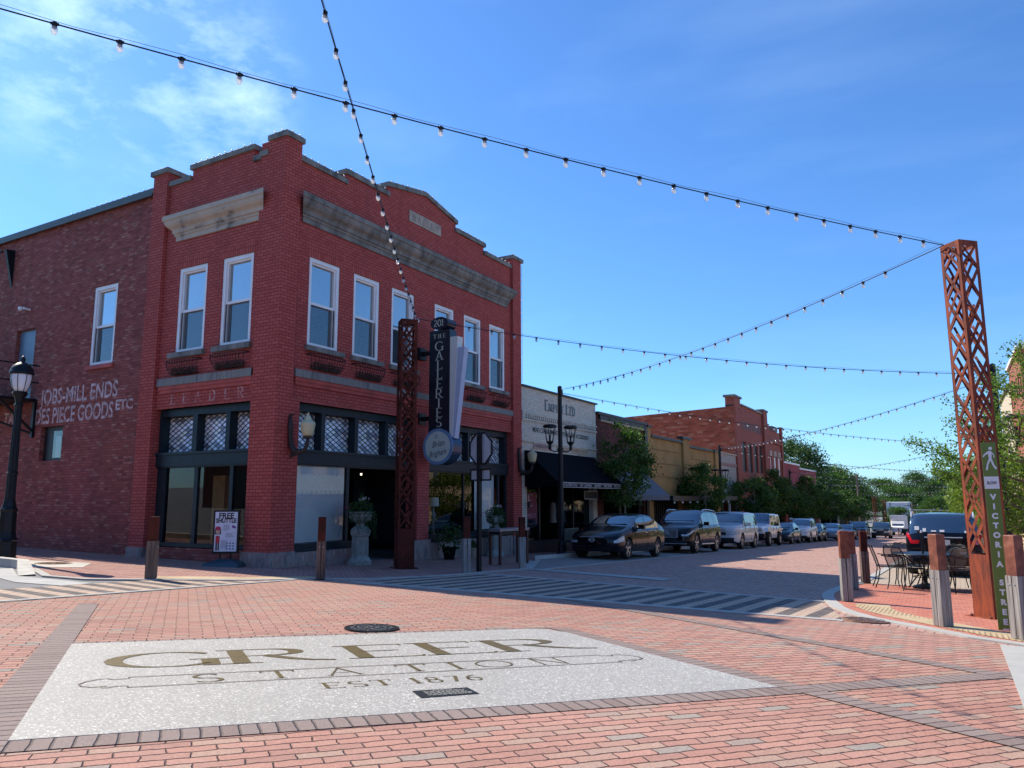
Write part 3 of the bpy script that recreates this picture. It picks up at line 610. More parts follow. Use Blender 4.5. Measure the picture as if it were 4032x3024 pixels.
def sash(fn, u0, u1, z0, z1, d, parent, mid=None, label=None):
    """a white double hung window; front of casing at depth d"""
    mid = mid or z0+(z1-z0)*.49
    f = MB(); c = .10; k = .045
    fbox(f, fn, u0, u0+c, z0, z1, d, d+.12); fbox(f, fn, u1-c, u1, z0, z1, d, d+.12); fbox(f, fn, u0+c, u1-c, z1-c, z1, d, d+.12); fbox(f, fn, u0+c, u1-c, z0, z0+c*.9, d, d+.12)
    fbox(f, fn, u0+c, u0+c+k, z0+c*.9, z1-c, d+.045, d+.13); fbox(f, fn, u1-c-k, u1-c, z0+c*.9, z1-c, d+.045, d+.13); fbox(f, fn, u0+c+k, u1-c-k, z1-c-k, z1-c, d+.045, d+.13)
    fbox(f, fn, u0+c+k, u1-c-k, mid-.03, mid+.035, d+.05, d+.12)
    w_ = f.build('window', M['white'], parent)
    if label: w_['label'] = label
    a = MB(); a.quad(fn(u0+c, mid, d+.105), fn(u1-c, mid, d+.105), fn(u1-c, z1-c, d+.105), fn(u0+c, z1-c, d+.105)); a.build('upper_pane', M['pane'], w_)
    a = MB(); a.quad(fn(u0+c, z0+c*.9, d+.115), fn(u1-c, z0+c*.9, d+.115), fn(u1-c, mid, d+.115), fn(u0+c, mid, d+.115)); a.build('lower_pane', M['pane'], w_)
    a = MB(); a.quad(fn(u0+c, z0+c*.9, d+.075), fn(u1-c, z0+c*.9, d+.075), fn(u1-c, mid, d+.075), fn(u0+c, mid, d+.075)); a.build('insect_screen', M['screen'], w_)
    s_ = MB()
    fbox(s_, fn, u0+c+k*.2, u0+c+k*.9, z0+c, mid-.03, d+.03, d+.07); fbox(s_, fn, u1-c-k*.9, u1-c-k*.2, z0+c, mid-.03, d+.03, d+.07); s_.build('screen_frame', mat_dk, w_)
    a = MB(); a.quad(fn(u0+c, z0+c, d+.14), fn(u1-c, z0+c, d+.14), fn(u1-c, z1-c, d+.14), fn(u0+c, z1-c, d+.14)); a.build('blind', M['blind'], w_)
    return w_
mat_dk = mat('dark_screen_frame', (.05, .05, .05), .4)
def lattice(fn, u0, u1, z0, z1, d, parent, nu=5, nz=7):
    t = MB(); rndd = random.Random(int(u0*100)); du = (u1-u0)/nu; dz = (z1-z0)/nz; k = .40
    for j in range(2*nz+1):
        for i in range(nu+1):
            cu = u0+du*(i+(.5 if j % 2 == 0 else 0)); cz = z0+dz*j/2
            pts = [(cu-du*k, cz), (cu, cz-dz*k), (cu+du*k, cz), (cu, cz+dz*k)]
            pts = [(min(max(a, u0), u1), min(max(b, z0), z1)) for a, b in pts]
            ar = abs(sum(pts[q][0]*pts[(q+1) % 4][1]-pts[(q+1) % 4][0]*pts[q][1] for q in range(4)))
            if cu > u1+du*.1 or cu < u0-du*.1 or ar < 1e-4: continue
            tl = rndd.uniform(.05, .3)
            t.quad(*[fn(a, b, d-.004-.5*dz+(b-cz)*tl+.25*dz) for a, b in pts])
    g_ = MB(); fbox(g_, fn, u0, u1, z0, z1, d, d+.02)
    o = g_.build('leaded_light', M['trim'], parent); t.build('diamond_pane', M['diamond'], o)
    return o
_dm = NT('diamond_glass'); _g = _dm.n('ShaderNodeNewGeometry'); _dm.set(Base_Color=_dm.ramp(_g.outputs['Random Per Island'], [(0, (.16, .17, .18)), (.12, (.35, .35, .39)), (.3, (.66, .67, .70)), (.5, (.88, .89, .92)), (.75, (.96, .96, .98)), (.84, (.95, .78, .74)), (.92, (.84, .88, .74)), (1, (1, 1, 1.0))]), Roughness=.3, Metallic=.12)
_dm.p.inputs['Specular IOR Level'].default_value = .9; M['diamond'] = _dm.m
# ------------------------------------------------------------------ corner brick building
B0 = thing('corner_building', 'two storey red painted brick corner building with stepped gable, stone cornice and dark storefront', 'building', (0, 0, 0))
w_ = MB()
WR = [(.98, 2.04), (2.57, 3.6), (4.13, 5.15), (6.17, 7.19), (7.76, 8.77), (9.31, 10.33)]
WF = [(-3.80, -2.72), (-2.14, -1.06)]
wall(w_, FR, .5, 10.75, 3.76, 9.64, [(a, b, 5.14, 7.35) for a, b in WR], .14, .10)
wall(w_, FL, -4.42, -.84, 3.76, 9.64, [(a, b, 5.16, 7.38) for a, b in WF], .14, .10)
# gable parapets above
w_.prism([(.5, 9.64), (10.75, 9.64), (10.75, 9.66), (8.93, 9.66), (8.93, 9.93), (7.25, 9.93), (7.25, 10.20), (5.6, 10.54), (3.86, 10.22), (3.86, 9.93), (2.16, 9.93), (2.16, 9.65), (.5, 9.65)], FR, .10, .42)
w_.prism([(-4.42, 9.64), (-.8, 9.64), (-.8, 9.70), (-1.22, 9.70), (-1.22, 10.02), (-3.52, 10.02), (-3.52, 9.74), (-4.42, 9.74)], FL, .10, .42)
# piers
w_.box(-.84, 0, .0, .5, 3.76, 10.04); w_.box(-.82, 0, .0, .73, .33, 3.76)
w_.box(-.4, 0, 10.75, 11.33, -.6, 10.02); w_.box(-5.0, -4.42, 0., .42, .33, 10.12)
w_.box(-.4, -.004, 5.3, 5.86, .1, 3.78)
w_.build('painted_brick_wall', M['paint_brick'], B0)
cs = MB(); cs.box(-.6, .05, -.05, .55, 10.04, 10.17); cs.box(-.88, -.6, -.04, .42, 9.70, 9.83)
cs.box(-.9, .05, 10.68, 11.45, 10.02, 10.15); cs.box(-5.08, -4.35, -.06, .95, 10.12, 10.25)
def cope(fn, pts, th=.13, d0=.04, d1=.48):
    for (a, za), (b, zb) in pts:
        vs = [fn(a, za, d0), fn(b, zb, d0), fn(b, zb, d1), fn(a, za, d1), fn(a, za+th, d0), fn(b, zb+th, d0), fn(b, zb+th, d1), fn(a, za+th, d1)]
        cs.add(vs, [(0,1,2,3),(7,6,5,4),(0,4,5,1),(1,5,6,2),(2,6,7,3),(3,7,4,0)])
cope(FR, [((.52, 9.65), (2.2, 9.65)), ((2.10, 9.93), (3.9, 9.93)), ((3.80, 10.21), (5.6, 10.54)), ((5.6, 10.54), (7.31, 10.20)), ((7.2, 9.93), (9.0, 9.93)), ((8.9, 9.66), (10.76, 9.66))])
cope(FL, [((-4.42, 9.74), (-3.55, 9.74)), ((-3.58, 10.02), (-1.16, 10.02)), ((-1.2, 9.70), (-.86, 9.70))])
cs.parts('coping', M['stone'], B0)
def cornice(fn, u0, u1, mt, name):
    prof = [(.0, 8.80), (.30, 8.78), (.30, 8.66), (.27, 8.64), (.25, 8.56), (.21, 8.50), (.13, 8.44), (.11, 8.40), (.11, 8.34), (.07, 8.32), (.07, 8.27), (.04, 8.25), (.04, 8.14), (.0, 8.14)]
    b = MB(); n_ = len(prof)
    for s_, e in ((-1, u0), (1, u1)):
        for p, z_ in prof: b.v.append(fn(e+s_*p, z_, .10-p))
    b.f = [(i, i+1, n_+i+1, n_+i) for i in range(n_-1)] + [tuple(range(n_))[::-1], tuple(range(n_, 2*n_))]
    b.build(name, mt, B0)
cornice(FR, .70, 10.42, M['stone'], 'cornice'); cornice(FL, -3.95, -.80, M['stone_pale'], 'cornice')
sb = MB(); fbox(sb, FR, .57, 10.73, 4.33, 4.51, .0, .12); fbox(sb, FL, -4.30, -.59-.2, 4.33, 4.52, .0, .12); sb.parts('stone_band', M['stone_band'], B0)
sb = MB(); fbox(sb, FR, .6, 10.7, 4.24, 4.33, .03, .12); fbox(sb, FR, .63, 10.7, 4.15, 4.24, .06, .12); fbox(sb, FL, -4.28, -.62-.2, 4.24, 4.33, .03, .12); fbox(sb, FL, -4.26, -.65-.2, 4.15, 4.24, .06, .12)
fbox(sb, FR, .5, 10.75, 3.76, 3.82, .09, .12); sb.parts('corbel', M['flat_red'], B0)
sd_ = MB()
for a, b in WR: fbox(sd_, FR, a-.12, b+.1, 7.35, 7.61, .094, .12)
for a, b in WF: fbox(sd_, FL, a-.12, b+.1, 7.38, 7.64, .094, .12)
sd_.parts('soldier_course', M['soldier'], B0)
sl_ = MB()
for a, b in WR: fbox(sl_, FR, a-.08, b+.17, 5.02, 5.14, .0, .2)
for a, b in WF: fbox(sl_, FL, a-.17, b+.08, 5.03, 5.16, .0, .2)
sl_.parts('window_sill', M['stone'], B0)
for a, b in WR: sash(FR, a, b, 5.14, 7.35, .12, B0)
for a, b in WF: sash(FL, a, b, 5.16, 7.38, .12, B0)
mb = MB(); fbox(mb, FR, 4.83, 6.41, 9.52, 9.86, .07, .12); pq = mb.build('name_stone', mat('name_stone', (.42, .34, .26), .85, var=.25), B0)
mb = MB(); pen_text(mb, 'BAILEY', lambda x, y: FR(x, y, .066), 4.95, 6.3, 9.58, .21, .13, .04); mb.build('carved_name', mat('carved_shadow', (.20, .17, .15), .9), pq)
# plain old brick side wall going back along the side street
sw = MB(); wall(sw, FL, -26, -5.0, -.3, 9.66, [(-7.5, -6.42, 5.17, 7.42), (-11.42, -10.36, 4.42, 6.62), (-9.6, -8.5, 2.6, 3.58), (-14.5, -13.2, 2.4, 5.0)], .16, .10)
wall(sw, FL, -4.42, -.82, -.3, .36, [], 0, .22)
sw.box(-26, -.42, .43, 11.3, 9.2, 9.3); sw.box(-26, -.1, 11.28, 11.325, -1, 9.6); sw.box(-26.3, -26, .1, 11.3, -1, 9.6)
sw.build('side_wall', M['old_brick'], B0)
mb = MB(); mb.box(-26, -5.0, .0, .5, 9.66, 9.82); mb.box(-26, -5.02, -.03, .03, 9.60, 9.68); mb.build('metal_coping', mat('dark_metal_coping', (.10, .10, .085), .5, .3), B0)
sash(FL, -7.5, -6.42, 5.17, 7.42, .12, B0)
mb = MB(); fbox(mb, FL, -7.6, -6.35, 5.06, 5.17, .04, .2); mb.parts('window_sill', M['flat_red'], B0)
mb = MB(); fbox(mb, FL, -11.42, -10.36, 4.42, 6.62, .22, .27); dr = mb.build('upper_door', mat('blue_grey_door', (.13, .20, .26), .35, var=.15), B0)
mb = MB(); fbox(mb, FL, -10.46, -10.40, 6.1, 6.25, .2, .24); fbox(mb, FL, -10.46, -10.40, 4.8, 4.95, .2, .24); mb.parts('hinge', M['black'], dr)
mb = MB(); fbox(mb, FL, -9.6, -8.5, 2.6, 3.58, .22, .26); sw2 = mb.build('small_window', M['trim'], B0)
mb = MB(); fbox(mb, FL, -9.1, -8.58, 2.68, 3.45, .2, .23); mb.build('pane', M['glass'], sw2); mb = MB(); fbox(mb, FL, -9.0, -8.75, 2.7, 3.3, .213, .217); mb.build('blind', M['blind'], sw2)
mb = MB(); fbox(mb, FL, -14.5, -13.2, 2.4, 5.0, .24, .27); mb.build('boarded_opening', M['trim'], B0)
mb = MB(); mb.tube([(-10.75, .08, 7.2), (-10.75, -.12, 7.22)], .035); mb.lathe([(.03, 0), (.07, .04), (.06, .12)], 10, (-10.95, -.1, 7.16)); mb.build('wall_floodlight', M['white'], B0)
mb = MB(); mb.add([(-12.05, .08, 9.28), (-11.95, .08, 9.28), (-11.95, -.18, 9.25), (-12.05, -.18, 9.25), (-12.05, .08, 8.1), (-11.95, .08, 8.1)], [(0,1,2,3), (0,3,4), (1,5,2), (3,2,5,4)]); mb.box(-12.2, -14, -.2, -.13, 9.2, 9.24); mb.build('wall_bracket', M['black'], B0)
# faded writing
_g = NT('faded_white_paint'); _f = _g.noise(7., 5, rough=.7); _tr = _g.n('ShaderNodeBsdfTransparent'); _ms = _g.n('ShaderNodeMixShader'); _g.l(_g.rng(_f, .36, .60, .25, .85), _ms.inputs[0]); _g.l(_tr.outputs[0], _ms.inputs[1]); _g.l(_g.p.outputs[0], _ms.inputs[2]); _g.l(_ms.outputs[0], _g.out.inputs[0]); _g.set(Base_Color=(.78, .58, .57), Roughness=.9); M['ghost'] = _g.m
_g = NT('very_faded_paint'); _f = _g.noise(5., 5, rough=.7); _tr = _g.n('ShaderNodeBsdfTransparent'); _ms = _g.n('ShaderNodeMixShader'); _g.l(_g.rng(_f, .38, .62, .1, .8), _ms.inputs[0]); _g.l(_tr.outputs[0], _ms.inputs[1]); _g.l(_g.p.outputs[0], _ms.inputs[2]); _g.l(_ms.outputs[0], _g.out.inputs[0]); _g.set(Base_Color=(.78, .45, .42), Roughness=.9); M['ghost2'] = _g.m
for tx_, cu, cz, sz, wd in (('JOBS-MILL ENDS', -7.9, 4.42, .62, 3.7), ('DES PIECE GOODS', -8.1, 3.86, .62, 3.75), ('ETC', -5.75, 3.98, .38, .75), ('TA', -11.4, 3.9, .5, .6)):
    font_text('faded_wall_lettering', tx_, lambda a, b, cu=cu, cz=cz: FL(cu+a, cz+b, .094), sz, M['ghost'], B0, wd, bold=.012)
mb = MB()
for ch_, xx in zip('LEADER', (-3.85, -3.38, -2.92, -2.4, -1.86, -1.4)): pen_glyph(mb, ch_, lambda a, b: FL(a, b, .094), xx, 3.86, .26, 1.0, .2, .06)
mb.build('faded_name_lettering', M['ghost2'], B0)
# stone bases
mb = MB(); mb.box(-.87, .045, -.045, .72, -.15, .33); mb.box(-5.04, -4.38, -.04, .2, -.12, .33); mb.box(-.12, -.01, .72, 2.72, -.3, .29); mb.box(-.3, .05, 5.06, 5.9, -.4, .35); mb.box(-.12, -.01, 5.9, 10.7, -.6, .26); mb.box(-.1, .04, 10.72, 11.36, -.6, .22); mb.parts('stone_base', M['stone_base'], B0)
# storefront frames
def storefront(fn, u0, u1, bays, sill, dd=.25):
    f = MB(); fbox(f, fn, u0, u1, 3.58, 3.76, dd, dd+.4); fbox(f, fn, u0, u1, 2.32, 2.64, dd-.05, dd+.3); fbox(f, fn, u0, u1, 2.60, 2.66, dd-.09, dd)
    fbox(f, fn, u0, u1, 2.28, 2.33, dd-.02, dd+.1)
    for a, b in bays: fbox(f, fn, a, b, 2.64, 3.58, dd, dd+.34)
    f.build('storefront_frame', M['frame'], B0)
storefront(FR, .73, 5.3, [(.73, .78), (1.72, 1.85), (2.93, 3.06), (4.15, 4.29), (5.2, 5.3)], .4)
storefront(FR, 5.86, 10.7, [(5.86, 5.95), (7.05, 7.18), (8.25, 8.38), (9.45, 9.58), (10.55, 10.7)], .4)
storefront(FL, -4.42, -.82, [(-4.42, -4.32), (-3.13, -2.96), (-1.92, -1.78), (-.86, -.82)], .4)
for a, b in ((.78, 1.72), (1.85, 2.93), (3.06, 4.15), (4.29, 5.2), (5.95, 7.05), (7.18, 8.25), (8.38, 9.45), (9.58, 10.55)): lattice(FR, a, b, 2.66, 3.56, .52, B0)
for a, b in ((-4.32, -3.13), (-2.96, -1.92), (-1.78, -.86)): lattice(FL, a, b, 2.66, 3.56, .52, B0)
# display windows and inside
f = MB()
for a, b in ((.73, .76), (2.68, 2.78), (5.86, 5.92), (8.02, 8.08), (10.12, 10.22), (10.6, 10.7)): fbox(f, FR, a, b, -.4, 2.33, .26, .34)
for a, b in ((.73, 2.72), (5.88, 10.7)): fbox(f, FR, a, b, .28, .36, .02, .3); fbox(f, FR, a, b, .36, .47, .1, .34)
for a, b in ((-4.42, -4.07), (-2.99, -2.86), (-1.72, -1.6), (-.84, -.82)): fbox(f, FL, a, b, .3, 2.33, .27, .36)
fbox(f, FL, -4.42, -.82, .34, .45, .22, .36)
f.parts('display_window_frame', M['frame'], B0)
g_ = MB(); g_.quad(FR(.75, .46, .3), FR(2.7, .46, .3), FR(2.7, 2.33, .3), FR(.75, 2.33, .3)); g_.quad(FR(5.9, .46, .3), FR(10.62, .46, .3), FR(10.62, 2.33, .3), FR(5.9, 2.33, .3))
g_.quad(FL(-4.1, .44, .31), FL(-.82, .44, .31), FL(-.82, 2.33, .31), FL(-4.1, 2.33, .31)); g_.quad((-.3, 2.74, .4), (-1.7, 3.1, .4), (-1.7, 3.1, 2.33), (-.3, 2.74, 2.33))
g_.parts('display_glass', M['dark_glass'], B0)
g_ = MB(); g_.quad(FR(.78, .48, .325), FR(2.66, .48, .325), FR(2.66, 2.3, .325), FR(.78, 2.3, .325)); g_.quad(FR(8.9, .5, .42), FR(10.12, .5, .42), FR(10.12, 2.3, .42), FR(8.9, 2.3, .42))
g_.parts('white_window_screen', mat('white_window_screen', (.86, .88, .90), .7, var=.03), B0)
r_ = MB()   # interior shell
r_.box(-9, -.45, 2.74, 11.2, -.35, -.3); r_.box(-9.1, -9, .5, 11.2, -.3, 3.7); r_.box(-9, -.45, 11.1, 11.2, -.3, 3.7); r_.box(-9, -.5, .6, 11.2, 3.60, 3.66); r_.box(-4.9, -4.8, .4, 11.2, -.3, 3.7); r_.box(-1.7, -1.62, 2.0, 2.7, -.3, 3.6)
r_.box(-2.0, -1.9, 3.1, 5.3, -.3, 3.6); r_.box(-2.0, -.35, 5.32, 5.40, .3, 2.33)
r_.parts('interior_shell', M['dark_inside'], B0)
mb = MB(); mb.box(-4.75, -.9, .7, 2.6, .38, .42); mb.build('interior_floor', M['floor_inside'], B0)
mb = MB(); mb.box(-3.45, -3.0, 1.2, 1.5, .42, 2.1); mb.build('interior_screen', mat('ochre_panel', (.34, .22, .09), .7, var=.2), B0)
mb = MB(); mb.box(-1.97, -1.9, 3.9, 4.8, -.2, 2.1); mb.build('entrance_door', M['frame'], B0)
LAMPY = NT('lit_lamp'); LAMPY.set(Base_Color=(1, .9, .7), Emission_Color=(1, .82, .55), Emission_Strength=2.5); M['lit'] = LAMPY.m
mb = MB()
for y_ in (3.2, 3.75, 4.3): mb.lathe([(.02, 0), (.026, .05)], 8, (-1.2, y_, 2.15))
mb.parts('spotlight', M['lit'], B0)
def deco_lamp(x, y, z, s=1.):
    t = thing('table_lamp', 'table lamp with cream drum shade inside the display window', 'lamp', (x, y, z)); b = MB().lathe([(.09, 0), (.1, .02), (.03, .05), (.07, .15), (.03, .28), (.015, .45)], 12); b.build('lamp_base', mat('blue_ceramic', (.12, .2, .25), .2), t)
    MB().lathe([(.17, .42), (.15, .68)], 20).build('lamp_shade', mat('lamp_shade', (.55, .54, .48), .8), t); return t
deco_lamp(-.7, 7.05, .85)
mb = MB(); mb.lathe([(.45, 0), (.45, .04)], 20, (0, 0, 1.0)); mb.lathe([(.05, 0), (.05, 1.0)], 8); tt = thing('round_table', 'dark round table under the lamp in the display window', 'table', (-.75, 7.1, -.2)); mb.build('tabletop', M['bark'], tt)
ch_t = thing('chandelier', 'small lit chandelier hanging in the right display window', 'chandelier', (-.9, 6.75, 1.95)); mb = MB()
for k in range(6): a = k*pi/3; mb.tube([(0, 0, -.05), (.1*cos(a), .1*sin(a), -.09), (.16*cos(a), .16*sin(a), 0)], .008, 5)
mb.tube([(0, 0, -.05), (0, 0, .4)], .01, 5); mb.build('arms', M['brass'], ch_t); mb = MB()
for k in range(6): a = k*pi/3; mb.lathe([(.004, 0), (.022, .02), (.022, .05), (.006, .07)], 8, (.16*cos(a), .16*sin(a), 0))
mb.build('bulbs', M['lit'], ch_t)
# iron flower baskets
def basket(u0, u1, fn, root, seed):
    rnd = random.Random(seed); b = MB(); n_ = 13; zt = 4.93; pr = .24; L = u1-u0
    def shp(k): e = abs(2*k/n_-1); return pr*(1-e**6*.35)
    top = [fn(u0, zt, .08)] + [fn(u0+L*k/n_, zt, .1-shp(k)) for k in range(n_+1)] + [fn(u1, zt, .08)]
    b.tube(top, .011, 5); b.tube([fn(u0, zt, .09), fn(u1, zt, .09)], .009, 5)
    for k in range(n_+1):
        p = shp(k); u = u0+L*k/n_; uu = u0+L*(.12+.76*k/n_)
        b.tube([fn(u, zt, .1-p), fn((u*3+uu)/4, zt-.12, .1-p*1.02), fn((u+uu)/2, zt-.24, .1-p*.8), fn(uu, zt-.33, .1-p*.35), fn(uu, zt-.35, .09)], .008, 4)
    b.tube([fn(u0+L*.06, zt-.2, .1-pr*.82), fn(u1-L*.06, zt-.2, .1-pr*.82)], .006, 4)
    c_ = fn((u0+u1)/2, zt, 0); t = thing('flower_basket', root, 'flower basket', c_, group='iron window baskets on the corner building')
    b.build('wire_frame', M['black'], t, world=True)
    m_ = MB()
    for _ in range(420):
        u = u0+L*(.1+.8*rnd.random()); z_ = zt-.34+.15*rnd.random()**1.5; d = .08-pr*.62*rnd.random(); a = rnd.random()*6.3; s_ = .05
        p = Vector(fn(u, z_, d)); q = Vector((cos(a)*s_, sin(a)*s_, rnd.uniform(-.05, .05))); r__ = Vector((rnd.uniform(-.01, .01), .006, .01))
        m_.add([p-q, p+r__, p+q], [(0, 1, 2)])
    m_.build('dry_moss', mat('dry_moss', (.06, .055, .035), .95, var=.4), t, world=True)
wlab = ['over the first window from the corner pier', '', '', '', '', '']
for k, (a, b) in enumerate(WR):
    nth = ('first', 'second', 'third', 'fourth', 'fifth', 'sixth')[k]
    basket(a-.02, b+.14, FR, 'black iron flower basket under the %s upstairs window from the corner, street side' % nth, k)
basket(WF[0][0]-.12, WF[0][1]+.02, FL, 'black iron flower basket, left one under the narrow front windows', 11); basket(WF[1][0]-.12, WF[1][1]+.02, FL, 'black iron flower basket, right one under the narrow front windows', 12)
# little roof bulbs
def bulb_line(name, label, segs, n_, r=.021):
    t = thing(name, label, 'string lights', segs[0][0]); cb = MB(); tot = sum((Vector(b)-Vector(a)).length for a, b in segs); proto = None
    for a, b in segs:
        a, b = Vector(a), Vector(b); cb.tube([a, b], .006, 4); m_ = max(1, round(n_*(b-a).length/tot))
        for k in range(m_):
            p = a.lerp(b, (k+.5)/m_) - Vector(segs[0][0]) + Vector((0, 0, .025))
            if proto is None: proto = MB().lathe([(.004, -r), (r*.8, -r*.5), (r, 0), (r*.7, r*.8), (.004, r*1.2)], 7).build('bulb', M['roof_bulb'], t, smooth=True); o = proto
            else: o = proto.copy(); S.collection.objects.link(o)
            o.location = p
    cb.build('wire', M['black'], t, world=True); return t
def fr(u, z_): return FR(u, z_, .06)
def fl(u, z_): return FL(u, z_, .06)
bulb_line('roof_light_string', 'tiny white bulbs strung along the corner building parapets', [(FR(.05, 10.19, -.02), FR(.52, 10.19, -.02)), (fr(.55, 9.80), fr(2.15, 9.80)), (fr(2.2, 10.08), fr(3.8, 10.08)), (fr(3.85, 10.36), fr(5.6, 10.68)), (fr(5.6, 10.68), fr(7.26, 10.35)), (fr(7.3, 10.08), fr(8.95, 10.08)), (fr(9.0, 9.81), fr(10.7, 9.81)), (FR(10.7, 10.17, 0), FR(11.42, 10.17, 0)), ((.02, 11.36, 9.9), (.02, 11.36, 5.6)),
   (FL(-.5, 10.19, -.02), FL(-.02, 10.19, -.02)), (fl(-3.5, 10.16), fl(-1.2, 10.16)), (FL(-5.0, 10.27, 0), FL(-4.4, 10.27, 0)), (FL(-5.1, 9.84, .05), FL(-9, 9.84, .05))], 96)
# wall lanterns on scrolled brackets
def wall_lantern(y, z_, label):
    t = thing('wall_lantern', label, 'wall light', (0, y, z_), group='cream globe lanterns on iron brackets')
    b = MB(); pts = [(.03, 0, .78), (.05, .0, .55), (.06, 0, .3), (.08, .02, .08), (.16, .04, -.05), (.32, .06, -.08), (.46, .08, -.02), (.52, .08, .1), (.52, .08, .22)]
    rs = [.03, .06, .055, .065, .075, .06, .05, .04, .03]; b.tube(pts, rs, 8)
    for k in range(9):
        p = Vector(pts[min(k, 8)]); a = k*1.3; b.tube([p, p+Vector((.09*cos(a), .03, .08*sin(a))), p+Vector((.13*cos(a+.6), .03, .1*sin(a+.6)))], [.022, .016, .004], 5)
    for k in range(5): b.tube([(.1, .02, -.05), (.08+.04*k, .02, -.14-.02*(k % 2)), (.02+.06*k, .02, -.24+.02*k)], [.025, .018, .004], 5)
    b.build('scroll_bracket', M['bark'] if False else M['iron_brown'], t, smooth=True)
    c_ = (.52, .08, .22); MB().lathe([(.06, 0), (.11, .01), (.11, .05), (.08, .06)], 16, c_).build('collar', M['iron_brown'], t)
    MB().lathe([(.09, .06), (.125, .10), (.15, .2), (.165, .32), (.17, .35), (.15, .37), (.13, .40), (.085, .42), (.08, .45), (.055, .50), (.03, .53), (.02, .57), (.003, .61)], 20, c_).build('globe', M['creamglass'], t, smooth=True)
    return t
M['iron_brown'] = mat('brown_iron', (.045, .032, .028), .6, .3, var=.3)
wall_lantern(.42, 2.62, 'cream glass wall lantern on a scrolled bracket at the corner pier'); wall_lantern(11.05, 2.45, 'cream glass wall lantern beside the white building')
# fire escape at the left edge
t = thing('fire_escape', 'black iron fire escape platform with railing on the old brick side wall', 'fire escape', (-11.2, .1, 4.4))
b = MB(); b.box(-13.4, -9.95, -1.05, .1, 4.34, 4.42); b.build('platform', M['black'], t, world=True)
b = MB()
for z_ in (5.4, 4.9): b.tube([(-13.4, -1.0, z_), (-9.98, -1.0, z_), (-9.98, .1, z_)], .022, 6)
for x_ in (-13.4, -12.4, -11.2, -9.98): b.tube([(x_, -1.0, 4.4), (x_, -1.0, 5.42)], .02, 6)
b.build('railing', M['black'], t, world=True); b = MB()
b.tube([(-9.98, -.95, 4.36), (-9.98, .08, 3.45)], .04, 6); b.tube([(-12.6, -1.0, 4.36), (-9.98, .06, 3.4)], .035, 6); b.box(-10.04, -9.93, .02, .1, 3.3, 4.4); b.build('brace', M['black'], t, world=True); b = MB()
b.tube([(-12.35, -.95, 4.4), (-12.35, -.95, 7.6), (-12.15, -.95, 7.95), (-11.95, -.95, 7.6), (-11.95, -.95, 4.4)], .03, 6); b.tube([(-12.6, -.4, 5.9), (-11.9, -.4, 5.9)], .025, 6); b.box(-12.35, -12.2, -.5, -.35, 4.4, 6.2); b.build('ladder_post', M['black'], t, world=True)
# ------------------------------------------------------------------ buildings along the street
def xw(px, py, x): r = ray(px, py); s = (x-CAM.x)/r.x; return CAM+s*r
def yw(px, py, y): r = ray(px, py); s = (y-CAM.y)/r.y; return CAM+s*r
def facade(name, label, y0, y1, top, m, cat='building', holes=(), depth=16, x0=-.04):
    t = thing(name, label, cat, (0, y0, gz(0, y0)))
    fn = lambda u, z, d: (x0-d, u, z)
    b = MB(); zb = gz(0, y1)-.4; wall(b, fn, y0, y1, zb, top, holes, .2)
    b.quad((x0, y0, zb), (x0, y0, top), (x0-depth, y0, top-.3), (x0-depth, y0, zb)); b.quad((x0, y1, zb), (x0-depth, y1, zb), (x0-depth, y1, top-.3), (x0, y1, top))
    b.quad((x0-.3, y0, top-.35), (x0-.3, y1, top-.35), (x0-depth, y1, top-.5), (x0-depth, y0, top-.5)); b.quad((x0-.3, y0, top-.35), (x0-.3, y0, top), (x0-.3, y1, top), (x0-.3, y1, top-.35)); b.quad((x0, y0, top), (x0, y1, top), (x0-.3, y1, top), (x0-.3, y0, top))
    b.build('wall', m, t, world=True); return t, fn
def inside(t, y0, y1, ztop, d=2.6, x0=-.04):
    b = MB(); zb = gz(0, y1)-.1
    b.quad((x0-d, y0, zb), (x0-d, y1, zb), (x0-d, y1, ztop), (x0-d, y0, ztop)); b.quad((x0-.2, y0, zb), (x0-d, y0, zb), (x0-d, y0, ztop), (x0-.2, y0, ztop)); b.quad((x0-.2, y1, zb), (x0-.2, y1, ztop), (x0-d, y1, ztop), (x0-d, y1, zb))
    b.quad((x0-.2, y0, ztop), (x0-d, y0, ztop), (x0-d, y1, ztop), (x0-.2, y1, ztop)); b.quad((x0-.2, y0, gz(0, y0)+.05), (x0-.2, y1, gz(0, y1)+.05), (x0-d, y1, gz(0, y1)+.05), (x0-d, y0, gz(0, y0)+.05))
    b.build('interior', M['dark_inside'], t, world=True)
def bx(t, name, m, *boxes, fn=None, parts=True):
    b = MB()
    for q in boxes: (fbox(b, fn, *q) if fn else b.box(*q))
    return b.parts(name, m, t, world=True) if parts else b.build(name, m, t, world=True)
WB = [(0, (.60, .55, .45)), (.5, (.66, .61, .50)), (.9, (.70, .65, .55)), (1, (.52, .46, .37))]
M['white_brick'] = brick('white_painted_brick', .205, .078, .010, WB, (.44, .40, .32), bump=.3, bd=.006)
M['letter_teal'] = mat('slate_blue_letter', (.08, .13, .16), .5, var=.1)
M['letter_dark'] = mat('dark_letter', (.02, .02, .02), .5, var=0)
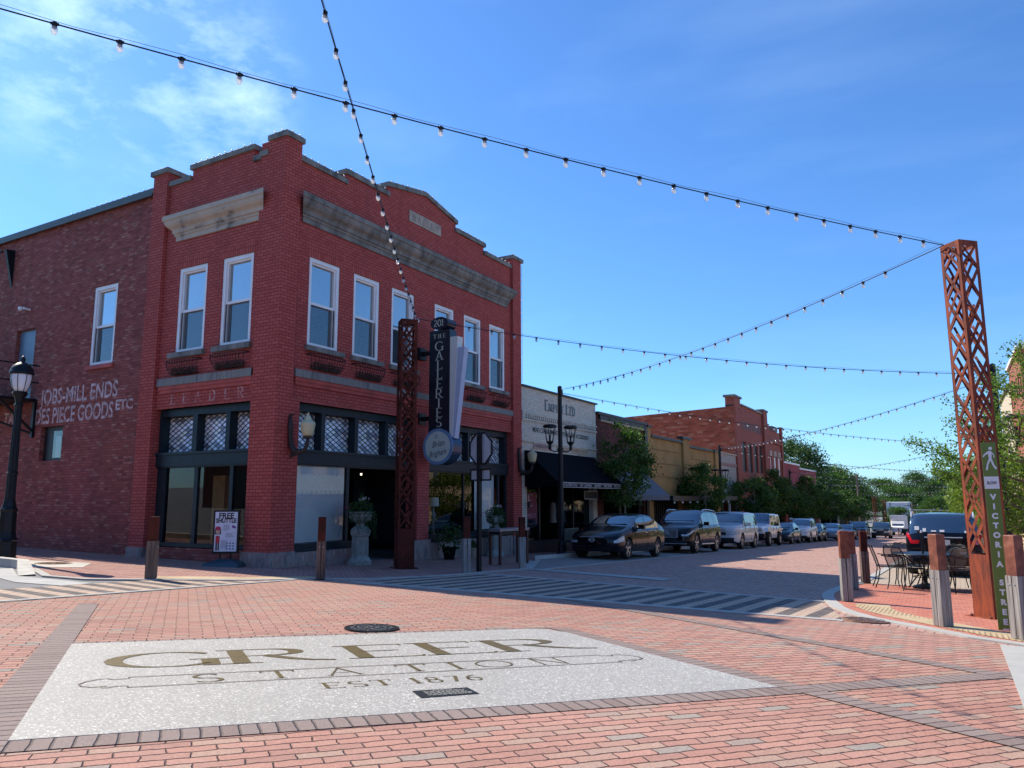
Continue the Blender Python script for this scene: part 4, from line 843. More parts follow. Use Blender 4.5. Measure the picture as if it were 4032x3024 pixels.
# white painted shop
T1, fn = facade('white_brick_shop', 'white painted brick shop reading EMPIRE LTD above a black awning', 11.335, 17.92, 5.48, M['white_brick'], holes=[(11.75, 17.5, -1.5, 2.6)])
inside(T1, 11.75, 17.5, 2.6)
bx(T1, 'coping', M['trim'], (-.4, .06, 11.34, 17.95, 5.48, 5.54)); bx(T1, 'ledge', M['white_brick'], (-.04, .02, 11.36, 17.9, 4.26, 4.33), (-.04, .01, 11.36, 17.9, 3.5, 3.55), (-.04, .04, 11.34, 11.46, 4.25, 4.62))
b = MB()
for k in range(38): y = 11.5+k*.166; b.box(-.04, .03, y, y+.085, 4.36, 4.50)
b.box(-.04, .035, 11.36, 17.9, 4.50, 4.55); b.build('dentil_band', M['white_brick'], T1, world=True)
b = MB(); fw = lambda x, y: (-.015, x, y)
xx = 13.15
for c, h_ in zip('EMPIRE', (.40, .3, .3, .3, .3, .3)): xx += pen_glyph(b, c, fw, xx, 4.78, h_, .95, .17, .05)+.05
xx += .12
for c, h_ in zip('LTD', (.40, .36, .36)): xx += pen_glyph(b, c, fw, xx, 4.78, h_, .85, .17, .05)+.04
b.build('shop_name_lettering', M['letter_teal'], T1, world=True)
font_text('lettering', "MEN'S CONSIGNMENT CLOTHING AND ACCESSORIES", lambda a, b_: (-.03, 14.65+a, 3.98+b_), .24, M['letter_dark'], T1, 4.9, bold=.004)
for a, b_, tx, cc in ((12.25, 13.7, 'HABERDASHERY', (.50, .34, .28)), (14.15, 15.2, 'TUXEDOS', (.56, .42, .30)), (15.5, 16.95, 'BARBER SALON', (.58, .45, .28))):
    p_ = MB(); fbox(p_, lambda u, z, d: (.0-d, u, z), a, b_, 3.28, 3.50, .0, .04); o = p_.build('name_board', mat('name_board', cc, .6, var=.1), T1, world=True)
    l_ = font_text('name_board_text', tx, lambda u, v, c_=(a+b_)/2: (.006, c_+u, 3.39+v), .17, M['letter_dark'] if tx[0] == 'H' else mat('brown_letter', (.30, .17, .10), .6, var=0), o, None, world=False)
    mw = max(v.co.y for v in l_.data.vertices)-min(v.co.y for v in l_.data.vertices); k_ = (b_-a-.12)/mw
    for v in l_.data.vertices: v.co.y = ((a+b_)/2 + (v.co.y-(a+b_)/2)*k_) - T1.location.y; v.co.z -= T1.location.z
# awning
b = MB(); A0, A1 = 11.55, 17.55
b.quad((.0, A0, 3.20), (1.3, A0, 2.06), (1.3, A1, 2.06), (.0, A1, 3.20)); b.quad((1.3, A0, 2.06), (1.3, A0, 1.86), (1.3, A1, 1.86), (1.3, A1, 2.06)); b.quad((.0, A0, 3.20), (.0, A0, 1.9), (1.3, A0, 1.86), (1.3, A0, 2.06)); b.quad((.0, A1, 3.20), (1.3, A1, 2.06), (1.3, A1, 1.86), (.0, A1, 1.9))
b.build('awning', M['matte_black'], T1, world=True)
_af = mat('awning_white', (.62, .62, .62), .7, var=0)
b = MB()
for z0, z1 in ((2.04, 2.055), (1.875, 1.89)): b.box(1.30, 1.306, A0+.05, A1-.05, z0, z1)
b.box(1.30, 1.306, A0+.05, A0+.065, 1.89, 2.04); b.box(1.30, 1.306, A1-.065, A1-.05, 1.89, 2.04); b.build('awning_border', _af, T1, world=True)
font_text('awning_lettering', "MEN'S ALTERATIONS  *  DRY CLEANING  *  LAUNDRY  *  SHOE SHINE  *  SHOE REPAIR", lambda a, b_: (1.308, (A0+A1)/2+a, 1.965+b_), .16, _af, T1, A1-A0-.3)
bx(T1, 'window_frame', M['trim'], (-.3, -.22, 11.75, 11.85, -.9, 2.6), (-.3, -.22, 13.0, 13.1, -.9, 2.6), (-.3, -.22, 14.6, 14.7, -.9, 2.6), (-.3, -.22, 15.9, 16.0, -.9, 2.6), (-.3, -.1, 11.75, 17.5, -.9, -.02), parts=False)
b = MB(); b.quad((-.26, 11.85, -.02), (-.26, 13.0, -.02), (-.26, 13.0, 2.5), (-.26, 11.85, 2.5)); b.quad((-.26, 14.7, -.02), (-.26, 17.5, -.02), (-.26, 17.5, 2.5), (-.26, 14.7, 2.5)); b.parts('shop_glass', M['dark_glass'], T1, world=True)
_mar = mat('maroon_banner', (.16, .02, .05), .6, var=.2)
o = bx(T1, 'window_banner', _mar, (-.255, -.245, 11.95, 12.85, .75, 1.72))[0]
b = MB(); pen_glyph(b, 'E', lambda u, v: (-.24, u, v), 12.15, 1.22, .42, 1.2, .22, .05); b.build('banner_letter', mat('pink_letter', (.62, .45, .50), .6, var=0), o); 
for v in o.children[0].data.vertices if o.children else []: v.co -= T1.location
font_text('banner_text', 'EMPIRE LTD', lambda u, v: (-.24-T1.location.x, 12.4+u-T1.location.y, .88+v-T1.location.z), .2, mat('pink_letter_small', (.55, .22, .32), .6, var=0), o, .8, world=False)
bx(T1, 'hanging_board', M['trim'], (.55, .6, 15.2, 16.5, 1.45, 1.78)); bx(T1, 'board_border', _af, (.604, .607, 15.22, 16.48, 1.755, 1.77), (.604, .607, 15.22, 16.48, 1.46, 1.475), (.604, .607, 15.22, 15.235, 1.475, 1.755), (.604, .607, 16.465, 16.48, 1.475, 1.755), parts=False)
for i_, (y_, c_, nm) in enumerate(((13.55, (.45, .12, .18), 'pink shirt'), (14.95, (.30, .24, .20), 'brown jacket'), (15.25, (.06, .10, .16), 'dark blue jacket'), (15.6, (.07, .13, .2), 'slate jacket'), (15.85, (.05, .08, .10), 'charcoal jacket'))):
    t = thing('hanging_garment', nm+' hanging in the white shop\'s window', 'clothing', (-.65, y_, .55), group='clothes hanging in the shop window')
    MB().lathe([(.02, .8), (.09, .76), (.12, .5), (.11, .2), (.15, .0)], 10).build('cloth', mat('cloth_'+nm.split()[0], c_, .9, var=.2), t); MB().tube([(0, 0, .78), (0, 0, .9), (.03, 0, .93)], .006, 5).build('hanger', M['black'], t)
# coach light beside shop door
t = thing('coach_light', 'small lit coach light at the white shop doorway', 'wall light', (.1, 11.62, 1.25)); MB().lathe([(.03, -.08), (.05, -.05), (.05, .08), (.07, .09), (.02, .14)], 8).build('housing', M['black'], t); MB().lathe([(.03, -.02), (.035, .01), (.03, .04)], 10).build('lit_glass', M['lit'], t)
# patio set in front of shop
def bench(x, y, z, label):
    t = thing('slatted_bench', label, 'bench', (x, y, z)); b = MB()
    for k in range(12): b.box(-.02, .02, -.55+k*.1, -.5+k*.1, .45, .85)
    b.box(-.025, .025, -.58, .62, .85, .89); b.build('backrest', mat('dull_green_slats', (.12, .15, .12), .7), t); MB().box(0, .45, -.58, .62, .41, .45).build('seat', M['trim'], t)
    for sy in (-.5, .54):
        for sx in (.02, .4): MB().box(sx-.02, sx+.02, sy-.02, sy+.02, 0, .41).build('leg', M['trim'], t)
bench(.45, 14.3, gz(.4, 14.3)+.01, 'slatted bench under the black awning')
b = MB(); b.box(.2, .8, 12.4, 13.6, -.02, .04); t = thing('wooden_counter', 'warm wooden ledge inside the white shop window', 'shelf', (-.7, 12.4, -.9)); b = MB(); b.box(-.6, .25, -.5, .6, .75, .95); b.build('board', mat('warm_wood', (.40, .20, .08), .6), t); b = MB(); b.box(-.5, .2, -.45, .55, 0, .75); b.build('base', M['trim'], t)
# dark brown brick building
DB = [(0, (.09, .025, .022)), (.5, (.13, .036, .030)), (1, (.17, .052, .042))]
M['brown_brick'] = brick('dark_brown_brick', .205, .075, .012, DB, (.05, .035, .03), bump=.5)
T2, fn = facade('brown_brick_shop', 'low dark brown brick shop with a grey awning behind the first street tree', 17.93, 24.1, 5.08, M['brown_brick'], holes=[(18.6, 23.6, -1.9, 2.2)])
inside(T2, 18.6, 23.6, 2.2)
bx(T2, 'coping', M['trim'], (-.4, .1, 17.93, 24.12, 5.08, 5.2), (-.1, .06, 18.2, 23.7, 4.92, 5.08)); bx(T2, 'stone_band', mat('tan_band', (.33, .27, .19), .8), (-.04, .05, 18.3, 23.7, 4.80, 4.90))
bx(T2, 'corner_pier', M['trim'], (-.04, .06, 23.75, 24.1, -1.9, 5.08))
b = MB(); b.quad((.0, 18.3, 2.85), (1.35, 18.3, 1.62), (1.35, 23.3, 1.62), (.0, 23.3, 2.85)); b.quad((1.35, 18.3, 1.62), (1.35, 18.3, 1.4), (1.35, 23.3, 1.4), (1.35, 23.3, 1.62)); b.quad((0, 18.3, 2.85), (0, 18.3, 1.4), (1.35, 18.3, 1.4), (1.35, 18.3, 1.62)); b.quad((0, 23.3, 2.85), (1.35, 23.3, 1.62), (1.35, 23.3, 1.4), (0, 23.3, 1.4))
b.build('awning', mat('grey_awning', (.11, .12, .14), .8, var=.1), T2, world=True)
font_text('awning_script', 'salon', lambda a, b_: (.70-b_*.74+.01, 21.0+a, 2.22+b_*.67), .75, _af, T2, 2.2, shear=.3)
bx(T2, 'shopfront', M['trim'], (-.3, -.2, 18.6, 18.8, -1.4, 2.2), (-.3, -.2, 20.8, 21.0, -1.4, 2.2), (-.3, -.2, 23.3, 23.6, -1.4, 2.2), (-.3, -.1, 18.6, 23.6, -1.4, -.35), parts=False)
for sx, ang in ((1.2, 0),):
    t = thing('rooftop_unit', 'grey rooftop air conditioner above the brown brick shop', 'air conditioner', (-2.0, 20.2, 4.7)); MB().box(-.5, .5, -.6, .6, 0, .95).build('cabinet', mat('galvanised', (.42, .44, .46), .5, .3), t); MB().lathe([(.35, .95), (.35, 1.02)], 16).build('fan_guard', M['black'], t)
# tan stucco building in two bays
M['tan'] = mat('tan_stucco', (.36, .215, .07), .9, var=.14, scale=1.2, bump=.3, bscale=50)
T3, fn = facade('tan_stucco_building', 'ochre stucco building of two bays with dark cornices and piers', 24.12, 37.4, 4.55, M['tan'], holes=[(25, 29, -2.1, 1.6), (31.6, 36.6, -2.4, 1.4)])
inside(T3, 25, 29, 1.6); inside(T3, 31.6, 36.6, 1.4)
bx(T3, 'pier', M['tan'], (-.1, .05, 24.12, 24.6, -1.5, 5.02), (-.1, .10, 29.8, 30.9, -1.8, 4.78), (-.1, .08, 36.5, 37.3, -2, 4.4))
bx(T3, 'pier_cap', M['trim'], (-.15, .12, 24.05, 24.68, 5.02, 5.12), (-.15, .2, 29.4, 31.1, 4.78, 4.92), (-.15, .15, 36.2, 37.5, 4.4, 4.52)); bx(T3, 'cornice', M['trim'], (-.4, .1, 24.6, 29.8, 4.55, 4.68), (-.4, .1, 30.9, 36.5, 4.38, 4.48))
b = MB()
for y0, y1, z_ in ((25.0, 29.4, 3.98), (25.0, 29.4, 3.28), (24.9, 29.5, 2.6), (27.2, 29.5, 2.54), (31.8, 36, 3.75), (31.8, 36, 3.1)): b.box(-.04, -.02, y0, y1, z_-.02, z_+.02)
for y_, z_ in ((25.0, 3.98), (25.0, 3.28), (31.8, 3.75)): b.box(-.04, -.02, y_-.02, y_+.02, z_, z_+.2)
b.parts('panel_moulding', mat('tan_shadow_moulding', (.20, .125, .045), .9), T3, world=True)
bx(T3, 'canopy', M['trim'], (-.1, 1.2, 24.3, 37.2, 1.35, 1.6), parts=False)
b = MB()
for k in range(14): b.box(-.2, -.12, 25.1+k*.3, 25.18+k*.3, -1.3, 1.35)
b.box(-.22, -.12, 25, 29, .0, .06); b.build('window_bars', M['trim'], T3, world=True)
b = MB()
for k in range(9): b.lathe([(.03, 0), (.05, .05), (.02, .1)], 6, (1.15, 24.6+k*1.3, 1.23))
b.build('canopy_lights', M['roof_bulb'], T3, world=True)
# small pale building
T4, fn = facade('pale_low_building', 'low pale building with a pink stained parapet between ochre stucco and tall red brick', 37.42, 43.1, 4.42, mat('pale_stucco', (.40, .37, .32), .9, var=.1), holes=[(38.2, 42.6, -3, 1.3)])
inside(T4, 38.2, 42.6, 1.3)
bx(T4, 'stained_band', mat('pink_stain', (.33, .20, .17), .9, var=.35, scale=3), (-.04, .01, 37.5, 43.0, 3.62, 3.82)); bx(T4, 'parapet_cap', mat('cream_cap', (.48, .44, .38), .85), (-.2, .05, 37.42, 43.1, 4.42, 4.5)); bx(T4, 'white_column', M['white'], (-.02, .08, 39.6, 39.8, -2.2, 1.3), (-.02, .08, 41.5, 41.7, -2.2, 1.3))
# tall red brick building
RB = [(0, (.22, .055, .032)), (.4, (.32, .075, .042)), (.8, (.37, .10, .055)), (.95, (.42, .17, .11)), (1, (.25, .08, .05))]
M['red_brick'] = brick('orange_red_brick', .42, .15, .012, RB, (.26, .10, .065), bump=.4, fine=.05)
M['red_flat'] = mat('red_facade_brick', (.31, .085, .055), .85, var=.15, scale=3, bump=.2)
W5 = [(44.4, 45.7), (46.35, 47.6), (48.25, 49.5), (50.1, 51.3)]
T5b, fn = facade('tall_brick_building', 'tallest red brick building down the street with four narrow windows and dark slots', 43.12, 52.9, 8.25, M['red_flat'], holes=[(a, b_, 3.4, 5.6) for a, b_ in W5] + [(44, 52, -3.5, 1.5)], depth=.5)
inside(T5b, 44, 52, 1.5)
b = MB(); b.quad((-.04, 42.32, -2), (-26, 42.32, -2), (-26, 42.32, 6.9), (-.04, 42.32, 7.98)); b.quad((-.04, 42.32, 7.98), (-26, 42.32, 6.9), (-26, 52.9, 6.9), (-.04, 52.9, 7.98)); b.quad((-.04, 42.32, -2), (-.04, 42.32, 7.98), (-.04, 43.14, 8.25), (-.04, 43.14, -2)); b.build('side_wall', M['red_brick'], T5b, world=True)
bx(T5b, 'pier', M['red_flat'], (-.6, .06, 42.3, 44.0, 7.9, 8.65), (-.1, .1, 42.33, 43.2, -2, 7.9), (-.3, .15, 51.5, 52.9, -2, 8.5)); bx(T5b, 'pier_cap', M['stone'], (-.7, .15, 42.1, 44.2, 8.65, 8.8), (-.4, .2, 51.3, 53.1, 8.5, 8.65)); bx(T5b, 'coping', mat('green_grey_coping', (.25, .32, .28), .6), (-.5, .1, 44.2, 51.3, 8.25, 8.34)); bx(T5b, 'side_coping', M['trim'], (-.6, -.04, 42.25, 42.4, 7.98, 8.08))
b = MB()
for k in range(10): b.box(-.03, -.02, 44.6+k*.7, 44.85+k*.7, 6.55, 7.1)
b.parts('dark_slot', M['trim'], T5b, world=True)
for a, b_ in W5:
    o = bx(T5b, 'window', M['trim'], (-.22, -.16, a, b_, 3.4, 5.6))[0]; bb = MB(); bb.box(-.16, -.1, a, a+.25, 4.5, 5.6); q = bb.build('shutter_edge', M['white'], T5b, world=True)
# second brick building
W6 = [(53.9, 54.9), (55.8, 56.8), (57.6, 58.6)]
T6, fn = facade('narrow_brick_building', 'narrow red brick building with three white windows under pale lintels', 52.95, 59.5, 7.2, M['red_flat'], holes=[(a, b_, 3.3, 5.0) for a, b_ in W6] + [(53.5, 59, -4, 1.0)])
inside(T6, 53.5, 59, 1.0)
bx(T6, 'lintel', mat('pale_lintel', (.42, .36, .28), .85), *[(-.04, 0, a-.05, b_+.05, 5.0, 5.45) for a, b_ in W6]); bx(T6, 'window', M['white'], *[(-.2, -.12, a, b_, 3.3, 5.0) for a, b_ in W6]); bx(T6, 'pier', M['red_flat'], (-.1, .08, 52.96, 53.6, -2, 7.5), (-.1, .1, 58.9, 59.5, -2, 7.62)); bx(T6, 'raised_parapet', M['stone'], (-.3, .05, 55.2, 57.5, 7.2, 7.6)); bx(T6, 'cap', M['stone'], (-.2, .12, 52.9, 53.7, 7.5, 7.6), (-.2, .14, 58.8, 59.6, 7.62, 7.75)); bx(T6, 'cornice', M['red_flat'], (-.04, .12, 53.6, 58.9, 6.1, 6.3))
# red stucco buildings
M['pink_red'] = mat('crimson_stucco', (.33, .055, .06), .9, var=.12, scale=1)
T7, fn = facade('crimson_building', 'crimson stucco building with white coping stepping down the street', 59.52, 78.4, 4.3, M['pink_red'], holes=[(61, 77, -5, .4)]); inside(T7, 61, 77, .4)
bx(T7, 'upper_parapet', M['pink_red'], (-.3, -.03, 59.52, 67.8, 4.2, 4.62)); bx(T7, 'coping', M['white'], (-.4, .06, 59.52, 67.8, 4.62, 4.78), (-.4, .06, 67.85, 78.4, 4.3, 4.44)); bx(T7, 'column', M['pink_red'], *[(-.04, .05, 62+k*3.4, 62.6+k*3.4, -3, .4) for k in range(5)])
bx(T7, 'roof_box', M['white'], (-5, -1.5, 62, 68, 4.4, 6.1))
T8, fn = facade('low_tan_shop', 'low tan shop front past the crimson building', 78.5, 96, 1.9, mat('tan_wall', (.35, .29, .21), .9), holes=[(80, 95, -6, .2)]); inside(T8, 80, 95, .2)
bx(T8, 'parapet_trim', M['trim'], (-.3, .1, 78.5, 96, 1.9, 2.05))
# far small buildings
def hut(name, label, x0, x1, y0, y1, h, m, roof, cat='building'):
    t = thing(name, label, cat, (x0, y0, gz(x0, y0))); zb = gz(x0, y0)
    b = MB(); b.box(x0, x1, y0, y1, zb-1, zb+h); b.build('wall', m, t, world=True); b = MB(); b.box(x0-.2, x1+.2, y0-.2, y1+.2, zb+h, zb+h+.25); b.build('roof', roof, t, world=True)
    b = MB()
    for k in range(int((x1-x0)//3)): b.box(x0+1+k*3, x0+2.2+k*3, y0-.05, y0+.05, zb+1, zb+2.4)
    b.parts('window', M['trim'], t, world=True); return t
hut('brick_shed', 'low brown brick building past the parked cars on the left', -14, -1.5, 128, 142, 5.2, mat('far_brown_brick', (.22, .11, .085), .9, var=.2), M['trim'])
hut('white_building', 'small white building far down the street', .6, 4.6, 168, 180, 5.6, mat('far_white', (.62, .64, .66), .8, var=.05), M['white'])
# right hand side of the street
def right_block(name, label, y0, y1, top, m, x0=17.0, rows=(), cap=None, extra=None):
    t = thing(name, label, 'building', (x0, y0, gz(x0, y0))); fn2 = lambda u, z, d: (x0+d, u, z); b = MB(); zb = gz(x0, y1)-.5
    holes = []
    for z0, z1, n_, fr_ in rows:
        p = (y1-y0)/n_
        holes += [(y0+p*(k+.5-fr_/2), y0+p*(k+.5+fr_/2), z0, z1) for k in range(n_)]
    wall(b, fn2, y0, y1, zb, top, holes, .25); b.quad((x0, y0, zb), (x0+20, y0, zb), (x0+20, y0, top), (x0, y0, top)); b.quad((x0, y0, top), (x0+20, y0, top), (x0+20, y1, top), (x0, y1, top)); b.quad((x0, y1, zb), (x0, y1, top), (x0+20, y1, top), (x0+20, y1, zb))
    b.build('wall', m, t, world=True)
    for a, b_, z0, z1 in holes:
        q = MB(); fbox(q, fn2, a, b_, z0, z1, .18, .2); o = q.build('window', M['white'], t, world=True); q = MB(); fbox(q, fn2, a+.1, b_-.1, z0+.1, z1-.1, .16, .175); q.build('pane', M['glass_sky'], o); 
        for v in o.children[0].data.vertices if o.children else []: v.co -= t.location
    if cap: q = MB(); q.box(x0-.15, x0+20, y0-.15, y1, top, top+.2); q.build('coping', cap, t, world=True)
    return t, fn2
M['glass_sky'] = mat('reflecting_pane', (.10, .13, .16), .05, spec=.9, var=0)
M['red_brick2'] = brick('red_brown_brick', .42, .15, .02, [(0, (.30, .09, .06)), (1, (.38, .13, .08))], (.2, .09, .07), bump=.3, fine=.05)
right_block('tall_brown_brick_block', 'tall red brown brick block with white framed window rows at the right edge', 40, 49.7, 10.0, M['red_brick2'], rows=((7.4, 8.8, 6, .5), (4.6, 6.2, 5, .7), (1.6, 3.4, 5, .7), (-.9, .9, 5, .7)), cap=M['white'])
right_block('cream_building', 'cream building with brown roof trim beyond the brick block on the right', 49.75, 62, 9.0, mat('cream_wall', (.52, .43, .30), .85, var=.1), rows=((5.4, 7.2, 6, .5), (2.2, 4.2, 6, .5), (-1, 1, 6, .6)), cap=mat('brown_roof_trim', (.16, .12, .10), .8))
right_block('tan_right_shops', 'tan shop row on the right side half hidden by the ginkgo leaves', 14.5, 39.9, 4.6, mat('warm_tan_wall', (.48, .38, .26), .85, var=.1), x0=18.2, rows=((2.4, 3.9, 12, .45), (-.6, 1.4, 9, .7)), cap=M['white'])
_t = NT('striped_canvas'); _g = _t.n('ShaderNodeSeparateXYZ'); _t.l(_t.pos(), _g.inputs[0]); _t.set(Base_Color=_t.mix(_t.math('GREATER_THAN', _t.math('FRACT', _t.math('DIVIDE', _g.outputs[1], .36)), .5), (.16, .24, .13), (.72, .72, .66)), Roughness=.85); M['stripe_awn'] = _t.m
t = thing('shop_awning', 'striped green and white sloping shop awning at the right edge of the street', 'awning', (18.1, 18, 1.9)); b = MB(); b.quad((0, -3, 1.0), (0, 9, 1.0), (-1.3, 9, .1), (-1.3, -3, .1)); b.quad((0, -3, 1.0), (-1.3, -3, .1), (-1.3, -3, -.1), (0, -3, -.1)); b.quad((-1.3, -3, .1), (-1.3, 9, .1), (-1.3, 9, -.1), (-1.3, -3, -.1)); b.build('canopy', M['stripe_awn'], t); b = MB(); b.tube([(0, -2.9, .9), (0, -2.9, -1.0)], .03, 6); b.build('bracket', M['black'], t)
right_block('far_right_shops', 'distant low shops on the right side of the street', 64, 125, 2.6, mat('grey_tan_wall', (.35, .30, .25), .9), rows=((-1.6, .4, 14, .6),))
right_block('opposite_brick_building', 'brown brick building across the side street, seen mirrored in the shop windows', -45, -17, 8.5, M['red_brick2'], x0=19, rows=((4.5, 6.5, 8, .4), (.5, 3.0, 6, .7)))
t, f3 = facade('south_corner_building', 'dark brick building on the opposite corner, mirrored in the front display windows', -34, -17.5, 8.0, M['brown_brick'], depth=24, x0=-1.5)
b = MB(); b.box(-25, -1.5, -17.6, -17.5, 4.5, 4.7); b.build('belt_course', M['stone'], t, world=True)
for k in range(6): bx(t, 'window', M['white'], (-4.5-k*3.6, -3.2-k*3.6, -17.52, -17.44, 5, 7)); bx(t, 'shopfront', M['trim'], (-4.9-k*3.6, -2.4-k*3.6, -17.52, -17.42, .5, 3.2))
# ------------------------------------------------------------------ rusty lattice towers
def tower(x, y, h, wd, rz, label, solid=.92, mt='rust'):
    t = thing('lattice_tower', label, 'light tower', G(x, y, 0), rz, group='rusty lattice light towers')
    for k in range(4):
        b = MB(); a = k*pi/2; fnp = lambda u, z, d: (cos(a)*(wd/2-d) - sin(a)*u, sin(a)*(wd/2-d) + cos(a)*u, z); e = wd/2; fw_ = .05
        for u0, u1, z0, z1 in ((-e, e, 0, solid), (-e, -e+fw_, solid, h), (e-fw_, e, solid, h), (-e+fw_, e-fw_, h-.09, h)):
            fbox(b, fnp, u0, u1, z0, z1, 0, .008)
        iw = wd-2*fw_; z = solid-.0; rise = .50
        rnd = random.Random(int(x*10)+k)
        def bar(p, q, wt=.046):
            (u0, z0), (u1, z1) = p, q; du_, dz_ = u1-u0, z1-z0; L = hypot(du_, dz_); nx, nz = -dz_/L*wt/2, du_/L*wt/2
            P = [(u0+nx, z0+nz), (u1+nx, z1+nz), (u1-nx, z1-nz), (u0-nx, z0-nz)]
            b.add([fnp(u, max(solid, min(h-.04, zz)), .001) for u, zz in P]+[fnp(u, max(solid, min(h-.04, zz)), .007) for u, zz in P], [(0,1,2,3),(7,6,5,4),(0,4,5,1),(1,5,6,2),(2,6,7,3),(3,7,4,0)])
        l_, r_ = -e+fw_*.5, e-fw_*.5
        while z < h-.1:
            jz = rnd.uniform(-.03, .03)
            bar((l_, z), (r_, z+rise+jz)); bar((r_, z), (l_, z+rise)); 
            if rnd.random() < .55: bar((l_, z+rise*.42), (r_*.35, z+rise*1.15))
            if rnd.random() < .35: bar((r_, z+rise*.25), (l_*.1, z+rise*.85))
            z += rise*.97
        b.build('lattice_panel', M[mt], t)
    MB().box(-wd/2-.09, wd/2+.09, -wd/2-.09, wd/2+.09, -.03, .02).build('base_plate', M[mt], t)
    for sx in (-1, 1):
        for sy in (-1, 1): MB().lathe([(.02, .02), (.022, .05), (.012, .055)], 6, (sx*(wd/2+.055), sy*(wd/2+.055)*.7, 0)).build('bolt', M['rust_cap'], t)
    b = MB(); ring = [(wd/2*1.1+.05*cos(q*pi/6), 0, h+.02+.05*sin(q*pi/6)) for q in range(13)]; b.tube(ring, .012, 6); b.build('eye_ring', M['chrome'], t); return t
tower(13.42, 1.52, 5.72, .36, radians(45), 'rusty lattice light tower beside the green street sign')
tower(1.86, 2.36, 5.9, .40, radians(50), 'shaded rusty lattice light tower before the corner building entrance', mt='rust_dark')  # same steel as the right tower, coloured darker for the shade
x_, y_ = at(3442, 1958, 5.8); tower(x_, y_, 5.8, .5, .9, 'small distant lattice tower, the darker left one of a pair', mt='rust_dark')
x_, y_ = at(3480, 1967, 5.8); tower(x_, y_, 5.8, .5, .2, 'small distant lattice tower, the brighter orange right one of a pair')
# ------------------------------------------------------------------ bollards
def bollard(px, py, top, deg, label, wood='timber', cap='rust_cap'):
    x, y = at(px, py, 0); hh = top
    t = thing('bollard', label, 'bollard', G(x, y, 0), radians(deg), group='timber and rusty steel bollards')
    s = .165; zc = hh*.61
    for sy in (-1, 1): MB().box(-s/2, s/2, sy*.006, sy*s/2, .02, zc).build('timber_post', M[wood], t)
    MB().box(-s/2+.02, s/2-.02, -s/2+.01, s/2-.01, -.05, zc).build('steel_core', M['black'], t)
    c = s*.43; b = MB(); b.add([(-c, -c, zc), (c, -c, zc), (c, c, zc), (-c, c, zc), (-c, -c, hh-.01), (c, -c, hh-.01), (c, c, hh-.01), (-c, c, hh-.01), (-c+.01, -c+.01, hh), (c-.01, -c+.01, hh), (c-.01, c-.01, hh), (-c+.01, c-.01, hh)],
        [(0,3,2,1), (0,1,5,4), (1,2,6,5), (2,3,7,6), (3,0,4,7), (4,5,9,8), (5,6,10,9), (6,7,11,10), (7,4,8,11), (8,9,10,11)]); b.build('steel_cap', M[cap], t)
    for sy in (-.035, .035): MB().tube([(s/2-.002, sy, zc-.10), (s/2+.008, sy, zc-.10)], .008, 8).build('bolt', M['chrome'], t)
bollard(593, 2282, 1.09, 40, 'brown timber bollard nearest the left lamp post', 'timber_brown', 'rust_dark')  # left row caps take the rust with shade in its colour
bollard(1261, 2283, 1.16, -45, 'dark bollard in front of the white display window', 'timber_brown', 'rust_dark')  # darker timber chosen here too, shade carried by the colour
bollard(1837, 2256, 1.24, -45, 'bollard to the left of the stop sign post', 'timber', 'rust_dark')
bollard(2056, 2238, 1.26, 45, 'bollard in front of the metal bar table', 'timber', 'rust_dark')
bollard(3337, 2370, 1.19, -70, 'bollard at the kerb corner by the crosswalk, left of the patio chairs', 'timber')
bollard(3362, 2322, 1.17, -70, 'bollard half hidden behind the kerb corner bollard', 'timber')
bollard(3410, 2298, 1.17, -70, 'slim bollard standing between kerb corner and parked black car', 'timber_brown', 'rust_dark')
bollard(3716, 2469, 1.20, -135, 'large bollard before the patio table with a bright copper cap', 'timber')
bollard(4028, 2522, 1.22, -135, 'large bollard in front of the green street sign at the right edge', 'timber')
x_, y_ = at(3487, 2120, 0); 
def small_post(px, py, label):
    x, y = at(px, py, 0); t = thing('bollard', label, 'bollard', G(x, y, 0), 0, group='timber and rusty steel bollards'); MB().box(-.1, .1, -.1, .1, 0, .75).build('timber_post', M['timber'], t); MB().box(-.085, .085, -.085, .085, .75, 1.2).build('steel_cap', M['rust_cap'], t)
small_post(3488, 2121, 'far pale bollard in front of the distant pickup'); small_post(3540, 2110, 'farthest bollard beside the white truck')
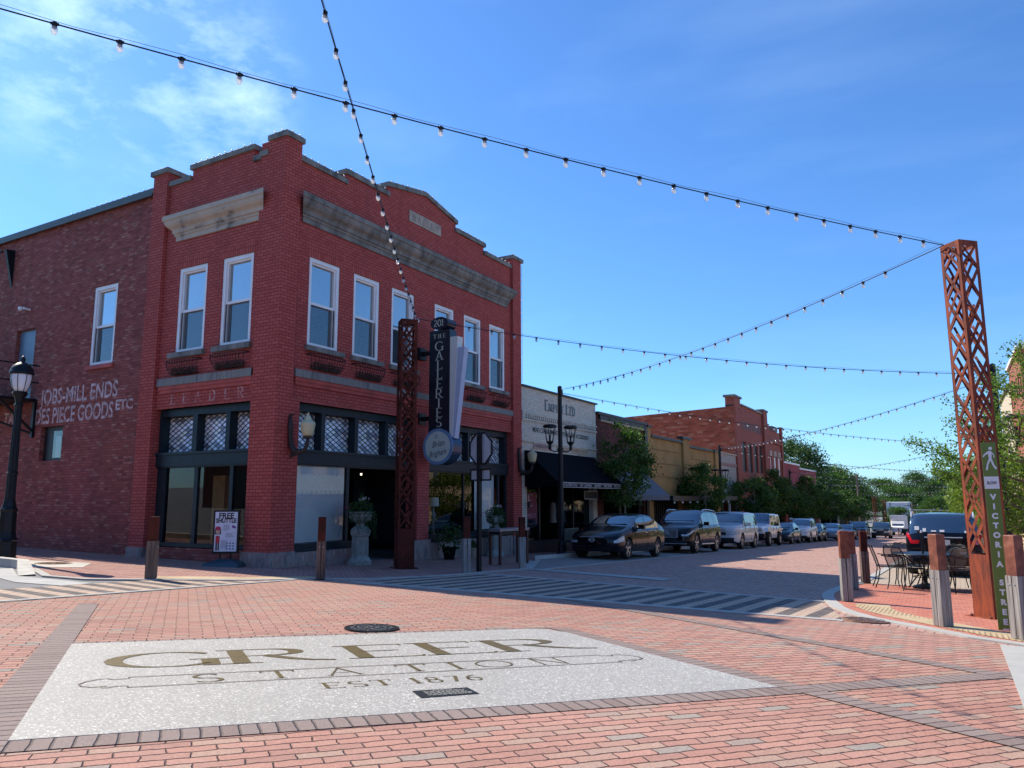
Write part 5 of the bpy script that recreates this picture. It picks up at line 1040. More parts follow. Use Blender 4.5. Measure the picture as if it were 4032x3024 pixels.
# ------------------------------------------------------------------ lamps
def lantern(parent, x, y, z, clear=True):
    o = MB().lathe([(.045, -.02), (.055, .02), (.05, .14), (.07, .17), (.12, .22), (.13, .25), (.10, .27)], 10, (x, y, z)).build('lantern_base', M['black'], parent)
    f = MB(); n_ = 6
    for k in range(n_):
        a = 2*pi*k/n_+.3; f.tube([(x+.115*cos(a), y+.115*sin(a), z+.25), (x+.205*cos(a), y+.205*sin(a), z+.74)], .012, 4)
    f.lathe([(.205, .73), (.235, .74), (.235, .79), (.20, .83), (.10, .85), (.02, .855)], 12, (x, y, z)); f.tube([(x, y, z+.26), (x, y, z+.5)], .02, 6); f.build('lantern_cage', M['black'], parent); return o
def lamp_post(x, y, label, h=5.85, rz=0, both=True):
    t = thing('street_lamp', label, 'street lamp', G(x, y, .01), rz, group='tall black twin lantern street lamps')
    MB().lathe([(.20, 0), (.20, .08), (.15, .14), (.13, .4), (.11, .45), (.088, .5), (.080, 3.0), (.076, h-.03), (.085, h), (.03, h+.04)], 16).build('pole', M['black'], t, smooth=False)
    MB().lathe([(.10, 0), (.10, .12)], 12, (0, 0, 3.5)).build('collar', M['black'], t)
    b = MB(); b.obox((.1, 0, h-.25), .12, .06, .16); b.obox((-.05, .09, h-.12), .06, .1, .1); b.build('cable_bracket', M['black'], t)
    for s in (-1, 1):
        MB().tube([(0, s*.05, 3.52), (0, s*.25, 3.50), (0, s*.42, 3.56)], .022, 6).build('arm', M['black'], t); lantern(t, 0, s*.42, 3.58)
    return t
LP = {}
ang1 = .95
x_, y_ = 1.47, 11.42; LP['L1'] = (x_, y_); lamp_post(x_, y_, 'twin lantern street lamp in front of the white painted shop', 5.75, -.55)
for n_, (px, py), lb in (('L2', (2832, 1755), 'twin lantern street lamp in front of the ochre stucco building'), ('L3', (3108, 1852), 'dark twin lantern street lamp in front of the crimson building'), ('L4', (3262, 1904), 'street lamp half hidden in dark trees past the crimson building'), ('L5', (3395, 1944), 'street lamp above the distant dark suv'), ('L6', (3504, 1984), 'farthest left street lamp beside the distant pickup')):
    p = at(px, py, 5.85); LP[n_] = p; lamp_post(p[0], p[1], lb, 5.85, -.5)
for n_, (x, y), lb in (('R1', (14.28, 12.95), 'dark street lamp behind the green street sign and the ginkgo'), ('R2', (14.3, 35), 'right side street lamp hidden in the ginkgo leaves'), ('R3', (14.3, 57), 'right side street lamp far down the street'), ('R4', (14.3, 80), 'last right side street lamp before the far trees')):
    LP[n_] = (x, y); lamp_post(x, y, lb, 5.85, pi/2)
# old style lamp at the left edge
t = thing('globe_street_lamp', 'black fluted street lamp with a frosted globe at the left edge', 'street lamp', G(-4.67, -3.05, .01))
MB().lathe([(.27, 0), (.27, .06), (.22, .09), (.21, .42), (.24, .45), (.20, .5), (.17, .62), (.16, 1.05), (.18, 1.1), (.14, 1.16), (.11, 1.3)], 8).build('base', M['black'], t)
b = MB(); n_ = 24; fl_ = [(.088 if k % 2 else .098) for k in range(n_)]; o = len(b.v)
for z_, s_ in ((1.25, 1.05), (3.35, .72)):
    for k in range(n_): a = 2*pi*k/n_; b.v.append((fl_[k]*s_*cos(a), fl_[k]*s_*sin(a), z_))
for k in range(n_): b.f.append((k, (k+1) % n_, n_+(k+1) % n_, n_+k))
b.lathe([(.10, 0), (.12, .03), (.10, .06)], 16, (0, 0, 1.85)); b.lathe([(.07, 3.33), (.10, 3.37), (.07, 3.42), (.09, 3.52), (.14, 3.60), (.16, 3.64), (.13, 3.67)], 16); b.build('fluted_shaft', M['black'], t)
_gl = NT('frosted_globe'); _gl.set(Base_Color=(.78, .76, .78), Roughness=.35); M['frost'] = _gl.m
MB().lathe([(.12, 3.66), (.17, 3.78), (.205, 3.95), (.21, 4.06), (.19, 4.1)], 20).build('globe', M['frost'], t, smooth=True)
b = MB()
for k in range(8): a = k*pi/4; b.tube([(.125*cos(a), .125*sin(a), 3.65), (.18*cos(a), .18*sin(a), 3.78), (.215*cos(a), .215*sin(a), 3.95), (.22*cos(a), .22*sin(a), 4.08)], .007, 4)
b.build('cage_rib', M['black'], t)
MB().lathe([(.24, 4.05), (.25, 4.09), (.235, 4.11), (.225, 4.17), (.18, 4.25), (.10, 4.31), (.05, 4.33), (.04, 4.36), (.055, 4.39), (.04, 4.43), (.01, 4.48)], 20).build('hood', M['black'], t, smooth=True)
# ------------------------------------------------------------------ blade sign
SG = thing('blade_sign', 'tall black vertical sign reading The Galleries of Brian Brigham with 201 on top', 'sign', (.45, 5.35, 3.3))
fs = lambda u, z, d: (.36+u, 5.3+d, z)
b = MB(); fbox(b, fs, 0, .70, 3.15, 6.25, 0, .34); b.build('sign_panel', M['signblack'] if 'signblack' in M else mat('sign_black_paint', (.010, .014, .024), .3), SG, world=True)
_gr = mat('pale_green_letter', (.56, .60, .50), .5, var=.05); _cr = mat('cream_sign_face', (.55, .60, .52), .5, var=.05)
b = MB(); fb = lambda u, z: fs(u, z, -.006); pen_text(b, 'THE', fb, .14, .56, 6.02, .12, .2, .06)
for c, z_ in zip('GALLERIES', (5.63, 5.27, 4.93, 4.60, 4.27, 3.95, 3.63, 3.36, 3.36)): pass
zz = 5.66; 
for c in 'GALLERIES':
    w_ = GL[c][0]; hh = .255; ws_ = 1.12; pen_glyph(b, c, fb, .35-w_*hh*ws_/2, zz, hh, ws_, .17, .05); zz -= .272
b.build('sign_lettering', _gr, SG, world=True)
# oval number head
b = MB(); n_ = 28; ov = lambda k, s=1.: (.35+.30*s*cos(2*pi*k/n_), 6.45+.185*s*sin(2*pi*k/n_)); b.prism([ov(k) for k in range(n_)], fs, -.03, .42); b.build('number_head', mat('navy_black_gloss', (.012, .018, .035), .2), SG, world=True)
b = MB(); x = .17
for c in '201': x += pen_glyph(b, c, lambda u, z: fs(u, z, -.036), x, 6.36, .19, 1.0, .17, .07)+.01
b.build('house_number', _gr, SG, world=True)
# round drum at the foot
n_ = 40; rd = lambda k, r: (.36+r*cos(2*pi*k/n_), 2.93+r*sin(2*pi*k/n_))
b = MB(); b.prism([rd(k, .50) for k in range(n_)], fs, -.04, .42); b.build('round_drum', mat('deep_blue_paint', (.02, .05, .10), .3), SG, world=True)
b = MB(); b.prism([rd(k, .505) for k in range(n_)], fs, -.055, -.03); b.build('drum_rim', mat('pale_blue_rim', (.16, .26, .42), .4), SG, world=True)
b = MB(); b.prism([rd(k, .42) for k in range(n_)], fs, -.062, -.05); b.build('drum_face', _cr, SG, world=True)
_ink = mat('navy_ink', (.02, .03, .06), .6, var=0)
for tx, cu, cz, sz, wd, rot in (('Of', .30, 3.20, .17, .10, .15), ('Brian', .38, 3.0, .24, .42, .15), ('Brigham', .36, 2.74, .24, .58, .18)):
    font_text('script_lettering', tx, lambda a, b_, cu=cu, cz=cz, rot=rot: fs(cu+a-b_*.05, cz+b_+a*rot, -.066), sz, _ink, SG, wd, shear=.35)
# fins
for k, (uu0, uu1, ut, ub, z1, cc) in enumerate(((.70, .93, .02, .0, 6.02, (.70, .68, .62)), (.92, 1.08, 0, 0, 5.70, (.46, .50, .62)))):
    b = MB(); P = [(.70, 3.15), (.78, 3.15), (.96, z1), (.70, z1)] if k == 0 else [(.78, 3.15), (.86, 3.15), (1.17, z1), (.93, z1)]
    b.prism(P, fs, .02 if k == 0 else .05, .28 if k == 0 else .25); b.build('white_fin' if k == 0 else 'violet_fin', mat('fin_%d' % k, cc, .5, var=.05), SG, world=True)
b = MB()
for z_ in (5.65, 3.75): b.box(.0, .36, 5.42, 5.52, z_-.06, z_+.06); b.box(-.1 if z_ > 4.6 else -.02, .03, 5.3, 5.64, z_-.17, z_+.17)
b.parts('wall_bracket', M['black'], SG, world=True)
# ------------------------------------------------------------------ stop sign seen from behind
t = thing('stop_sign', 'grey back of an octagonal stop sign with a small plate on a black post', 'traffic sign', G(3.56, 2.94, .01), radians(-103))
MB().box(-.045, .045, -.045, .045, 0, 3.1).build('post', M['black'], t)
oc = lambda r: [(r/cos(pi/8)*cos(pi/8+k*pi/4), 2.80+r/cos(pi/8)*sin(pi/8+k*pi/4)) for k in range(8)]
fo = lambda u, z, d: (-.06+d, u, z)
o = MB().prism(oc(.355), fo, 0, .012).build('sign_back', mat('sign_aluminium', (.50, .52, .55), .4, .5, var=.08), t)
b = MB(); a_, c_ = oc(.375), oc(.34)
for k in range(8):
    q = [a_[k], a_[(k+1) % 8], c_[(k+1) % 8], c_[k]]; b.prism(q, fo, -.005, .03)
b.build('sign_frame', M['black'], t)
MB().prism([(-.31, 2.08), (.31, 2.08), (.31, 2.30), (-.31, 2.30)], fo, 0, .012).build('lower_plate', mat('sign_aluminium_plate', (.50, .52, .55), .4, .5, var=.08), t)
b = MB()
for q in ((-.34, .34, 2.05, 2.085), (-.34, .34, 2.295, 2.33), (-.34, -.31, 2.085, 2.295), (.31, .34, 2.085, 2.295)): b.prism([(q[0], q[2]), (q[1], q[2]), (q[1], q[3]), (q[0], q[3])], fo, -.005, .03)
b.build('plate_frame', M['black'], t); b = MB(); b.lathe([(.05, 3.1), (.06, 3.13), (.02, 3.2)], 8); b.build('post_cap', M['black'], t)
# metal bar table
t = thing('bar_table', 'tall narrow metal table standing behind the bollard by the stop sign', 'table', G(2.6, 5.95, .01), radians(83))
MB().box(-.66, .66, -.2, .2, .88, .95).build('tabletop', mat('zinc_top', (.25, .24, .26), .5, .4), t)
for sx in (-.6, .6):
    for sy in (-.16, .16): MB().box(sx-.03, sx+.03, sy-.03, sy+.03, 0, .88).build('leg', mat('dark_red_steel', (.05, .015, .015), .5) if False else mat('dark_red_steel', (.05, .015, .015), .5), t)
MB().box(-.6, .6, -.16, .16, .80, .86).build('apron', M['black'], t)
# a-frame sign
p = yw(892, 2085, -.35)
t = thing('sidewalk_sign', 'upright sidewalk sign reading FREE SHUTTLE on a black weighted base', 'sign', (p.x, -.35, gz(p.x, -.35)+.01), radians(28))
fa = lambda u, z, d: (u, d, z)
b = MB(); fbox(b, fa, -.29, .29, .27, 1.22, -.03, .03); b.build('frame', M['black'], t)
b = MB(); fbox(b, fa, -.25, .25, .32, 1.18, -.036, -.028); pn = b.build('poster', mat('poster_white', (.66, .69, .78), .5, var=.03), t)
for tx, cz, sz, wd in (('FREE', 1.09, .17, .34), ('SHUTTLE', .985, .13, .46)): font_text('poster_title', tx, lambda a, b_, cz=cz: fa(a, cz+b_, -.039), sz, M['letter_dark'], pn, wd, world=False, bold=.006)
b = MB(); rnd = random.Random(3)
for u0, u1, z0, z1 in ((-.06, .12, .76, .90), (0, .22, .62, .72), (-.1, .06, .38, .56)):
    z = z1
    while z > z0: b.box(u0, u0+(u1-u0)*rnd.uniform(.6, 1), -.039, -.037, z-.009, z); z -= .02
b.build('poster_text', mat('grey_text', (.28, .29, .36), .6, var=0), pn)
b = MB(); b.box(-.22, -.13, -.04, -.037, .50, .66); b.build('red_top', mat('poster_red', (.5, .03, .05), .6, var=0), pn); b = MB(); b.box(-.215, -.18, -.04, -.037, .34, .50); b.box(-.165, -.135, -.04, -.037, .34, .50); b.build('dark_legs', M['letter_dark'], pn)
b = MB(); b.prism([(-.175+.05*cos(k*pi/6), .755+.06*sin(k*pi/6)) for k in range(12)], lambda u, z, d: (u, -.04+d, z), 0, .003); b.build('face', mat('skin_print', (.55, .36, .27), .6, var=0), pn)
b = MB(); b.prism([(-.175+.065*cos(k*pi/6), .82+.045*sin(k*pi/6)) for k in range(12)], lambda u, z, d: (u, -.042+d, z), 0, .004); b.build('red_cap', mat('cap_red', (.45, .02, .08), .6, var=0), pn)
b = MB(); b.box(-.245, -.105, -.0385, -.037, .69, .80); b.build('dark_hair', M['letter_dark'], pn)
b = MB()
for k in range(9): u = .02+(k % 3)*.07; z = .36+(k//3)*.06; b.box(u, u+.04, -.039, -.037, z, z+.035)
b.build('icon_row', mat('icon_blue', (.2, .22, .35), .6, var=0), pn)
b = MB(); b.prism([(.16+.025*cos(k*pi/5), .86+.035*sin(k*pi/5)) for k in range(10)], lambda u, z, d: (u, -.04+d, z), 0, .003); b.prism([(.20+.025*cos(k*pi/5), .845+.03*sin(k*pi/5)) for k in range(10)], lambda u, z, d: (u, -.041+d, z), 0, .003); b.build('purple_mark', mat('purple_mark', (.16, .06, .25), .6, var=0), pn)
MB().add([(-.42, -.3, 0), (.42, -.3, 0), (.42, .3, 0), (-.42, .3, 0), (-.38, -.26, .07), (.38, -.26, .07), (.38, .26, .07), (-.38, .26, .07), (-.15, -.08, .15), (.15, -.08, .15), (.15, .08, .15), (-.15, .08, .15)], [(0,3,2,1),(0,1,5,4),(1,2,6,5),(2,3,7,6),(3,0,4,7),(4,5,9,8),(5,6,10,9),(6,7,11,10),(7,4,8,11),(8,9,10,11)]).build('base', mat('teal_plastic_base', (.03, .07, .09), .35), t)
b = MB(); b.tube([(-.12, 0, .13), (-.12, 0, .29)], .02, 6); b.tube([(.12, 0, .13), (.12, 0, .29)], .02, 6); b.parts('spring', M['black'], t)
# green street sign
t = thing('street_name_sign', 'tall green sign reading SLOW VICTORIA STREET with a white walking figure', 'sign', G(13.49, -.08, .0), radians(0))
MB().box(-.083, .083, -.02, .03, 0, 2.42).build('sign_panel', mat('olive_green_sign', (.13, .20, .030), .4, var=.05), t)
_wl = mat('sign_white', (.75, .76, .76), .5, var=0); fg = lambda u, z, d=-.023: (u, d, z)
MB().box(-.082, .082, -.026, -.019, 1.81, 1.97).build('white_plate', _wl, t)
font_text('plate_text', 'SLOW', lambda a, b_: fg(a, 1.885+b_, -.029), .05, mat('grey_letter', (.12, .13, .13), .6, var=0), t, .11, world=False, bold=.002)
zz = 1.70
for w0 in ('VICTORIA', 'STREET'):
    for c in w0:
        font_text('sign_letter', c, lambda a, b_, z_=zz: fg(a, z_+b_), .095, _wl, t, None, world=False, bold=.006); zz -= .123
    zz -= .11
b = MB(); hd = [(.02+.022*cos(k*pi/6), 2.34+.022*sin(k*pi/6)) for k in range(12)]; fq = lambda u, z, d: (u, -.021-d, z)
b.prism(hd, fq, 0, .003)
for i_, poly in enumerate(([(-.012, 2.305), (.022, 2.31), (.032, 2.29), (.026, 2.20), (-.006, 2.195)], [(-.010, 2.305), (-.060, 2.262), (-.074, 2.232), (-.064, 2.225), (-.045, 2.250), (.0, 2.275)], [(.020, 2.31), (.056, 2.262), (.058, 2.215), (.048, 2.215), (.046, 2.255), (.02, 2.285)], [(-.006, 2.205), (.018, 2.20), (-.016, 2.13), (-.030, 2.055), (-.052, 2.055), (-.034, 2.14)], [(.004, 2.205), (.027, 2.205), (.045, 2.13), (.075, 2.075), (.055, 2.062), (.024, 2.125)])): b.prism(poly, fq, .0008*(i_+1), .0031+.0004*i_)
b.build('walking_figure', _wl, t)
# white lamp tube on the ground by the tower
p = at(3930, 2429, 0.03); t = thing('ground_light', 'small white tube light lying by the tower base', 'light', G(p[0], p[1], .03)); MB().tube([(-.06, .0, .0), (.07, -.0, 0)], .028, 10).build('tube', M['white'], t); MB().tube([(-.09, 0, 0), (-.058, 0, 0)], .022, 10).build('end_cap', M['white'], t)
# planters
M['cast_stone'] = mat('cast_stone', (.27, .29, .26), .85, var=.25, scale=5, bump=.3)
def leaf_blob(mb, c, r, n_, size, rnd, hang=0., up=.0):
    for _ in range(n_):
        v = Vector((rnd.gauss(0, 1), rnd.gauss(0, 1), rnd.gauss(0, 1))).normalized()*rnd.random()**.5
        p = Vector(c)+Vector((v.x*r[0], v.y*r[1], v.z*r[2]-(hang*rnd.random()**2 if v.length > .6 else 0)))
        a = Vector((rnd.gauss(0, 1), rnd.gauss(0, 1), rnd.gauss(0, 1))).normalized()*size*rnd.uniform(.6, 1.2); q = a.cross(Vector((rnd.gauss(0, 1), rnd.gauss(0, 1), rnd.gauss(0, 1)))).normalized()*size*.45
        mb.add([p-a, p+q, p+a, p-q], [(0, 1, 2, 3)])
def urn(x, y, label, seed):
    rnd = random.Random(seed); t = thing('urn_planter', label, 'planter', G(x, y, .01), group='stone urn planters by the storefront')
    MB().lathe([(.30, 0), (.30, .09), (.26, .14), (.215, .20), (.21, .66), (.24, .70), (.255, .76), (.255, .79)], 8, off=pi/8).build('pedestal', M['cast_stone'], t)
    b = MB()
    for k in range(8): a = k*pi/4; b.obox((.198*cos(a), .198*sin(a), .43), .012, .10, .34, a)
    b.parts('panel', mat('cast_stone_shade', (.22, .24, .22), .85, var=.2), t)
    MB().lathe([(.25, .79), (.24, .83), (.17, .9), (.11, .94), (.10, .99), (.16, 1.02), (.25, 1.06), (.28, 1.12), (.28, 1.18), (.26, 1.2), (.28, 1.23), (.30, 1.26), (.27, 1.27)], 12).build('urn', M['cast_stone'], t)
    b = MB(); leaf_blob(b, (0, 0, 1.35), (.33, .33, .2), 650, .035, rnd)
    for k in range(16):
        a = rnd.uniform(-1.6, .9); L = rnd.uniform(.25, .75); rr = .27
        for j in range(int(L*90)):
            f = j/(L*90); p = Vector(((rr+.06+.04*f)*cos(a)+rnd.gauss(0, .02), (rr+.06+.04*f)*sin(a)+rnd.gauss(0, .02), 1.28-f*L)); leaf_blob(b, p, (.03, .03, .02), 1, .025, rnd)
    b.build('foliage', M['leaf_dark'], t)
    b = MB()
    for _ in range(26):
        a = rnd.uniform(0, 6.3); l_ = rnd.uniform(.25, .5); d = Vector((cos(a)*rnd.uniform(.1, .6), sin(a)*rnd.uniform(.1, .6), 1)).normalized()*l_; s_ = Vector((-sin(a), cos(a), 0))*.007; p = Vector((0, 0, 1.35)); b.add([p-s_, p+s_, p+d], [(0, 1, 2)])
    b.build('spiky_grass', M['leaf'], t)
    b = MB(); leaf_blob(b, (.12, -.02, 1.58), (.14, .14, .05), 40, .018, rnd); b.build('white_flowers', M['roof_bulb'], t); b = MB(); leaf_blob(b, (-.22, -.22, 1.38), (.10, .10, .06), 40, .02, rnd); b.build('magenta_flowers', mat('magenta_petal', (.35, .03, .12), .6, var=.1), t)
urn(.38, 2.52, 'stone urn planter with trailing plants left of the dark doorway', 5); urn(.34, 8.95, 'stone urn planter before the white panel right of the stop sign', 6)
def pot(x, y, r, h, label, m, seed, fol=1.):
    rnd = random.Random(seed); t = thing('potted_plant', label, 'potted plant', G(x, y, .01)); MB().lathe([(r*.7, 0), (r, h*.85), (r*1.1, h*.87), (r*1.1, h), (r*.9, h)], 16).build('pot', m, t); b = MB(); leaf_blob(b, (0, 0, h+.25*fol), (r*1.7*fol, r*1.7*fol, .34*fol), int(500*fol), .05, rnd, hang=.2); b.build('foliage', M['leaf_dark'], t)
pot(.45, 6.25, .2, .35, 'leafy dark potted plant to the right of the brick pier', M['matte_black'], 1, 1.3); pot(.35, 7.65, .17, .3, 'small pale clay pot on the pavement under the right display window', mat('pale_clay', (.35, .27, .21), .9), 2, .45); pot(-.5, 6.3, .2, .55, 'potted fern inside the right display window', M['cast_stone'], 3, .8)
# ------------------------------------------------------------------ cars
def lerp_tab(tab, x):
    if x <= tab[0][0]: return tab[0][1]
    for (a, p), (b, q) in zip(tab, tab[1:]):
        if x <= b:
            t = (x-a)/(b-a) if b > a else 0; return p+(q-p)*t
    return tab[-1][1]
def smooth_tab(tab, x, r=.10):
    return sum(lerp_tab(tab, x+r*k) for k in (-1, -.5, 0, .5, 1))/5
PAINTS = {}
def carpaint(name, col, metal=.0, rough=.25):
    if name not in PAINTS:
        m = NT(name); m.set(Base_Color=col, Roughness=rough, Metallic=metal); m.p.inputs['Coat Weight'].default_value = .5; m.p.inputs['Coat Roughness'].default_value = .02; m.p.inputs['Specular IOR Level'].default_value = .12; PAINTS[name] = m.m
    return PAINTS[name]
def make_car(name, label, cat, sp, paint, group='cars parked along the street'):
    """front at x = 0, rear at x = L, wheels on z = 0"""
    L, W = sp['L'], sp['W']/2; top, belt = sp['top'], sp['belt']; zb = sp.get('zb', .22); R = sp['wheel']; fa, ra = sp['axles']
    wt = sp.get('width', [(0, .80), (.06, .88), (.2, .945), (.5, .99), (1., 1.), (L-.9, 1.), (L-.35, .97), (L-.1, .91), (L, .84)])
    th = sp.get('tumble', .30); ws0, ws1 = sp['ws']; rw0, rw1 = sp['rw']; sides = sp['side']; roofk = sp.get('crown', .03)
    xs = sorted(set([round(L*i/46, 3) for i in range(47)] + [.03, .08, .14, L-.03, L-.08, L-.14, ws0, ws1, rw0, rw1] + [v for s in sides for v in s]))
    xs = [x for i, x in enumerate(xs) if i == 0 or x-xs[i-1] > .018 or x in (ws0, ws1, rw0, rw1)]
    rows = []
    for x in xs:
        T = smooth_tab(top, x, .06 if sp.get('crisp') else .09) if .05 < x < L-.05 else lerp_tab(top, x); Bz = min(smooth_tab(belt, x), T-.05); w = W*lerp_tab(wt, x)
        gh = max(0., T-Bz-.07); wtop = w - .05 - th*gh; e = lerp_tab([(0, .12), (.12, .03), (.5, .0), (L-.5, 0), (L-.12, .03), (L, .12)], x)
        zl = zb+e*.6; m_ = (zl+Bz)/2
        pts = [(0, zl), (w*.82, zl), (w*.95, zl+.03), (w*.985, zl+.12), (w, m_-.06), (w*1.003, m_+.06), (w*.995, Bz-.10), (w*.975, Bz-.035), (w*.95, Bz)]
        for k in (.06, .35, .65, .93): pts.append((w*.945+(wtop-w*.945)*k, Bz+(T-.05-Bz)*k))
        pts += [(wtop-.035, T-.018), (wtop*.75, T+roofk*.5), (wtop*.4, T+roofk*.85), (0, T+roofk)]
        rows.append((x, pts, T, Bz, w))
    K = len(rows[0][1]); nfull = 2*K-2
    me = bpy.data.meshes.new('car'); bm = bmesh.new(); grid = []
    bul = sp.get('bulge', .07)
    for x, pts, T, Bz, w in rows:
        ring = pts + [(-y, z) for y, z in pts[-2:0:-1]]; rr = []
        for y, z in ring:
            f = lerp_tab([(0, 1.), (.35, .25), (.8, 0.)], x)-lerp_tab([(0, 1.), (.35, .25), (.8, 0.)], L-x)
            rr.append(bm.verts.new((x+f*bul*(y/W)**2*1.6 + f*.03*((z-.5)/.3)**2*(1 if z < .8 else 0), y, z)))
        grid.append(rr)
    # 0 paint 1 windscreen 2 side glass 3 rear glass 4 headlamp 5 tail lamp 6 grille 7 trim 8 under
    def cls(x, j):
        j = j if j < K-1 else 2*K-3-j
        if j <= 1: return 8
        mid = x
        hl, tl = sp.get('head', (.04, .42)), sp.get('tail', (L-.35, L-.02))
        if j in sp.get('hrows', (6, 5)) and hl[0] <= mid <= hl[1]: return 4
        if j in sp.get('trows', (6, 5, 7)) and tl[0] <= mid <= tl[1]: return 5
        if 9 <= j <= 11 and any(a < mid < b for a, b in sides): return 2
        if j >= 12 and ws0 < mid < ws1: return 1
        if 9 <= j <= 11 and ws0 < mid < sides[0][0]: return 7 if mid > ws0+.3 else 0
        if j >= 12 and rw0 < mid < rw1: return 3
        if j == 2 and sp.get('cladding', False): return 7
        return 0
    for i in range(len(rows)-1):
        xm = (rows[i][0]+rows[i+1][0])/2
        for j in range(nfull):
            f = bm.faces.new((grid[i][j], grid[i+1][j], grid[i+1][(j+1) % nfull], grid[i][(j+1) % nfull])); f.material_index = cls(xm, j); f.smooth = True
    # front and rear closed with strips, eight across
    for end, rr in ((0, grid[0]), (1, grid[-1])):
        x0, pts = rows[-end][0] if end else rows[0][0], rows[-1][1] if end else rows[0][1]; last = None
        NX = 8
        for k in range(K):
            a = rr[k]; b = rr[(2*K-2-k) % nfull]
            if a is b: cur = [a]*(NX+1)
            else:
                cur = [a]
                for q in range(1, NX):
                    y = a.co.y+(b.co.y-a.co.y)*q/NX; s_ = 1-(abs(y)/W)**2
                    xx = rows[0][0] if not end else rows[-1][0]; ex = (a.co.x-xx)*(y/(a.co.y or 1))**2
                    cur.append(bm.verts.new((xx+ex, y, a.co.z)))
                cur.append(b)
            if last:
                for q in range(NX):
                    vs = []
                    for v in (last[q], last[q+1], cur[q+1], cur[q]):
                        if v not in vs: vs.append(v)
                    if len(vs) < 3: continue
                    try: f = bm.faces.new(vs if end == 0 else vs[::-1])
                    except ValueError: continue
                    f.smooth = True; jj = k-1; mi = 0
                    if end == 0:
                        if jj in sp.get('grille', (5, 6)) and sp.get('gq', (2, 5))[0] <= q <= sp.get('gq', (2, 5))[1]: mi = 6
                        elif jj in sp.get('fhrows', (6,)) and q in sp.get('fhq', (0, 7)): mi = 4
                        elif jj in sp.get('lower', (3,)): mi = 7
                    else:
                        if jj in sp.get('trows', (6, 5, 7)) and q in (0, 7): mi = 5
                        elif jj in (2, 3) and sp.get('cladding'): mi = 7
                    f.material_index = 8 if jj <= 1 else mi
            last = cur
    bmesh.ops.remove_doubles(bm, verts=bm.verts, dist=1e-4); bmesh.ops.recalc_face_normals(bm, faces=bm.faces); bm.to_mesh(me); bm.free()
    for _ in range(9): me.materials.append(None)
    o = bpy.data.objects.new('car', me); S.collection.objects.link(o); cut = []
    for ax in (fa, ra):
        for s in (-1, 1):
            b = MB(); n_ = 28; r_ = R*1.13; y0, y1 = s*(W-.27), s*(W+.25)
            for y in (y0, y1):
                for k in range(n_): b.v.append((ax+r_*cos(2*pi*k/n_), y, R*1.0+r_*sin(2*pi*k/n_)))
            b.f = [tuple(range(n_)), tuple(range(2*n_-1, n_-1, -1))] + [(k, n_+k, n_+(k+1) % n_, (k+1) % n_) for k in range(n_)]
            c = b.build('cut', None); bb = bmesh.new(); bb.from_mesh(c.data); bmesh.ops.recalc_face_normals(bb, faces=bb.faces); bb.to_mesh(c.data); bb.free()
            for _ in range(9): c.data.materials.append(None)
            for p in c.data.polygons: p.material_index = 8
            md = o.modifiers.new('b', 'BOOLEAN'); md.operation = 'DIFFERENCE'; md.object = c; md.solver = 'EXACT'; cut.append(c)
    dg = bpy.context.evaluated_depsgraph_get(); me2 = bpy.data.meshes.new_from_object(o.evaluated_get(dg))
    if len(me2.polygons) < 100: me2 = me.copy()
    bpy.data.objects.remove(o)
    for c in cut: bpy.data.objects.remove(c)
    t = thing(name, label, cat, (0, 0, 0), 0, group)
    NM = [('body', paint), ('windshield', M['carglass']), ('side_windows', M['carglass']), ('rear_window', M['carglass']), ('headlight', M['lens']), ('taillight', M['tail']), ('grille', M['trim']), ('lower_trim', M['trim']), ('underbody', M['under'])]
    vs = [tuple(v.co) for v in me2.vertices]; out = {}
    for idx, (nm, mt) in enumerate(NM):
        for sgn in ((-1, 1) if nm in ('headlight', 'taillight', 'side_windows') else (0,)):
            fs = [tuple(p.vertices) for p in me2.polygons if p.material_index == idx and (sgn == 0 or p.center.y*sgn > 0)]
            if not fs: continue
            used = sorted({i for f in fs for i in f}); mp_ = {v: i for i, v in enumerate(used)}; b = MB(); b.v = [vs[i] for i in used]; b.f = [tuple(mp_[i] for i in f) for f in fs]
            q = b.build('side_window' if nm == 'side_windows' else nm, mt, t, smooth=idx != 8); out.setdefault(nm, []).append(q)
            if idx == 0:
                try: q.data.set_sharp_from_angle(angle=radians(38))
                except Exception: pass
    # wheels
    rk = sp.get('rim', .68)
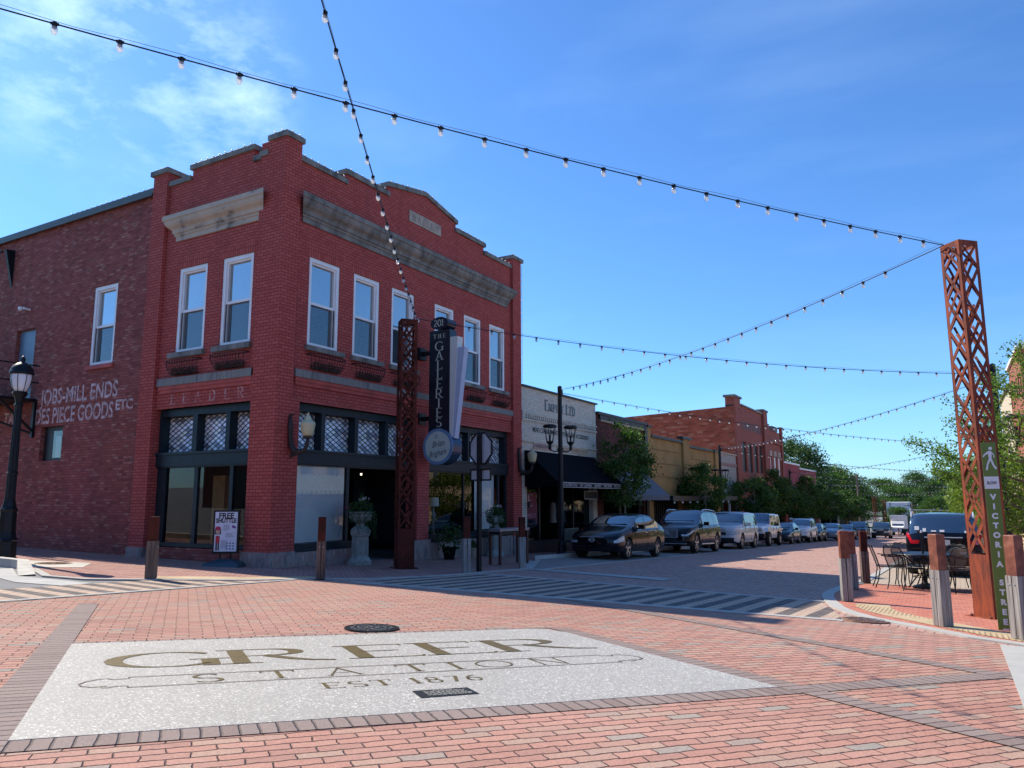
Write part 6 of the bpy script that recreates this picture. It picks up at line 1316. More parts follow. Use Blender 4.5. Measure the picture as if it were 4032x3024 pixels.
    for ax in (fa, ra):
        for s in (-1, 1):
            yo = s*(W-.015); wd = .22
            b = MB(); prof = [(R*rk, wd*.08), (R*.93, 0), (R*.985, .02), (R, .05), (R, wd-.05), (R*.97, wd), (R*rk, wd)]
            n_ = 30
            for r_, d in prof:
                for k in range(n_): b.v.append((ax+r_*cos(2*pi*k/n_), yo-s*d, R+r_*sin(2*pi*k/n_)))
            for i in range(len(prof)-1):
                for k in range(n_): b.f.append((i*n_+k, i*n_+(k+1) % n_, (i+1)*n_+(k+1) % n_, (i+1)*n_+k))
            wh = b.build('wheel', M['tyre'], t, smooth=True)
            b = MB(); o_ = len(b.v)
            for r_, d in ((R*rk*1.01, .025), (R*rk*.93, .03), (R*rk*.90, .10)):
                for k in range(n_): b.v.append((ax+r_*cos(2*pi*k/n_), yo-s*d, R+r_*sin(2*pi*k/n_)))
            for i in range(2):
                for k in range(n_): b.f.append((i*n_+k, i*n_+(k+1) % n_, (i+1)*n_+(k+1) % n_, (i+1)*n_+k))
            ns = sp.get('spokes', 5)
            for k in range(ns):
                a = 2*pi*k/ns+.3; ca, sa = cos(a), sin(a); r0, r1 = R*.08, R*rk*.96; h0, h1 = R*.085, R*.11
                P = [(r0, -h0), (r1, -h1), (r1, h1), (r0, h0)]
                for d in (.022, .07):
                    for r_, h_ in P: b.v.append((ax+r_*ca-h_*sa, yo-s*(d+(.02 if r_ == r0 else 0)), R+r_*sa+h_*ca))
                q = len(b.v)-8; b.f += [(q, q+1, q+2, q+3), (q, q+4, q+5, q+1), (q+2, q+6, q+7, q+3)]
            q = len(b.v)
            for k in range(12): b.v.append((ax+R*.17*cos(pi*k/6), yo-s*.03, R+R*.17*sin(pi*k/6)))
            b.f.append(tuple(range(q, q+12))); b.build('rim', sp.get('rimmat', M['rim']), wh)
            b = MB(); 
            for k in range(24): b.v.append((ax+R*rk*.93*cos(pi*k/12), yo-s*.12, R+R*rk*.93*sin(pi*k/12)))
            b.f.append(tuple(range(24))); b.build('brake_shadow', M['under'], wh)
    zB = lambda x: lerp_tab(belt, x)
    for s in (-1, 1):                               # mirrors, handles, seams
        xm = ws0+.52; b = MB(); b.obox((xm+.02, s*(W+.09), zB(xm)+.10), .13, .20, .15); q = b.build('mirror', sp.get('mirror', paint), t); b = MB(); b.obox((xm, s*(W-.02), zB(xm)+.05), .06, .10, .05); b.build('mirror_arm', M['trim'], t)
        for xd in sp['handles']: MB().obox((xd, s*(W*1.0+.008), zB(xd)-.10), .17, .03, .03).build('door_handle', sp.get('handlemat', M['chrome']), t)
        b = MB()
        for xd in sp['doors']:
            b.box(xd-.004, xd+.004, s*(W*.99), s*(W*1.004), zb+.16, zB(xd)-.03)
        b.box(sp['doors'][0], sp['doors'][-1], s*W*.99, s*W*1.004, zb+.155, zb+.163); b.build('door_seam', M['under'], t)
        if sp.get('rails'):
            x0, x1 = sp['rails']; x0 += .2; rail_w = W-.05-th*(lerp_tab(top, 2)-zB(2)-.07)-.04
            MB().tube([(x0, s*rail_w, lerp_tab(top, x0)-.01), (x0+.25, s*rail_w, lerp_tab(top, x0+.25)+.035), ((x0+x1)/2, s*rail_w, lerp_tab(top, (x0+x1)/2)+.04), (x1-.3, s*rail_w, lerp_tab(top, x1-.3)+.03), (x1, s*rail_w, lerp_tab(top, x1)-.03)], .022, 6).build('roof_rail', M['chrome'], t)
        b = MB()                                    # chrome window line
        x0, x1 = sides[0][0]-.05, sides[-1][1]
        b.tube([(x0+(x1-x0)*k/8, s*(W*lerp_tab(wt, x0+(x1-x0)*k/8)*.955+.006), min(zB(x0+(x1-x0)*k/8), lerp_tab(top, x0+(x1-x0)*k/8)-.06)+.005) for k in range(9)], .008, 4); b.build('window_trim', sp.get('linemat', M['trim']), t)
    MB().box(ws0+.1, ws0+.12, -W*.7, W*.7, lerp_tab(top, ws0+.1)+.0, lerp_tab(top, ws0+.1)+.045).build('wiper', M['trim'], t)
    pl = MB(); pl.box(L-.005, L+.012, -.15, .15, sp.get('plate', .75), sp.get('plate', .75)+.15)
    if sp.get('showplate'): pl.build('number_plate', mat('plate_grey', (.55, .56, .55), .4, var=0), t)
    return t, W
def badge(t, kind, z, x=-.03):
    b = MB()
    if kind == 'ring_bar':
        b.tube([(x, .085*cos(k*pi/8), z+.065*sin(k*pi/8)) for k in range(17)], .011, 6); b.box(x-.012, x+.01, -.12, .12, z-.013, z+.013)
    elif kind == 'ring_slash':
        b.tube([(x, .075*cos(k*pi/8), z+.075*sin(k*pi/8)) for k in range(17)], .014, 6); b.tube([(x, .16, z+.13), (x, -.16, z-.13)], .009, 5)
    elif kind == 'h': b.box(x-.01, x+.01, -.06, -.04, z-.05, z+.05); b.box(x-.01, x+.01, .04, .06, z-.05, z+.05); b.box(x-.01, x+.01, -.05, .05, z-.01, z+.01)
    elif kind == 'oval': b.tube([(x, .08*cos(k*pi/8), z+.045*sin(k*pi/8)) for k in range(17)], .01, 6)
    b.build('badge', M['chrome'], t)
SED = dict(L=4.82, W=1.80, top=[(0, .66), (.12, .74), (.4, .83), (1.1, .98), (1.28, 1.02), (1.95, 1.34), (2.3, 1.43), (2.8, 1.455), (3.3, 1.42), (3.75, 1.30), (4.15, 1.13), (4.5, 1.06), (4.75, 1.0), (4.82, .92)],
     belt=[(0, .62), (.3, .74), (1.2, .90), (2.4, .94), (4.0, 1.0), (4.82, .92)], wheel=.33, axles=(.92, 3.70), ws=(1.28, 2.1), rw=(3.45, 4.2), side=[(1.85, 2.62), (2.70, 3.55), (3.60, 3.86)], handles=(2.5, 3.45), doors=(1.5, 2.66, 3.62), tumble=.36, hrows=(6, 5), head=(.0, .52), grille=(5, 6), gq=(3, 4), fhrows=(6,), fhq=(0,), lower=(3,), linemat=M['chrome'], spokes=5)
SUV = dict(L=4.95, W=1.96, top=[(0, .82), (.10, .92), (.35, 1.02), (1.2, 1.14), (1.38, 1.18), (2.0, 1.60), (2.35, 1.71), (3.0, 1.745), (4.2, 1.70), (4.55, 1.62), (4.82, 1.30), (4.95, 1.05)],
     belt=[(0, .78), (.3, .92), (1.3, 1.06), (3.0, 1.10), (4.4, 1.16), (4.95, 1.0)], wheel=.385, axles=(.90, 3.88), ws=(1.38, 2.15), rw=(4.38, 4.86), side=[(1.95, 2.72), (2.80, 3.62), (3.70, 4.42)], handles=(2.6, 3.5), doors=(1.6, 2.76, 3.66), zb=.27, tumble=.27, rails=(2.1, 4.45), head=(.0, .55), hrows=(6,), grille=(4, 5, 6), gq=(2, 5), fhrows=(6,), fhq=(0, 7), lower=(2, 3), linemat=M['chrome'], spokes=5, cladding=False, tail=(4.55, 4.93), trows=(6, 7, 8, 9), rim=.74)
BOX = dict(L=4.85, W=1.99, top=[(0, .88), (.06, 1.02), (.3, 1.10), (1.15, 1.17), (1.3, 1.20), (1.75, 1.64), (2.1, 1.77), (3.0, 1.81), (4.4, 1.78), (4.62, 1.70), (4.78, 1.25), (4.85, 1.0)],
     belt=[(0, .86), (.25, 1.0), (1.3, 1.08), (3.0, 1.12), (4.85, 1.12)], wheel=.375, axles=(.92, 3.70), ws=(1.3, 1.95), rw=(4.5, 4.76), side=[(1.78, 2.62), (2.70, 3.52), (3.62, 4.45)], handles=(2.5, 3.4), doors=(1.55, 2.66, 3.56), zb=.28, tumble=.2, rails=None, head=(.0, .42), hrows=(6, 5), grille=(5, 6), gq=(2, 5), fhrows=(5, 6), fhq=(0, 1, 6, 7), lower=(2, 3), spokes=5, crisp=True, bulge=.04)
JEEP = dict(L=4.6, W=1.86, top=[(0, 1.02), (.05, 1.10), (.3, 1.13), (1.4, 1.18), (1.5, 1.20), (1.72, 1.70), (1.85, 1.82), (2.6, 1.85), (4.3, 1.84), (4.5, 1.80), (4.58, 1.3), (4.6, 1.1)],
     belt=[(0, .98), (.25, 1.05), (1.5, 1.12), (4.6, 1.14)], wheel=.41, axles=(.75, 3.70), ws=(1.5, 1.86), rw=(4.48, 4.58), side=[(1.84, 2.55), (2.66, 3.42), (3.55, 4.35)], handles=(2.45, 3.3), doors=(1.6, 2.6, 3.5), zb=.42, tumble=.08, width=[(0, .72), (.1, .74), (1.3, .80), (1.5, .86), (4.6, .86)], head=(9, 9), grille=(), gq=(2, 5), fhq=(), lower=(), spokes=5, crisp=True, bulge=.0, handlemat=M['trim'], mirror=M['trim'])
COM = dict(SED, L=4.5, W=1.72, top=[(0, .62), (.12, .70), (.4, .80), (1.05, .93), (1.25, .97), (1.9, 1.32), (2.3, 1.40), (3.0, 1.38), (3.6, 1.18), (4.0, 1.06), (4.4, 1.0), (4.5, .9)], belt=[(0, .6), (.3, .72), (1.2, .86), (2.4, .90), (4.5, .86)], wheel=.31, axles=(.85, 3.45), ws=(1.25, 2.05), rw=(3.2, 3.85), side=[(1.8, 2.5), (2.58, 3.3)], handles=(2.4, 3.2), doors=(1.45, 2.54, 3.4), head=(0, .4), linemat=M['trim'])
TILT = atan2(-B_, 1)
def park(t, x, y, south=True, tilt=True):
    """nose towards -y when south; (x, y) is the front bumper centre"""
    t.location = G(x, y, .012); t.rotation_euler = (0, TILT if south else -TILT, pi/2 if south else -pi/2)
black = carpaint('black_car_paint', (.003, .004, .007)); navy = carpaint('dark_blue_car_paint', (.010, .022, .055)); white = carpaint('white_car_paint', (.85, .85, .83)); silver = carpaint('silver_car_paint', (.62, .61, .60), .1, .3); green = carpaint('dark_green_grey_car_paint', (.02, .035, .045)); grey = carpaint('grey_blue_car_paint', (.16, .20, .25), .3)
XC = 2.98
c1, _ = make_car('parked_sedan', 'black sedan parked nearest, in front of the white painted shop', 'car', SED, black); park(c1, XC, 10.52); badge(c1, 'ring_bar', .60, -.035)
MB().box(-.035, -.01, -.40, .40, .685, .70).build('chrome_strip', M['chrome'], c1)
c2, _ = make_car('parked_suv', 'glossy black suv with vertical slat grille parked behind the black sedan', 'suv', SUV, black); park(c2, XC, 17.85); badge(c2, 'ring_slash', .80, -.03)
b = MB()
for k in range(17): b.box(-.022, .0, -.40+k*.05, -.385+k*.05, .62, .93)
b.build('grille_slats', M['chrome'], c2); b = MB()
for q in ((-.43, .43, .60, .625), (-.43, .43, .93, .95), (-.445, -.42, .60, .95), (.42, .445, .60, .95)): b.box(-.02, .01, *q)
b.build('grille_frame', M['chrome'], c2); MB().box(-.012, .01, -.8, .8, .36, .385).build('bumper_strip', M['chrome'], c2)
for s_ in (-1, 1): MB().box(1.5, 3.3, s_*.985, s_*1.0, .34, .375).build('sill_strip', M['chrome'], c2)
c3, _ = make_car('parked_boxy_suv', 'silver boxy suv parked third in the row', 'suv', BOX, silver); park(c3, XC, 25.4); badge(c3, 'h', .93, -.025)
b = MB()
for k in range(3): b.box(-.02, .0, -.36, .36, .84+k*.07, .865+k*.07)
b.build('grille_bar', M['chrome'], c3)
c4, _ = make_car('parked_offroader', 'white boxy off-roader with slotted grille and round lamps parked fourth in the row', 'off-roader', JEEP, white); park(c4, XC, 32.4)
b = MB()
for k in range(7): b.box(-.02, .004, -.36+k*.11, -.30+k*.11, .76, 1.02)
b.build('grille_slot', M['trim'], c4)
for s in (-1, 1):
    bb = MB(); bb.tube([(-.03, s*.53, .90), (.01, s*.53, .90)], .095, 16); bb.build('headlight', M['lens'], c4)
    f = MB(); f.add([(.12, s*.72, .995), (.12, s*.95, .995), (-.04, s*.93, .80), (-.04, s*.70, .80)], [(0, 1, 2, 3), (3, 2, 1, 0)][:1]); f.box(.12, 1.30, s*.74, s*.95, .955, 1.0); f.box(3.1, 4.35, s*.78, s*.95, .93, 1.0); f.build('fender_flare', white, c4)
MB().box(-.28, 0, -.80, .80, .50, .70).build('bumper', M['trim'], c4); b = MB(); b.tube([(-.29, .48, .6), (-.29, .70, .6), (-.27, .74, .66), (-.29, .48, .66), (-.29, .48, .6)], .015, 5); b.build('fog_lamp', M['chrome'], c4)
c5, _ = make_car('parked_compact', 'dark green low sedan parked between white off-roader and white suv', 'car', COM, green); park(c5, XC, 39.6)
c6 = None
KIA = dict(SUV, L=4.7, W=1.88, rim=.68, rails=(2.0, 4.2)); 
for k_ in ('top', 'belt'): KIA[k_] = [(x*4.7/4.95, z*.985) for x, z in SUV[k_]]
KIA.update(axles=(.88, 3.58), ws=(1.3, 2.05), rw=(4.15, 4.62), side=[(1.86, 2.55), (2.63, 3.4), (3.5, 4.2)], handles=(2.45, 3.3), doors=(1.5, 2.6, 3.46), tail=(4.3, 4.68), cladding=True)
c6, _ = make_car('parked_white_suv', 'white rounded suv with roof rails parked behind the dark green sedan', 'suv', KIA, white); park(c6, XC, 46.2)
def cp(src, nm, label, x, y, paint, cat=None, skip=('brake_shadow',)):
    c = copy_thing(src, (0, 0, 0), None, label, None, None, skip); c.name = nm
    if cat: c['category'] = cat
    for k in S.collection.objects:
        if k.parent == c and k.name.split('.')[0] in ('body', 'mirror') and paint:
            k.data = k.data.copy(); k.data.materials[0] = paint
    park(c, x, y); return c
cp(c5, 'parked_compact', 'black low car parked half hidden behind the white rounded suv', 3.05, 51.6, black)
cp(c1, 'parked_sedan', 'silver blue sedan parked before the first dark kerb trees gap', 3.55, 57.2, grey)
cp(c5, 'parked_compact', 'dark blue low car seen between the two kerb corner bollards', 3.9, 65, navy)
cp(c2, 'parked_suv', 'distant black suv next to the dark blue low car', 4.3, 72, black)
pk = cp(c3, 'parked_pickup', 'distant dark pickup with chrome bumper near the far lattice towers', 5.6, 84, green, 'pickup')
# white box truck far away
t = thing('white_box_truck', 'white box truck standing far down the street', 'truck', (0, 0, 0)); x_, y_ = at(3537, 2108, 0)
b = MB(); b.box(1.9, 7.5, -1.2, 1.2, .9, 3.3); b.box(1.7, 3.2, -1.15, 1.15, 2.6, 3.25); b.build('cargo_box', M['white'], t); b = MB(); b.add([(0, -.85, .5), (0, .85, .5), (1.9, 1.1, .5), (1.9, -1.1, .5), (.05, -.8, 1.25), (.05, .8, 1.25), (1.0, .95, 1.5), (1.0, -.95, 1.5), (1.45, .95, 2.3), (1.45, -.95, 2.3), (1.9, 1.05, 2.35), (1.9, -1.05, 2.35)], [(0,1,5,4), (4,5,6,7), (7,6,8,9), (9,8,10,11), (1,2,10,8,6,5), (0,4,7,9,11,3)]); b.build('cab', M['white'], t)
MB().add([(1.02, -.85, 1.56), (1.02, .85, 1.56), (1.42, .85, 2.22), (1.42, -.85, 2.22)], [(0, 1, 2, 3)]).build('windshield', M['carglass'], t); MB().box(-.03, .03, -.5, .5, .75, 1.15).build('grille', M['chrome'], t)
for s in (-1, 1): MB().box(-.03, .03, s*.6, s*.8, .8, 1.05).build('headlight', M['lens'], t); MB().tube([(.7, s*.8, .45), (.7, s*1.05, .45)], .45, 16).build('wheel', M['tyre'], t); MB().tube([(5.8, s*.8, .45), (5.8, s*1.15, .45)], .45, 16).build('wheel', M['tyre'], t)
t.location = G(x_, y_, .02); t.rotation_euler = (0, TILT, pi/2)
# black suv seen from behind on the right
RS = dict(SUV, L=4.7, W=1.90, rim=.7, rails=(1.9, 4.3), crown=.03)
RS['top'] = [(0, .82), (.10, .92), (.35, 1.02), (1.2, 1.12), (1.38, 1.16), (2.0, 1.56), (2.35, 1.66), (3.0, 1.70), (4.1, 1.65), (4.35, 1.60), (4.62, 1.12), (4.7, 1.0)]
RS.update(axles=(.9, 3.65), rw=(4.2, 4.62), side=[(1.95, 2.65), (2.73, 3.45), (3.55, 4.2)], handles=(2.5, 3.35), doors=(1.6, 2.7, 3.5), tail=(4.25, 4.69), trows=(6, 7), showplate=True, plate=.82)
rs, _ = make_car('parked_black_suv', 'black suv seen from behind beyond the patio chairs', 'suv', RS, black); park(rs, 12.72, 16.45, south=False)
b = MB()
for y0, w_, z_, h_ in ((-.62, .11, 1.22, .10), (-.44, .08, 1.18, .09), (-.22, .12, 1.18, .035), (-.02, .11, 1.175, .055), (.55, .10, 1.16, .05), (.70, .09, 1.17, .05)): xx = 4.55+.02; b.add([(xx, y0-w_/2, z_), (xx, y0+w_/2, z_), (xx-h_*.5, y0+w_/2, z_+h_), (xx-h_*.5, y0-w_/2, z_+h_)], [(0, 1, 2, 3)])
for v in range(len(b.v)): a = b.v[v]; b.v[v] = (a[0]+.075, a[1], a[2])
b.build('window_sticker', mat('white_sticker', (.7, .7, .7), .5, var=0), rs)
b = MB(); b.box(4.70, 4.725, -.45, .45, 1.02, 1.045); b.build('chrome_bar', M['chrome'], rs); b = MB(); b.box(4.70, 4.715, .35, .68, .60, .66); b.build('bumper_sticker', mat('blue_sticker', (.35, .45, .6), .5, var=.3, scale=60), rs)
# ------------------------------------------------------------------ patio chairs and tables
_me = NT('steel_mesh'); _me.t.nodes.remove(_me.p); _a = _me.n('ShaderNodeBsdfTransparent'); _b = _me.n('ShaderNodeBsdfPrincipled'); _b.inputs['Base Color'].default_value = (.02, .02, .022, 1); _b.inputs['Roughness'].default_value = .4; _m = _me.n('ShaderNodeMixShader'); _m.inputs[0].default_value = .58
_me.l(_a.outputs[0], _m.inputs[1]); _me.l(_b.outputs[0], _m.inputs[2]); _me.l(_m.outputs[0], _me.out.inputs[0]); M['mesh'] = _me.m
def chair(x, y, deg, label):
    t = thing('patio_chair', label, 'chair', G(x, y, .015), radians(deg), group='black wire mesh patio chairs'); R_ = .012
    for s in (-1, 1):
        MB().tube([(.22, s*.21, 0), (.20, s*.22, .15), (.23, s*.24, .40), (.25, s*.25, .44), (.24, s*.27, .62), (.17, s*.28, .67), (.0, s*.28, .66), (-.16, s*.26, .68)], R_, 6).build('front_leg', M['black'], t)
        MB().tube([(-.30, s*.20, 0), (-.24, s*.20, .15), (-.19, s*.21, .38), (-.20, s*.22, .46)], R_, 6).build('rear_leg', M['black'], t)
    MB().tube([(-.20, .22, .45), (-.24, .25, .6), (-.29, .25, .76), (-.33, .19, .88), (-.35, .08, .915), (-.355, 0, .90), (-.35, -.08, .915), (-.33, -.19, .88), (-.29, -.25, .76), (-.24, -.25, .6), (-.20, -.22, .45)], R_, 6).build('back_frame', M['black'], t)
    b = MB(); n_ = 6
    for k in range(n_+1):
        y_ = -.24+.48*k/n_; e = (1-(abs(y_)/.26)**2)
        for z_, x_ in ((.46, -.20), (.62, -.24), (.78, -.295), (.80+.10*max(e, 0)**.5, -.30-.05*max(e, 0)**.5)): b.v.append((x_-.03*e, y_*(1 if z_ < .8 else .92), z_))
    for k in range(n_):
        for j in range(3): b.f.append((k*4+j, k*4+j+1, k*4+5+j, k*4+4+j))
    b.build('mesh_back', M['mesh'], t, smooth=True)
    b = MB(); b.add([(-.20, -.22, .445), (.25, -.25, .44), (.27, 0, .43), (.25, .25, .44), (-.20, .22, .445), (.02, 0, .43)], [(0, 1, 5), (1, 2, 5), (2, 3, 5), (3, 4, 5), (4, 0, 5)]); b.build('mesh_seat', M['mesh'], t)
    MB().tube([(-.20, -.22, .445), (.25, -.25, .44), (.27, 0, .435), (.25, .25, .44), (-.20, .22, .445), (-.20, -.22, .445)], R_, 6).build('seat_rim', M['black'], t)
    return t
def patio_table(x, y, label, pole=False):
    t = thing('patio_table', label, 'table', G(x, y, .015), 0, group='round black patio tables')
    MB().lathe([(.60, .70), (.61, .715), (.60, .73)], 36).build('tabletop', M['black'], t); 
    for k in range(4): a = k*pi/2+.5; MB().tube([(.42*cos(a), .42*sin(a), .70), (.2*cos(a), .2*sin(a), .5), (.12*cos(a), .12*sin(a), .3), (.36*cos(a), .36*sin(a), .02)], .014, 6).build('leg', M['black'], t)
    MB().tube([(.22*cos(k*pi/8), .22*sin(k*pi/8), .24) for k in range(17)], .01, 6).build('brace_ring', M['black'], t); return t
patio_table(12.38, 6.75, 'round black patio table with a bare umbrella pole through it'); patio_table(13.75, 6.75, 'round black patio table hidden behind the right lattice tower')
t = thing('umbrella_stand', 'bare black umbrella pole standing in a round base at the patio table', 'umbrella stand', G(12.38, 6.75, .015)); MB().tube([(0, 0, 0), (0, 0, 1.16)], .02, 8).build('pole', M['black'], t); MB().lathe([(.25, 0), (.24, .05), (.1, .09), (.04, .13), (.04, .25)], 20).build('base', M['black'], t); MB().lathe([(.022, 1.16), (.022, 1.2), (.01, 1.21)], 8).build('pole_cap', M['white'], t)
chair(11.72, 6.35, 12, 'patio chair furthest left, seen side on with its back to the street')
chair(12.05, 6.05, 50, 'patio chair second from the left, turned towards the umbrella pole table')
chair(12.1, 7.35, -50, 'patio chair behind the umbrella pole table, near the black suv')
chair(12.85, 7.45, -120, 'patio chair on the far side of the umbrella pole, back to the suv')
chair(13.08, 6.05, 100, 'patio chair right of the large copper capped bollard')
chair(13.05, 6.9, 10, 'patio chair between the two patio tables')
chair(13.5, 7.7, -80, 'patio chair behind the right lattice tower, slatted by sunlight')
# blue newspaper box, far bench, utility poles
x_, y_ = 14.2, 13.6
t = thing('newspaper_box', 'small bright blue newspaper box behind the right lattice tower', 'newspaper box', G(14.05, 17.5, .01)); MB().box(-.22, .22, -.2, .2, .45, 1.15).build('cabinet', mat('bright_blue', (.02, .10, .40), .4), t); MB().box(-.16, .16, -.21, -.2, .75, 1.08).build('window', M['glass_sky'], t); MB().box(-.05, .05, -.05, .05, 0, .45).build('post', M['black'], t)
t = thing('street_bench', 'slatted metal bench facing the street behind the black suv', 'bench', G(14.6, 19.5, .01), radians(-90)); b = MB()
for k in range(9): b.box(-.7, .7, .2+k*0, .22, .45+k*.055, .475+k*.055)
b.build('backrest', mat('pale_metal', (.4, .42, .42), .4, .4), t); MB().box(-.7, .7, -.25, .2, .42, .45).build('seat', mat('pale_metal_seat', (.4, .42, .42), .4, .4), t)
for sx in (-.62, .62): MB().box(sx-.03, sx+.03, -.22, .2, 0, .42).build('leg', M['black'], t)
# ------------------------------------------------------------------ string lights
BULB = {}
def string(name, label, p0, p1, sag, n_, r=.009, t0=0., t1=1., bs=1., trim=0.06):
    p0, p1 = Vector(p0), Vector(p1); t = thing('string_lights', label, 'string lights', p0, group='bulb strings across the street')
    P = lambda f: p0.lerp(p1, f)-Vector((0, 0, 4*sag*f*(1-f)))-p0
    N_ = 40; b = MB(); b.tube([P(t0+(t1-t0)*k/N_) for k in range(N_+1)], r, 5); b.build('cable', M['black'], t)
    b = MB(); b.tube([P(t0+(t1-t0)*k/N_)+Vector((0, 0, .018+.028*abs(sin(k*2.3)))) for k in range(N_+1)], r*.35, 4); b.build('support_wire', M['wire'], t)
    key = round(bs, 2)
    for k in range(n_):
        f = trim+(1-2*trim)*(k+.5)/n_
        if not t0 <= f <= t1: continue
        if key not in BULB:
            s = bs; q = MB().lathe([(.018*s, -.02*s), (.03*s, -.045*s), (.032*s, -.07*s), (.022*s, -.098*s), (.006*s, -.108*s)], 10).build('bulb', M['bulb'], t, smooth=True)
            g_ = MB(); g_.lathe([(.024*s, .012*s), (.026*s, -.0*s), (.02*s, -.035*s), (.022*s, -.045*s)], 8); g_.tube([(-.035*s, 0, 0), (.035*s, 0, 0)], .014*s, 6); h = g_.build('socket', M['black'], q); BULB[key] = (q, h)
        else:
            q0, h0 = BULB[key]; q = q0.copy(); S.collection.objects.link(q); q.parent = t; h = h0.copy(); S.collection.objects.link(h); h.parent = q
        q.location = P(f); d = (p1-p0).normalized(); q.rotation_euler = (0, 0, atan2(d.y, d.x))
    return t
M['wire'] = mat('steel_wire', (.10, .11, .12), .4, .5, var=0)
TR = Vector((13.22, 1.42, 5.42)); dR = Vector((-.56797, -.82258, 0)); eR = TR+dR*.5436*34; eR.z = 6.27
string('s1', 'nearest bulb string sweeping from the right rusty tower to the upper left of the sky', TR, eR, .25, 34, .0075, 0, 1, .98, .012)
LT = Vector((2.02, 2.5, 5.83)); P2 = LT+(Vector((8.228, -7.169, 6.15))-LT)*24/19.31
string('s2', 'bulb string rising overhead from the shaded rusty tower at the corner entrance', LT, P2, .10, 24, .0075, 0, 1, .98, .02)
r1 = Vector((14.28, 12.95, gz(14.28, 12.95)+5.6)); l1_ = Vector((1.47, 11.42, gz(1.47, 11.42)+5.65))
string('s3', 'bulb string crossing in front of the blade sign to the right street lamp', LT+Vector((.05, 0, 0)), r1, .32, 25, .008)
string('s4', 'bulb string climbing from the white shop lamp to the right rusty tower', l1_, TR, .30, 27, .008)
def lpt(n_): p = LP[n_]; return Vector((p[0], p[1], gz(*p)+5.7))
string('s5', 'bulb string running from the white shop lamp down the street to the right', l1_+Vector((0, 0, -.1)), lpt('R2'), .35, 44, .008)
string('s6', 'bulb string rising from the ochre building lamp to the nearer right street lamp', lpt('L2'), r1+Vector((0, 0, -.1)), .35, 40, .009)
string('s7', 'bulb string going from the ochre building lamp to the far right lamp', lpt('L2'), lpt('R3'), .4, 40, .010)
string('s8', 'bulb string from the crimson building lamp up to the second right lamp', lpt('L3'), lpt('R2'), .4, 38, .010)
string('s9', 'bulb string far away between crimson building lamp and last right lamp', lpt('L3'), lpt('R4'), .4, 34, .012)
string('s10', 'distant bulb string over the black suv, rising to the right', lpt('L4'), lpt('R3'), .4, 30, .012)
string('s11', 'lowest distant bulb string over the far trees', lpt('L4'), (14.3, 103, gz(14, 103)+5.7), .4, 28, .014)
string('s12', 'farthest bulb string between the last lamps', lpt('L5'), lpt('R4'), .4, 28, .014)
# ------------------------------------------------------------------ trees
def make_tree(name, label, h, crown, nl, size, seed, mt, bark, group, cz=.62, trunks=1, tr=.07, stretch=1., lump=1., fan=False, lean=(0, 0)):
    """crown = (rx, ry, rz); cz = crown centre as a share of the height"""
    rnd = random.Random(seed); t = thing(name, label, 'tree', (0, 0, 0), 0, group)
    b = MB(); tips = []; rx, ry, rz = crown; c = Vector((lean[0], lean[1], h*cz))
    for k in range(trunks):
        a0 = rnd.uniform(0, 6.3); base = Vector((.07*cos(a0), .07*sin(a0), -.05)) if trunks > 1 else Vector((0, 0, -.05))
        p = [base]; top_ = c+Vector((rnd.uniform(-.3, .3)*rx, rnd.uniform(-.3, .3)*ry, rz*.45))
        for i in range(1, 6):
            f = i/5; p.append(base.lerp(top_, f)+Vector((rnd.gauss(0, .035*h*.3), rnd.gauss(0, .035*h*.3), 0))*(1-f*.3)*(0 if i == 5 else 1))
        b.tube(p, [tr*(1-.75*i/5) for i in range(6)], 8)
        for _ in range(int(9/trunks)+2):
            i = rnd.randint(2, 4); s = p[i].lerp(p[i+1] if i < 5 else p[i], rnd.random()); v = Vector((rnd.gauss(0, 1), rnd.gauss(0, 1), rnd.gauss(.2, .6))).normalized()
            e = c+Vector((v.x*rx*.8, v.y*ry*.8, v.z*rz*.8)); m = s.lerp(e, .5)+Vector((0, 0, .06*h*rnd.random())); b.tube([s, m, e], [tr*.38, tr*.22, tr*.06], 5); tips.append(e)
    b.build('trunk', bark, t)
    cl = []
    n_c = max(10, int(26*lump))
    for k in range(n_c):
        v = Vector((rnd.gauss(0, 1), rnd.gauss(0, 1), rnd.gauss(0, 1))).normalized()*(rnd.uniform(.35, 1.0)**.6)
        sh = 1-.25*max(0, v.z); cl.append((c+Vector((v.x*rx*sh, v.y*ry*sh, v.z*rz)), rnd.uniform(.16, .34)))
    for e in tips: cl.append((e, .2))
    b = MB(); mr = (rx+ry+rz)/3
    wts = [q[1]**2 for q in cl]; sw_ = sum(wts)
    for (p0, rr), w__ in zip(cl, wts):
        m_ = int(nl*w__/sw_)
        for _ in range(m_):
            g_ = Vector((rnd.gauss(0, 1), rnd.gauss(0, 1), rnd.gauss(0, .7)))*rr*mr*.55; p = p0+g_
            s = size*rnd.uniform(.6, 1.25); nrm = Vector((rnd.gauss(0, .8), rnd.gauss(0, .8), rnd.gauss(.4, .7))).normalized(); a = nrm.orthogonal().normalized(); a = Matrix.Rotation(rnd.uniform(0, 6.3), 3, nrm) @ a; q = nrm.cross(a)
            if fan: b.add([p, p+a*s*.9+q*s*.6, p+a*s*1.12+q*s*.18, p+a*s*.95, p+a*s*1.12-q*s*.18, p+a*s*.9-q*s*.6], [(0, 1, 2, 3), (0, 3, 4, 5)])
            else: b.add([p-a*s, p+q*s*.55, p+a*s, p-q*s*.55], [(0, 1, 2, 3)])
    b.build('crown', mt, t); return t
ST = [(1.35, 18.3, 1., 'first street tree, tall and slim, before the brown brick shop')]
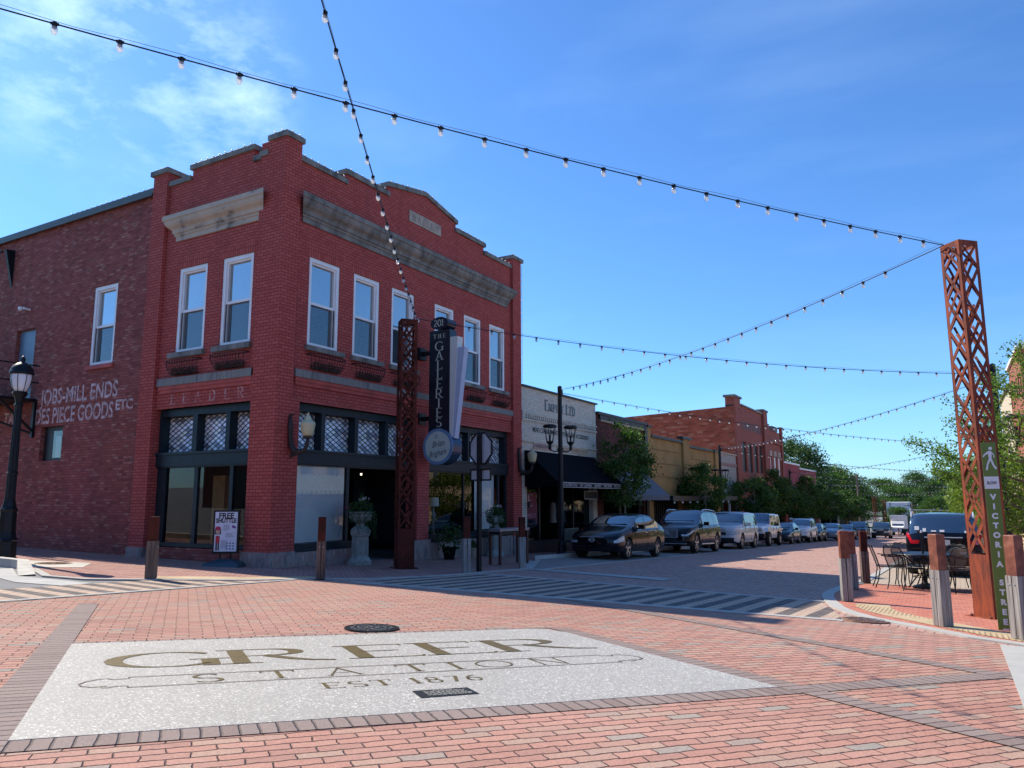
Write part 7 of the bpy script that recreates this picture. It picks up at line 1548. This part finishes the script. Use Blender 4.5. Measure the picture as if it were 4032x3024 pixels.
ta = make_tree('street_tree', 'tall slim street tree before the dark brown brick shop with sunlit top', 5.7, (1.15, 1.15, 2.0), 9000, .060, 11, M['leaf'], M['pale_bark'], 'young street trees along the left pavement', cz=.62, trunks=2, tr=.045, lump=1.4)
ta.location = G(1.3, 17.7, 0)
tb = make_tree('street_tree', 'round dark street tree before the ochre stucco building', 4.8, (1.4, 1.4, 1.45), 8000, .065, 12, M['leaf'], M['pale_bark'], 'young street trees along the left pavement', cz=.62, tr=.05, lump=1.2); tb.location = G(1.2, 29.5, 0)
tc_ = make_tree('street_tree', 'spreading street tree before the small pale building', 4.9, (1.6, 1.9, 1.45), 8000, .075, 13, M['leaf'], M['pale_bark'], 'young street trees along the left pavement', cz=.62, tr=.05, lump=1.2); tc_.location = G(1.3, 40.5, 0)
copy_thing(tb, G(1.3, 47.5, 0), 2., 'street tree before the tall brick building, left of the white compact windows', None, (1.0, 1.1, 1.2))
copy_thing(tc_, G(1.3, 55, 0), 1., 'street tree before the narrow red brick building')
copy_thing(tb, G(1.4, 62.5, 0), 4., 'dark street tree before the near half of the crimson building', None, (1.05, 1.1, 1.3))
copy_thing(ta, G(1.2, 69, 0), 1., 'tall thin street tree rising before the crimson wall', None, (1.2, 1.2, 1.05))
copy_thing(tc_, G(1.5, 77, 0), 3., 'street tree at the far end of the crimson building', None, (1.2, 1.2, 1.15))
copy_thing(tb, G(2.0, 88, 0), 5., 'street tree past the crimson building, behind the parked dark blue car', None, (1.5, 1.5, 1.25))
# ginkgo behind the right tower
gk = MB(); rnd = random.Random(5); t = thing('ginkgo_tree', 'ginkgo with long leafy branches and fan shaped leaves behind the right rusty tower', 'tree', G(14.7, 6.2, 0))
base = Vector((0, 0, 0)); trp = [Vector((0, 0, -.05)), Vector((.02, .0, 1.2)), Vector((-.02, .03, 2.4)), Vector((.03, .0, 3.6)), Vector((0, 0, 4.7))]; tb_ = MB(); tb_.tube(trp, [.10, .085, .07, .05, .015], 10)
lb = MB()
def twig(p, q, dens, spread):
    n_ = int((q-p).length*dens)
    for k in range(n_):
        f = rnd.random(); c = p.lerp(q, f)+Vector((rnd.gauss(0, spread), rnd.gauss(0, spread), rnd.gauss(0, spread)))
        s = rnd.uniform(.028, .045); nrm = Vector((rnd.gauss(0, .8), rnd.gauss(-.3, .8), rnd.gauss(.2, .7))).normalized(); a = Matrix.Rotation(rnd.uniform(0, 6.3), 3, nrm) @ nrm.orthogonal().normalized(); g2 = nrm.cross(a)
        lb.add([c, c+a*s*.85+g2*s*.65, c+a*s*1.15+g2*s*.2, c+a*s*.92, c+a*s*1.15-g2*s*.2, c+a*s*.85-g2*s*.65], [(0, 1, 2, 3), (0, 3, 4, 5)])
for k in range(34):
    z0 = 1.9+2.6*(k/34)+rnd.uniform(-.1, .1); a = k*2.4+rnd.uniform(-.3, .3); L_ = (1.75-.30*max(0, z0-2.4))*rnd.uniform(.75, 1.1); s = Vector((0, 0, z0)); e = s+Vector((cos(a)*L_, sin(a)*L_, L_*rnd.uniform(.15, .55))); m = s.lerp(e, .5)+Vector((0, 0, -.06))
    tb_.tube([s, m, e], [.022, .014, .004], 5); twig(s.lerp(m, .3), m, 80, .12); twig(m, e, 125, .085); twig(e, e+(e-m)*.12, 90, .04)
    for _ in range(3):
        p = m.lerp(e, rnd.random()*.8); q = p+Vector((rnd.gauss(0, .3), rnd.gauss(0, .3), rnd.uniform(.0, .4))); tb_.tube([p, q], [.008, .003], 4); twig(p, q, 110, .06)
# two long branches reaching out over the street
for e in (Vector((-2.35, .7, 3.15)), Vector((-2.0, .3, 2.55)), Vector((-1.6, .5, 3.55)), Vector((-1.9, 1.4, 2.75)), Vector((-1.3, 1.0, 1.95))):
    s = Vector((0, 0, e.z-1.1)); m = s.lerp(e, .55)+Vector((0, 0, -.02)); tb_.tube([s, m, e], [.03, .018, .004], 6); twig(s.lerp(m, .2), m, 330, .20); twig(m, e, 420, .12); twig(e, e+(e-m)*.1, 200, .05)
    for q_ in range(5):
        p = s.lerp(e, .35+.13*q_); q = p+Vector((rnd.uniform(-.5, 0), rnd.gauss(0, .25), rnd.uniform(.1, .45))); tb_.tube([p, q], [.010, .003], 4); twig(p, q, 170, .06)
tb_.build('trunk', M['bark'], t); lb.build('crown', M['leaf_ginkgo'], t)
# trees further down on the right
td = make_tree('broadleaf_tree', 'bushy lime green tree right of the black suv, low behind the tower', 5.2, (2.2, 2.4, 2.0), 7000, .085, 21, M['leaf_lime'], M['bark'], 'trees along the right pavement', cz=.55, tr=.09); td.location = G(14.9, 30, 0)
copy_thing(td, G(14.8, 42, 0), 1.3, 'green tree behind the lime one on the right pavement'); copy_thing(td, G(15, 56, 0), 2.7, 'green tree in the middle of the right pavement row', None, (1.1, 1.1, 1.1)); copy_thing(td, G(15, 72, 0), 4., 'second last tree of the right pavement row', None, (1.2, 1.2, 1.15)); copy_thing(td, G(15.5, 90, 0), .6, 'last tree of the right pavement row', None, (1.3, 1.3, 1.2))
# big trees behind the crimson building and the distant wood
te = make_tree('large_tree', 'large dark green tree rising behind the crimson building', 12.5, (4.6, 4.6, 4.9), 15000, .15, 31, M['leaf_far'], M['bark'], 'large trees far down the street', cz=.60, tr=.25, lump=2.2); te.location = (-4.6, 93, gz(0, 93))
tf = make_tree('large_tree', 'broad tree whose crown leans over the street past the crimson building', 11, (5.2, 5.2, 4.0), 14000, .16, 32, M['leaf'], M['bark'], 'large trees far down the street', cz=.58, tr=.22, lump=2.); tf.location = (-3, 112, gz(0, 112))
copy_thing(te, (-9.5, 104, gz(-9, 104)), 1.5, 'dark tree left of the largest tree behind the crimson building', None, (1, 1, .9))
pos_far = [(-1, 128, .78), (4, 150, .62), (-6, 146, .9), (9.5, 205, .85), (17, 150, .75), (22, 135, .8), (26, 160, 1.0), (1, 215, 1.15), (8, 235, 1.15), (15, 225, 1.2), (22, 240, 1.35), (29, 235, 1.4), (36, 245, 1.4), (44, 240, 1.5), (52, 235, 1.5), (19, 190, 1.0), (27, 195, 1.1), (36, 190, 1.15), (12, 265, 1.5), (24, 275, 1.6), (34, 280, 1.7), (46, 275, 1.7), (3, 275, 1.5), (-6, 250, 1.5), (-12, 220, 1.3)]
where = ['leftmost beside the brick shed', 'behind the far lattice pair', 'behind the brick shed', 'above the white truck', 'right of the white truck', 'low on the right pavement end', 'right of the black suv roof']
for k, (x, y, s) in enumerate(pos_far):
    src = (te, tf)[k % 2]; 
    lab = 'distant tree '+where[k] if k < len(where) else 'distant round green tree in the wood closing the end of the street'
    copy_thing(src, (x, y, gz(x, y)-.1), k*1.1, lab, 'distant trees closing the street' if k >= len(where) else None, (s*1.05, s*1.05, s*.82))
sheet('hillside', [(-200, 285), (200, 285), (200, 330), (-200, 330)], .5, mat('hill_green', (.05, .09, .03), .95, var=.3, scale=.3))
# utility poles and traffic gantry
def pole(px, top_px, depthy, label, r=.12):
    q = yw(px, top_px, depthy); x = q.x; t = thing('utility_pole', label, 'utility pole', G(x, depthy, 0), group='utility poles far down the street'); h = q.z-gz(x, depthy)
    MB().tube([(0, 0, 0), (0, 0, h)], r, 8).build('pole', M['bark'], t); MB().box(-1.1, 1.1, -.06, .06, h-.6, h-.45).build('crossarm', M['bark'], t)
    for sx in (-.9, 0, .9): MB().lathe([(.05, 0), (.03, .15)], 6, (sx, 0, h-.45)).build('insulator', M['white'], t)
    return t
pole(3373, 1867, 100, 'utility pole rising over the far left trees'); pole(3590, 1978, 140, 'grey utility pole right of the white truck')
q = yw(3585, 2000, 135); t = thing('signal_gantry', 'pale metal truss arm of a traffic signal above the white truck', 'traffic signal', G(q.x, 135, 0)); hh = q.z-gz(q.x, 135); b = MB(); b.tube([(0, 0, 0), (0, 0, hh)], .14, 8); b.build('mast', mat('galvanised_mast', (.42, .45, .46), .5, .3), t); b = MB(); b.tube([(0, 0, hh-.3), (5.6, 0, hh-.4)], .06, 6); b.tube([(0, 0, hh-1.3), (5.6, 0, hh-1.2)], .06, 6)
for k in range(5): b.tube([(1.1*k+.9, 0, hh-.35), (1.1*k+.9, 0, hh-1.25)], .04, 5)
b.build('truss_arm', mat('galvanised_truss', (.45, .48, .50), .5, .3), t)
q = yw(3745, 2040, 60); t = thing('red_stop_sign', 'small red stop sign above the roof of the black suv', 'traffic sign', G(q.x, 60, 0), 0); h = q.z-gz(q.x, 60); MB().tube([(0, 0, 0), (0, 0, h)], .04, 6).build('post', M['black'], t); MB().prism([(.38*cos(pi/8+k*pi/4), h+.38*sin(pi/8+k*pi/4)) for k in range(8)], lambda u, z, d: (u, -.05-d, z), 0, .02).build('octagon', mat('stop_red', (.45, .03, .05), .5, var=0), t)
font_text('stop_text', 'STOP', lambda a, b_: (a, -.075, h+b_), .26, M['white'], t, .55, world=False)
b = MB(); b.tube([(-16, 99, 5.0), (0, 60, 5.8), (16, 20, 6.6)], .01, 4)
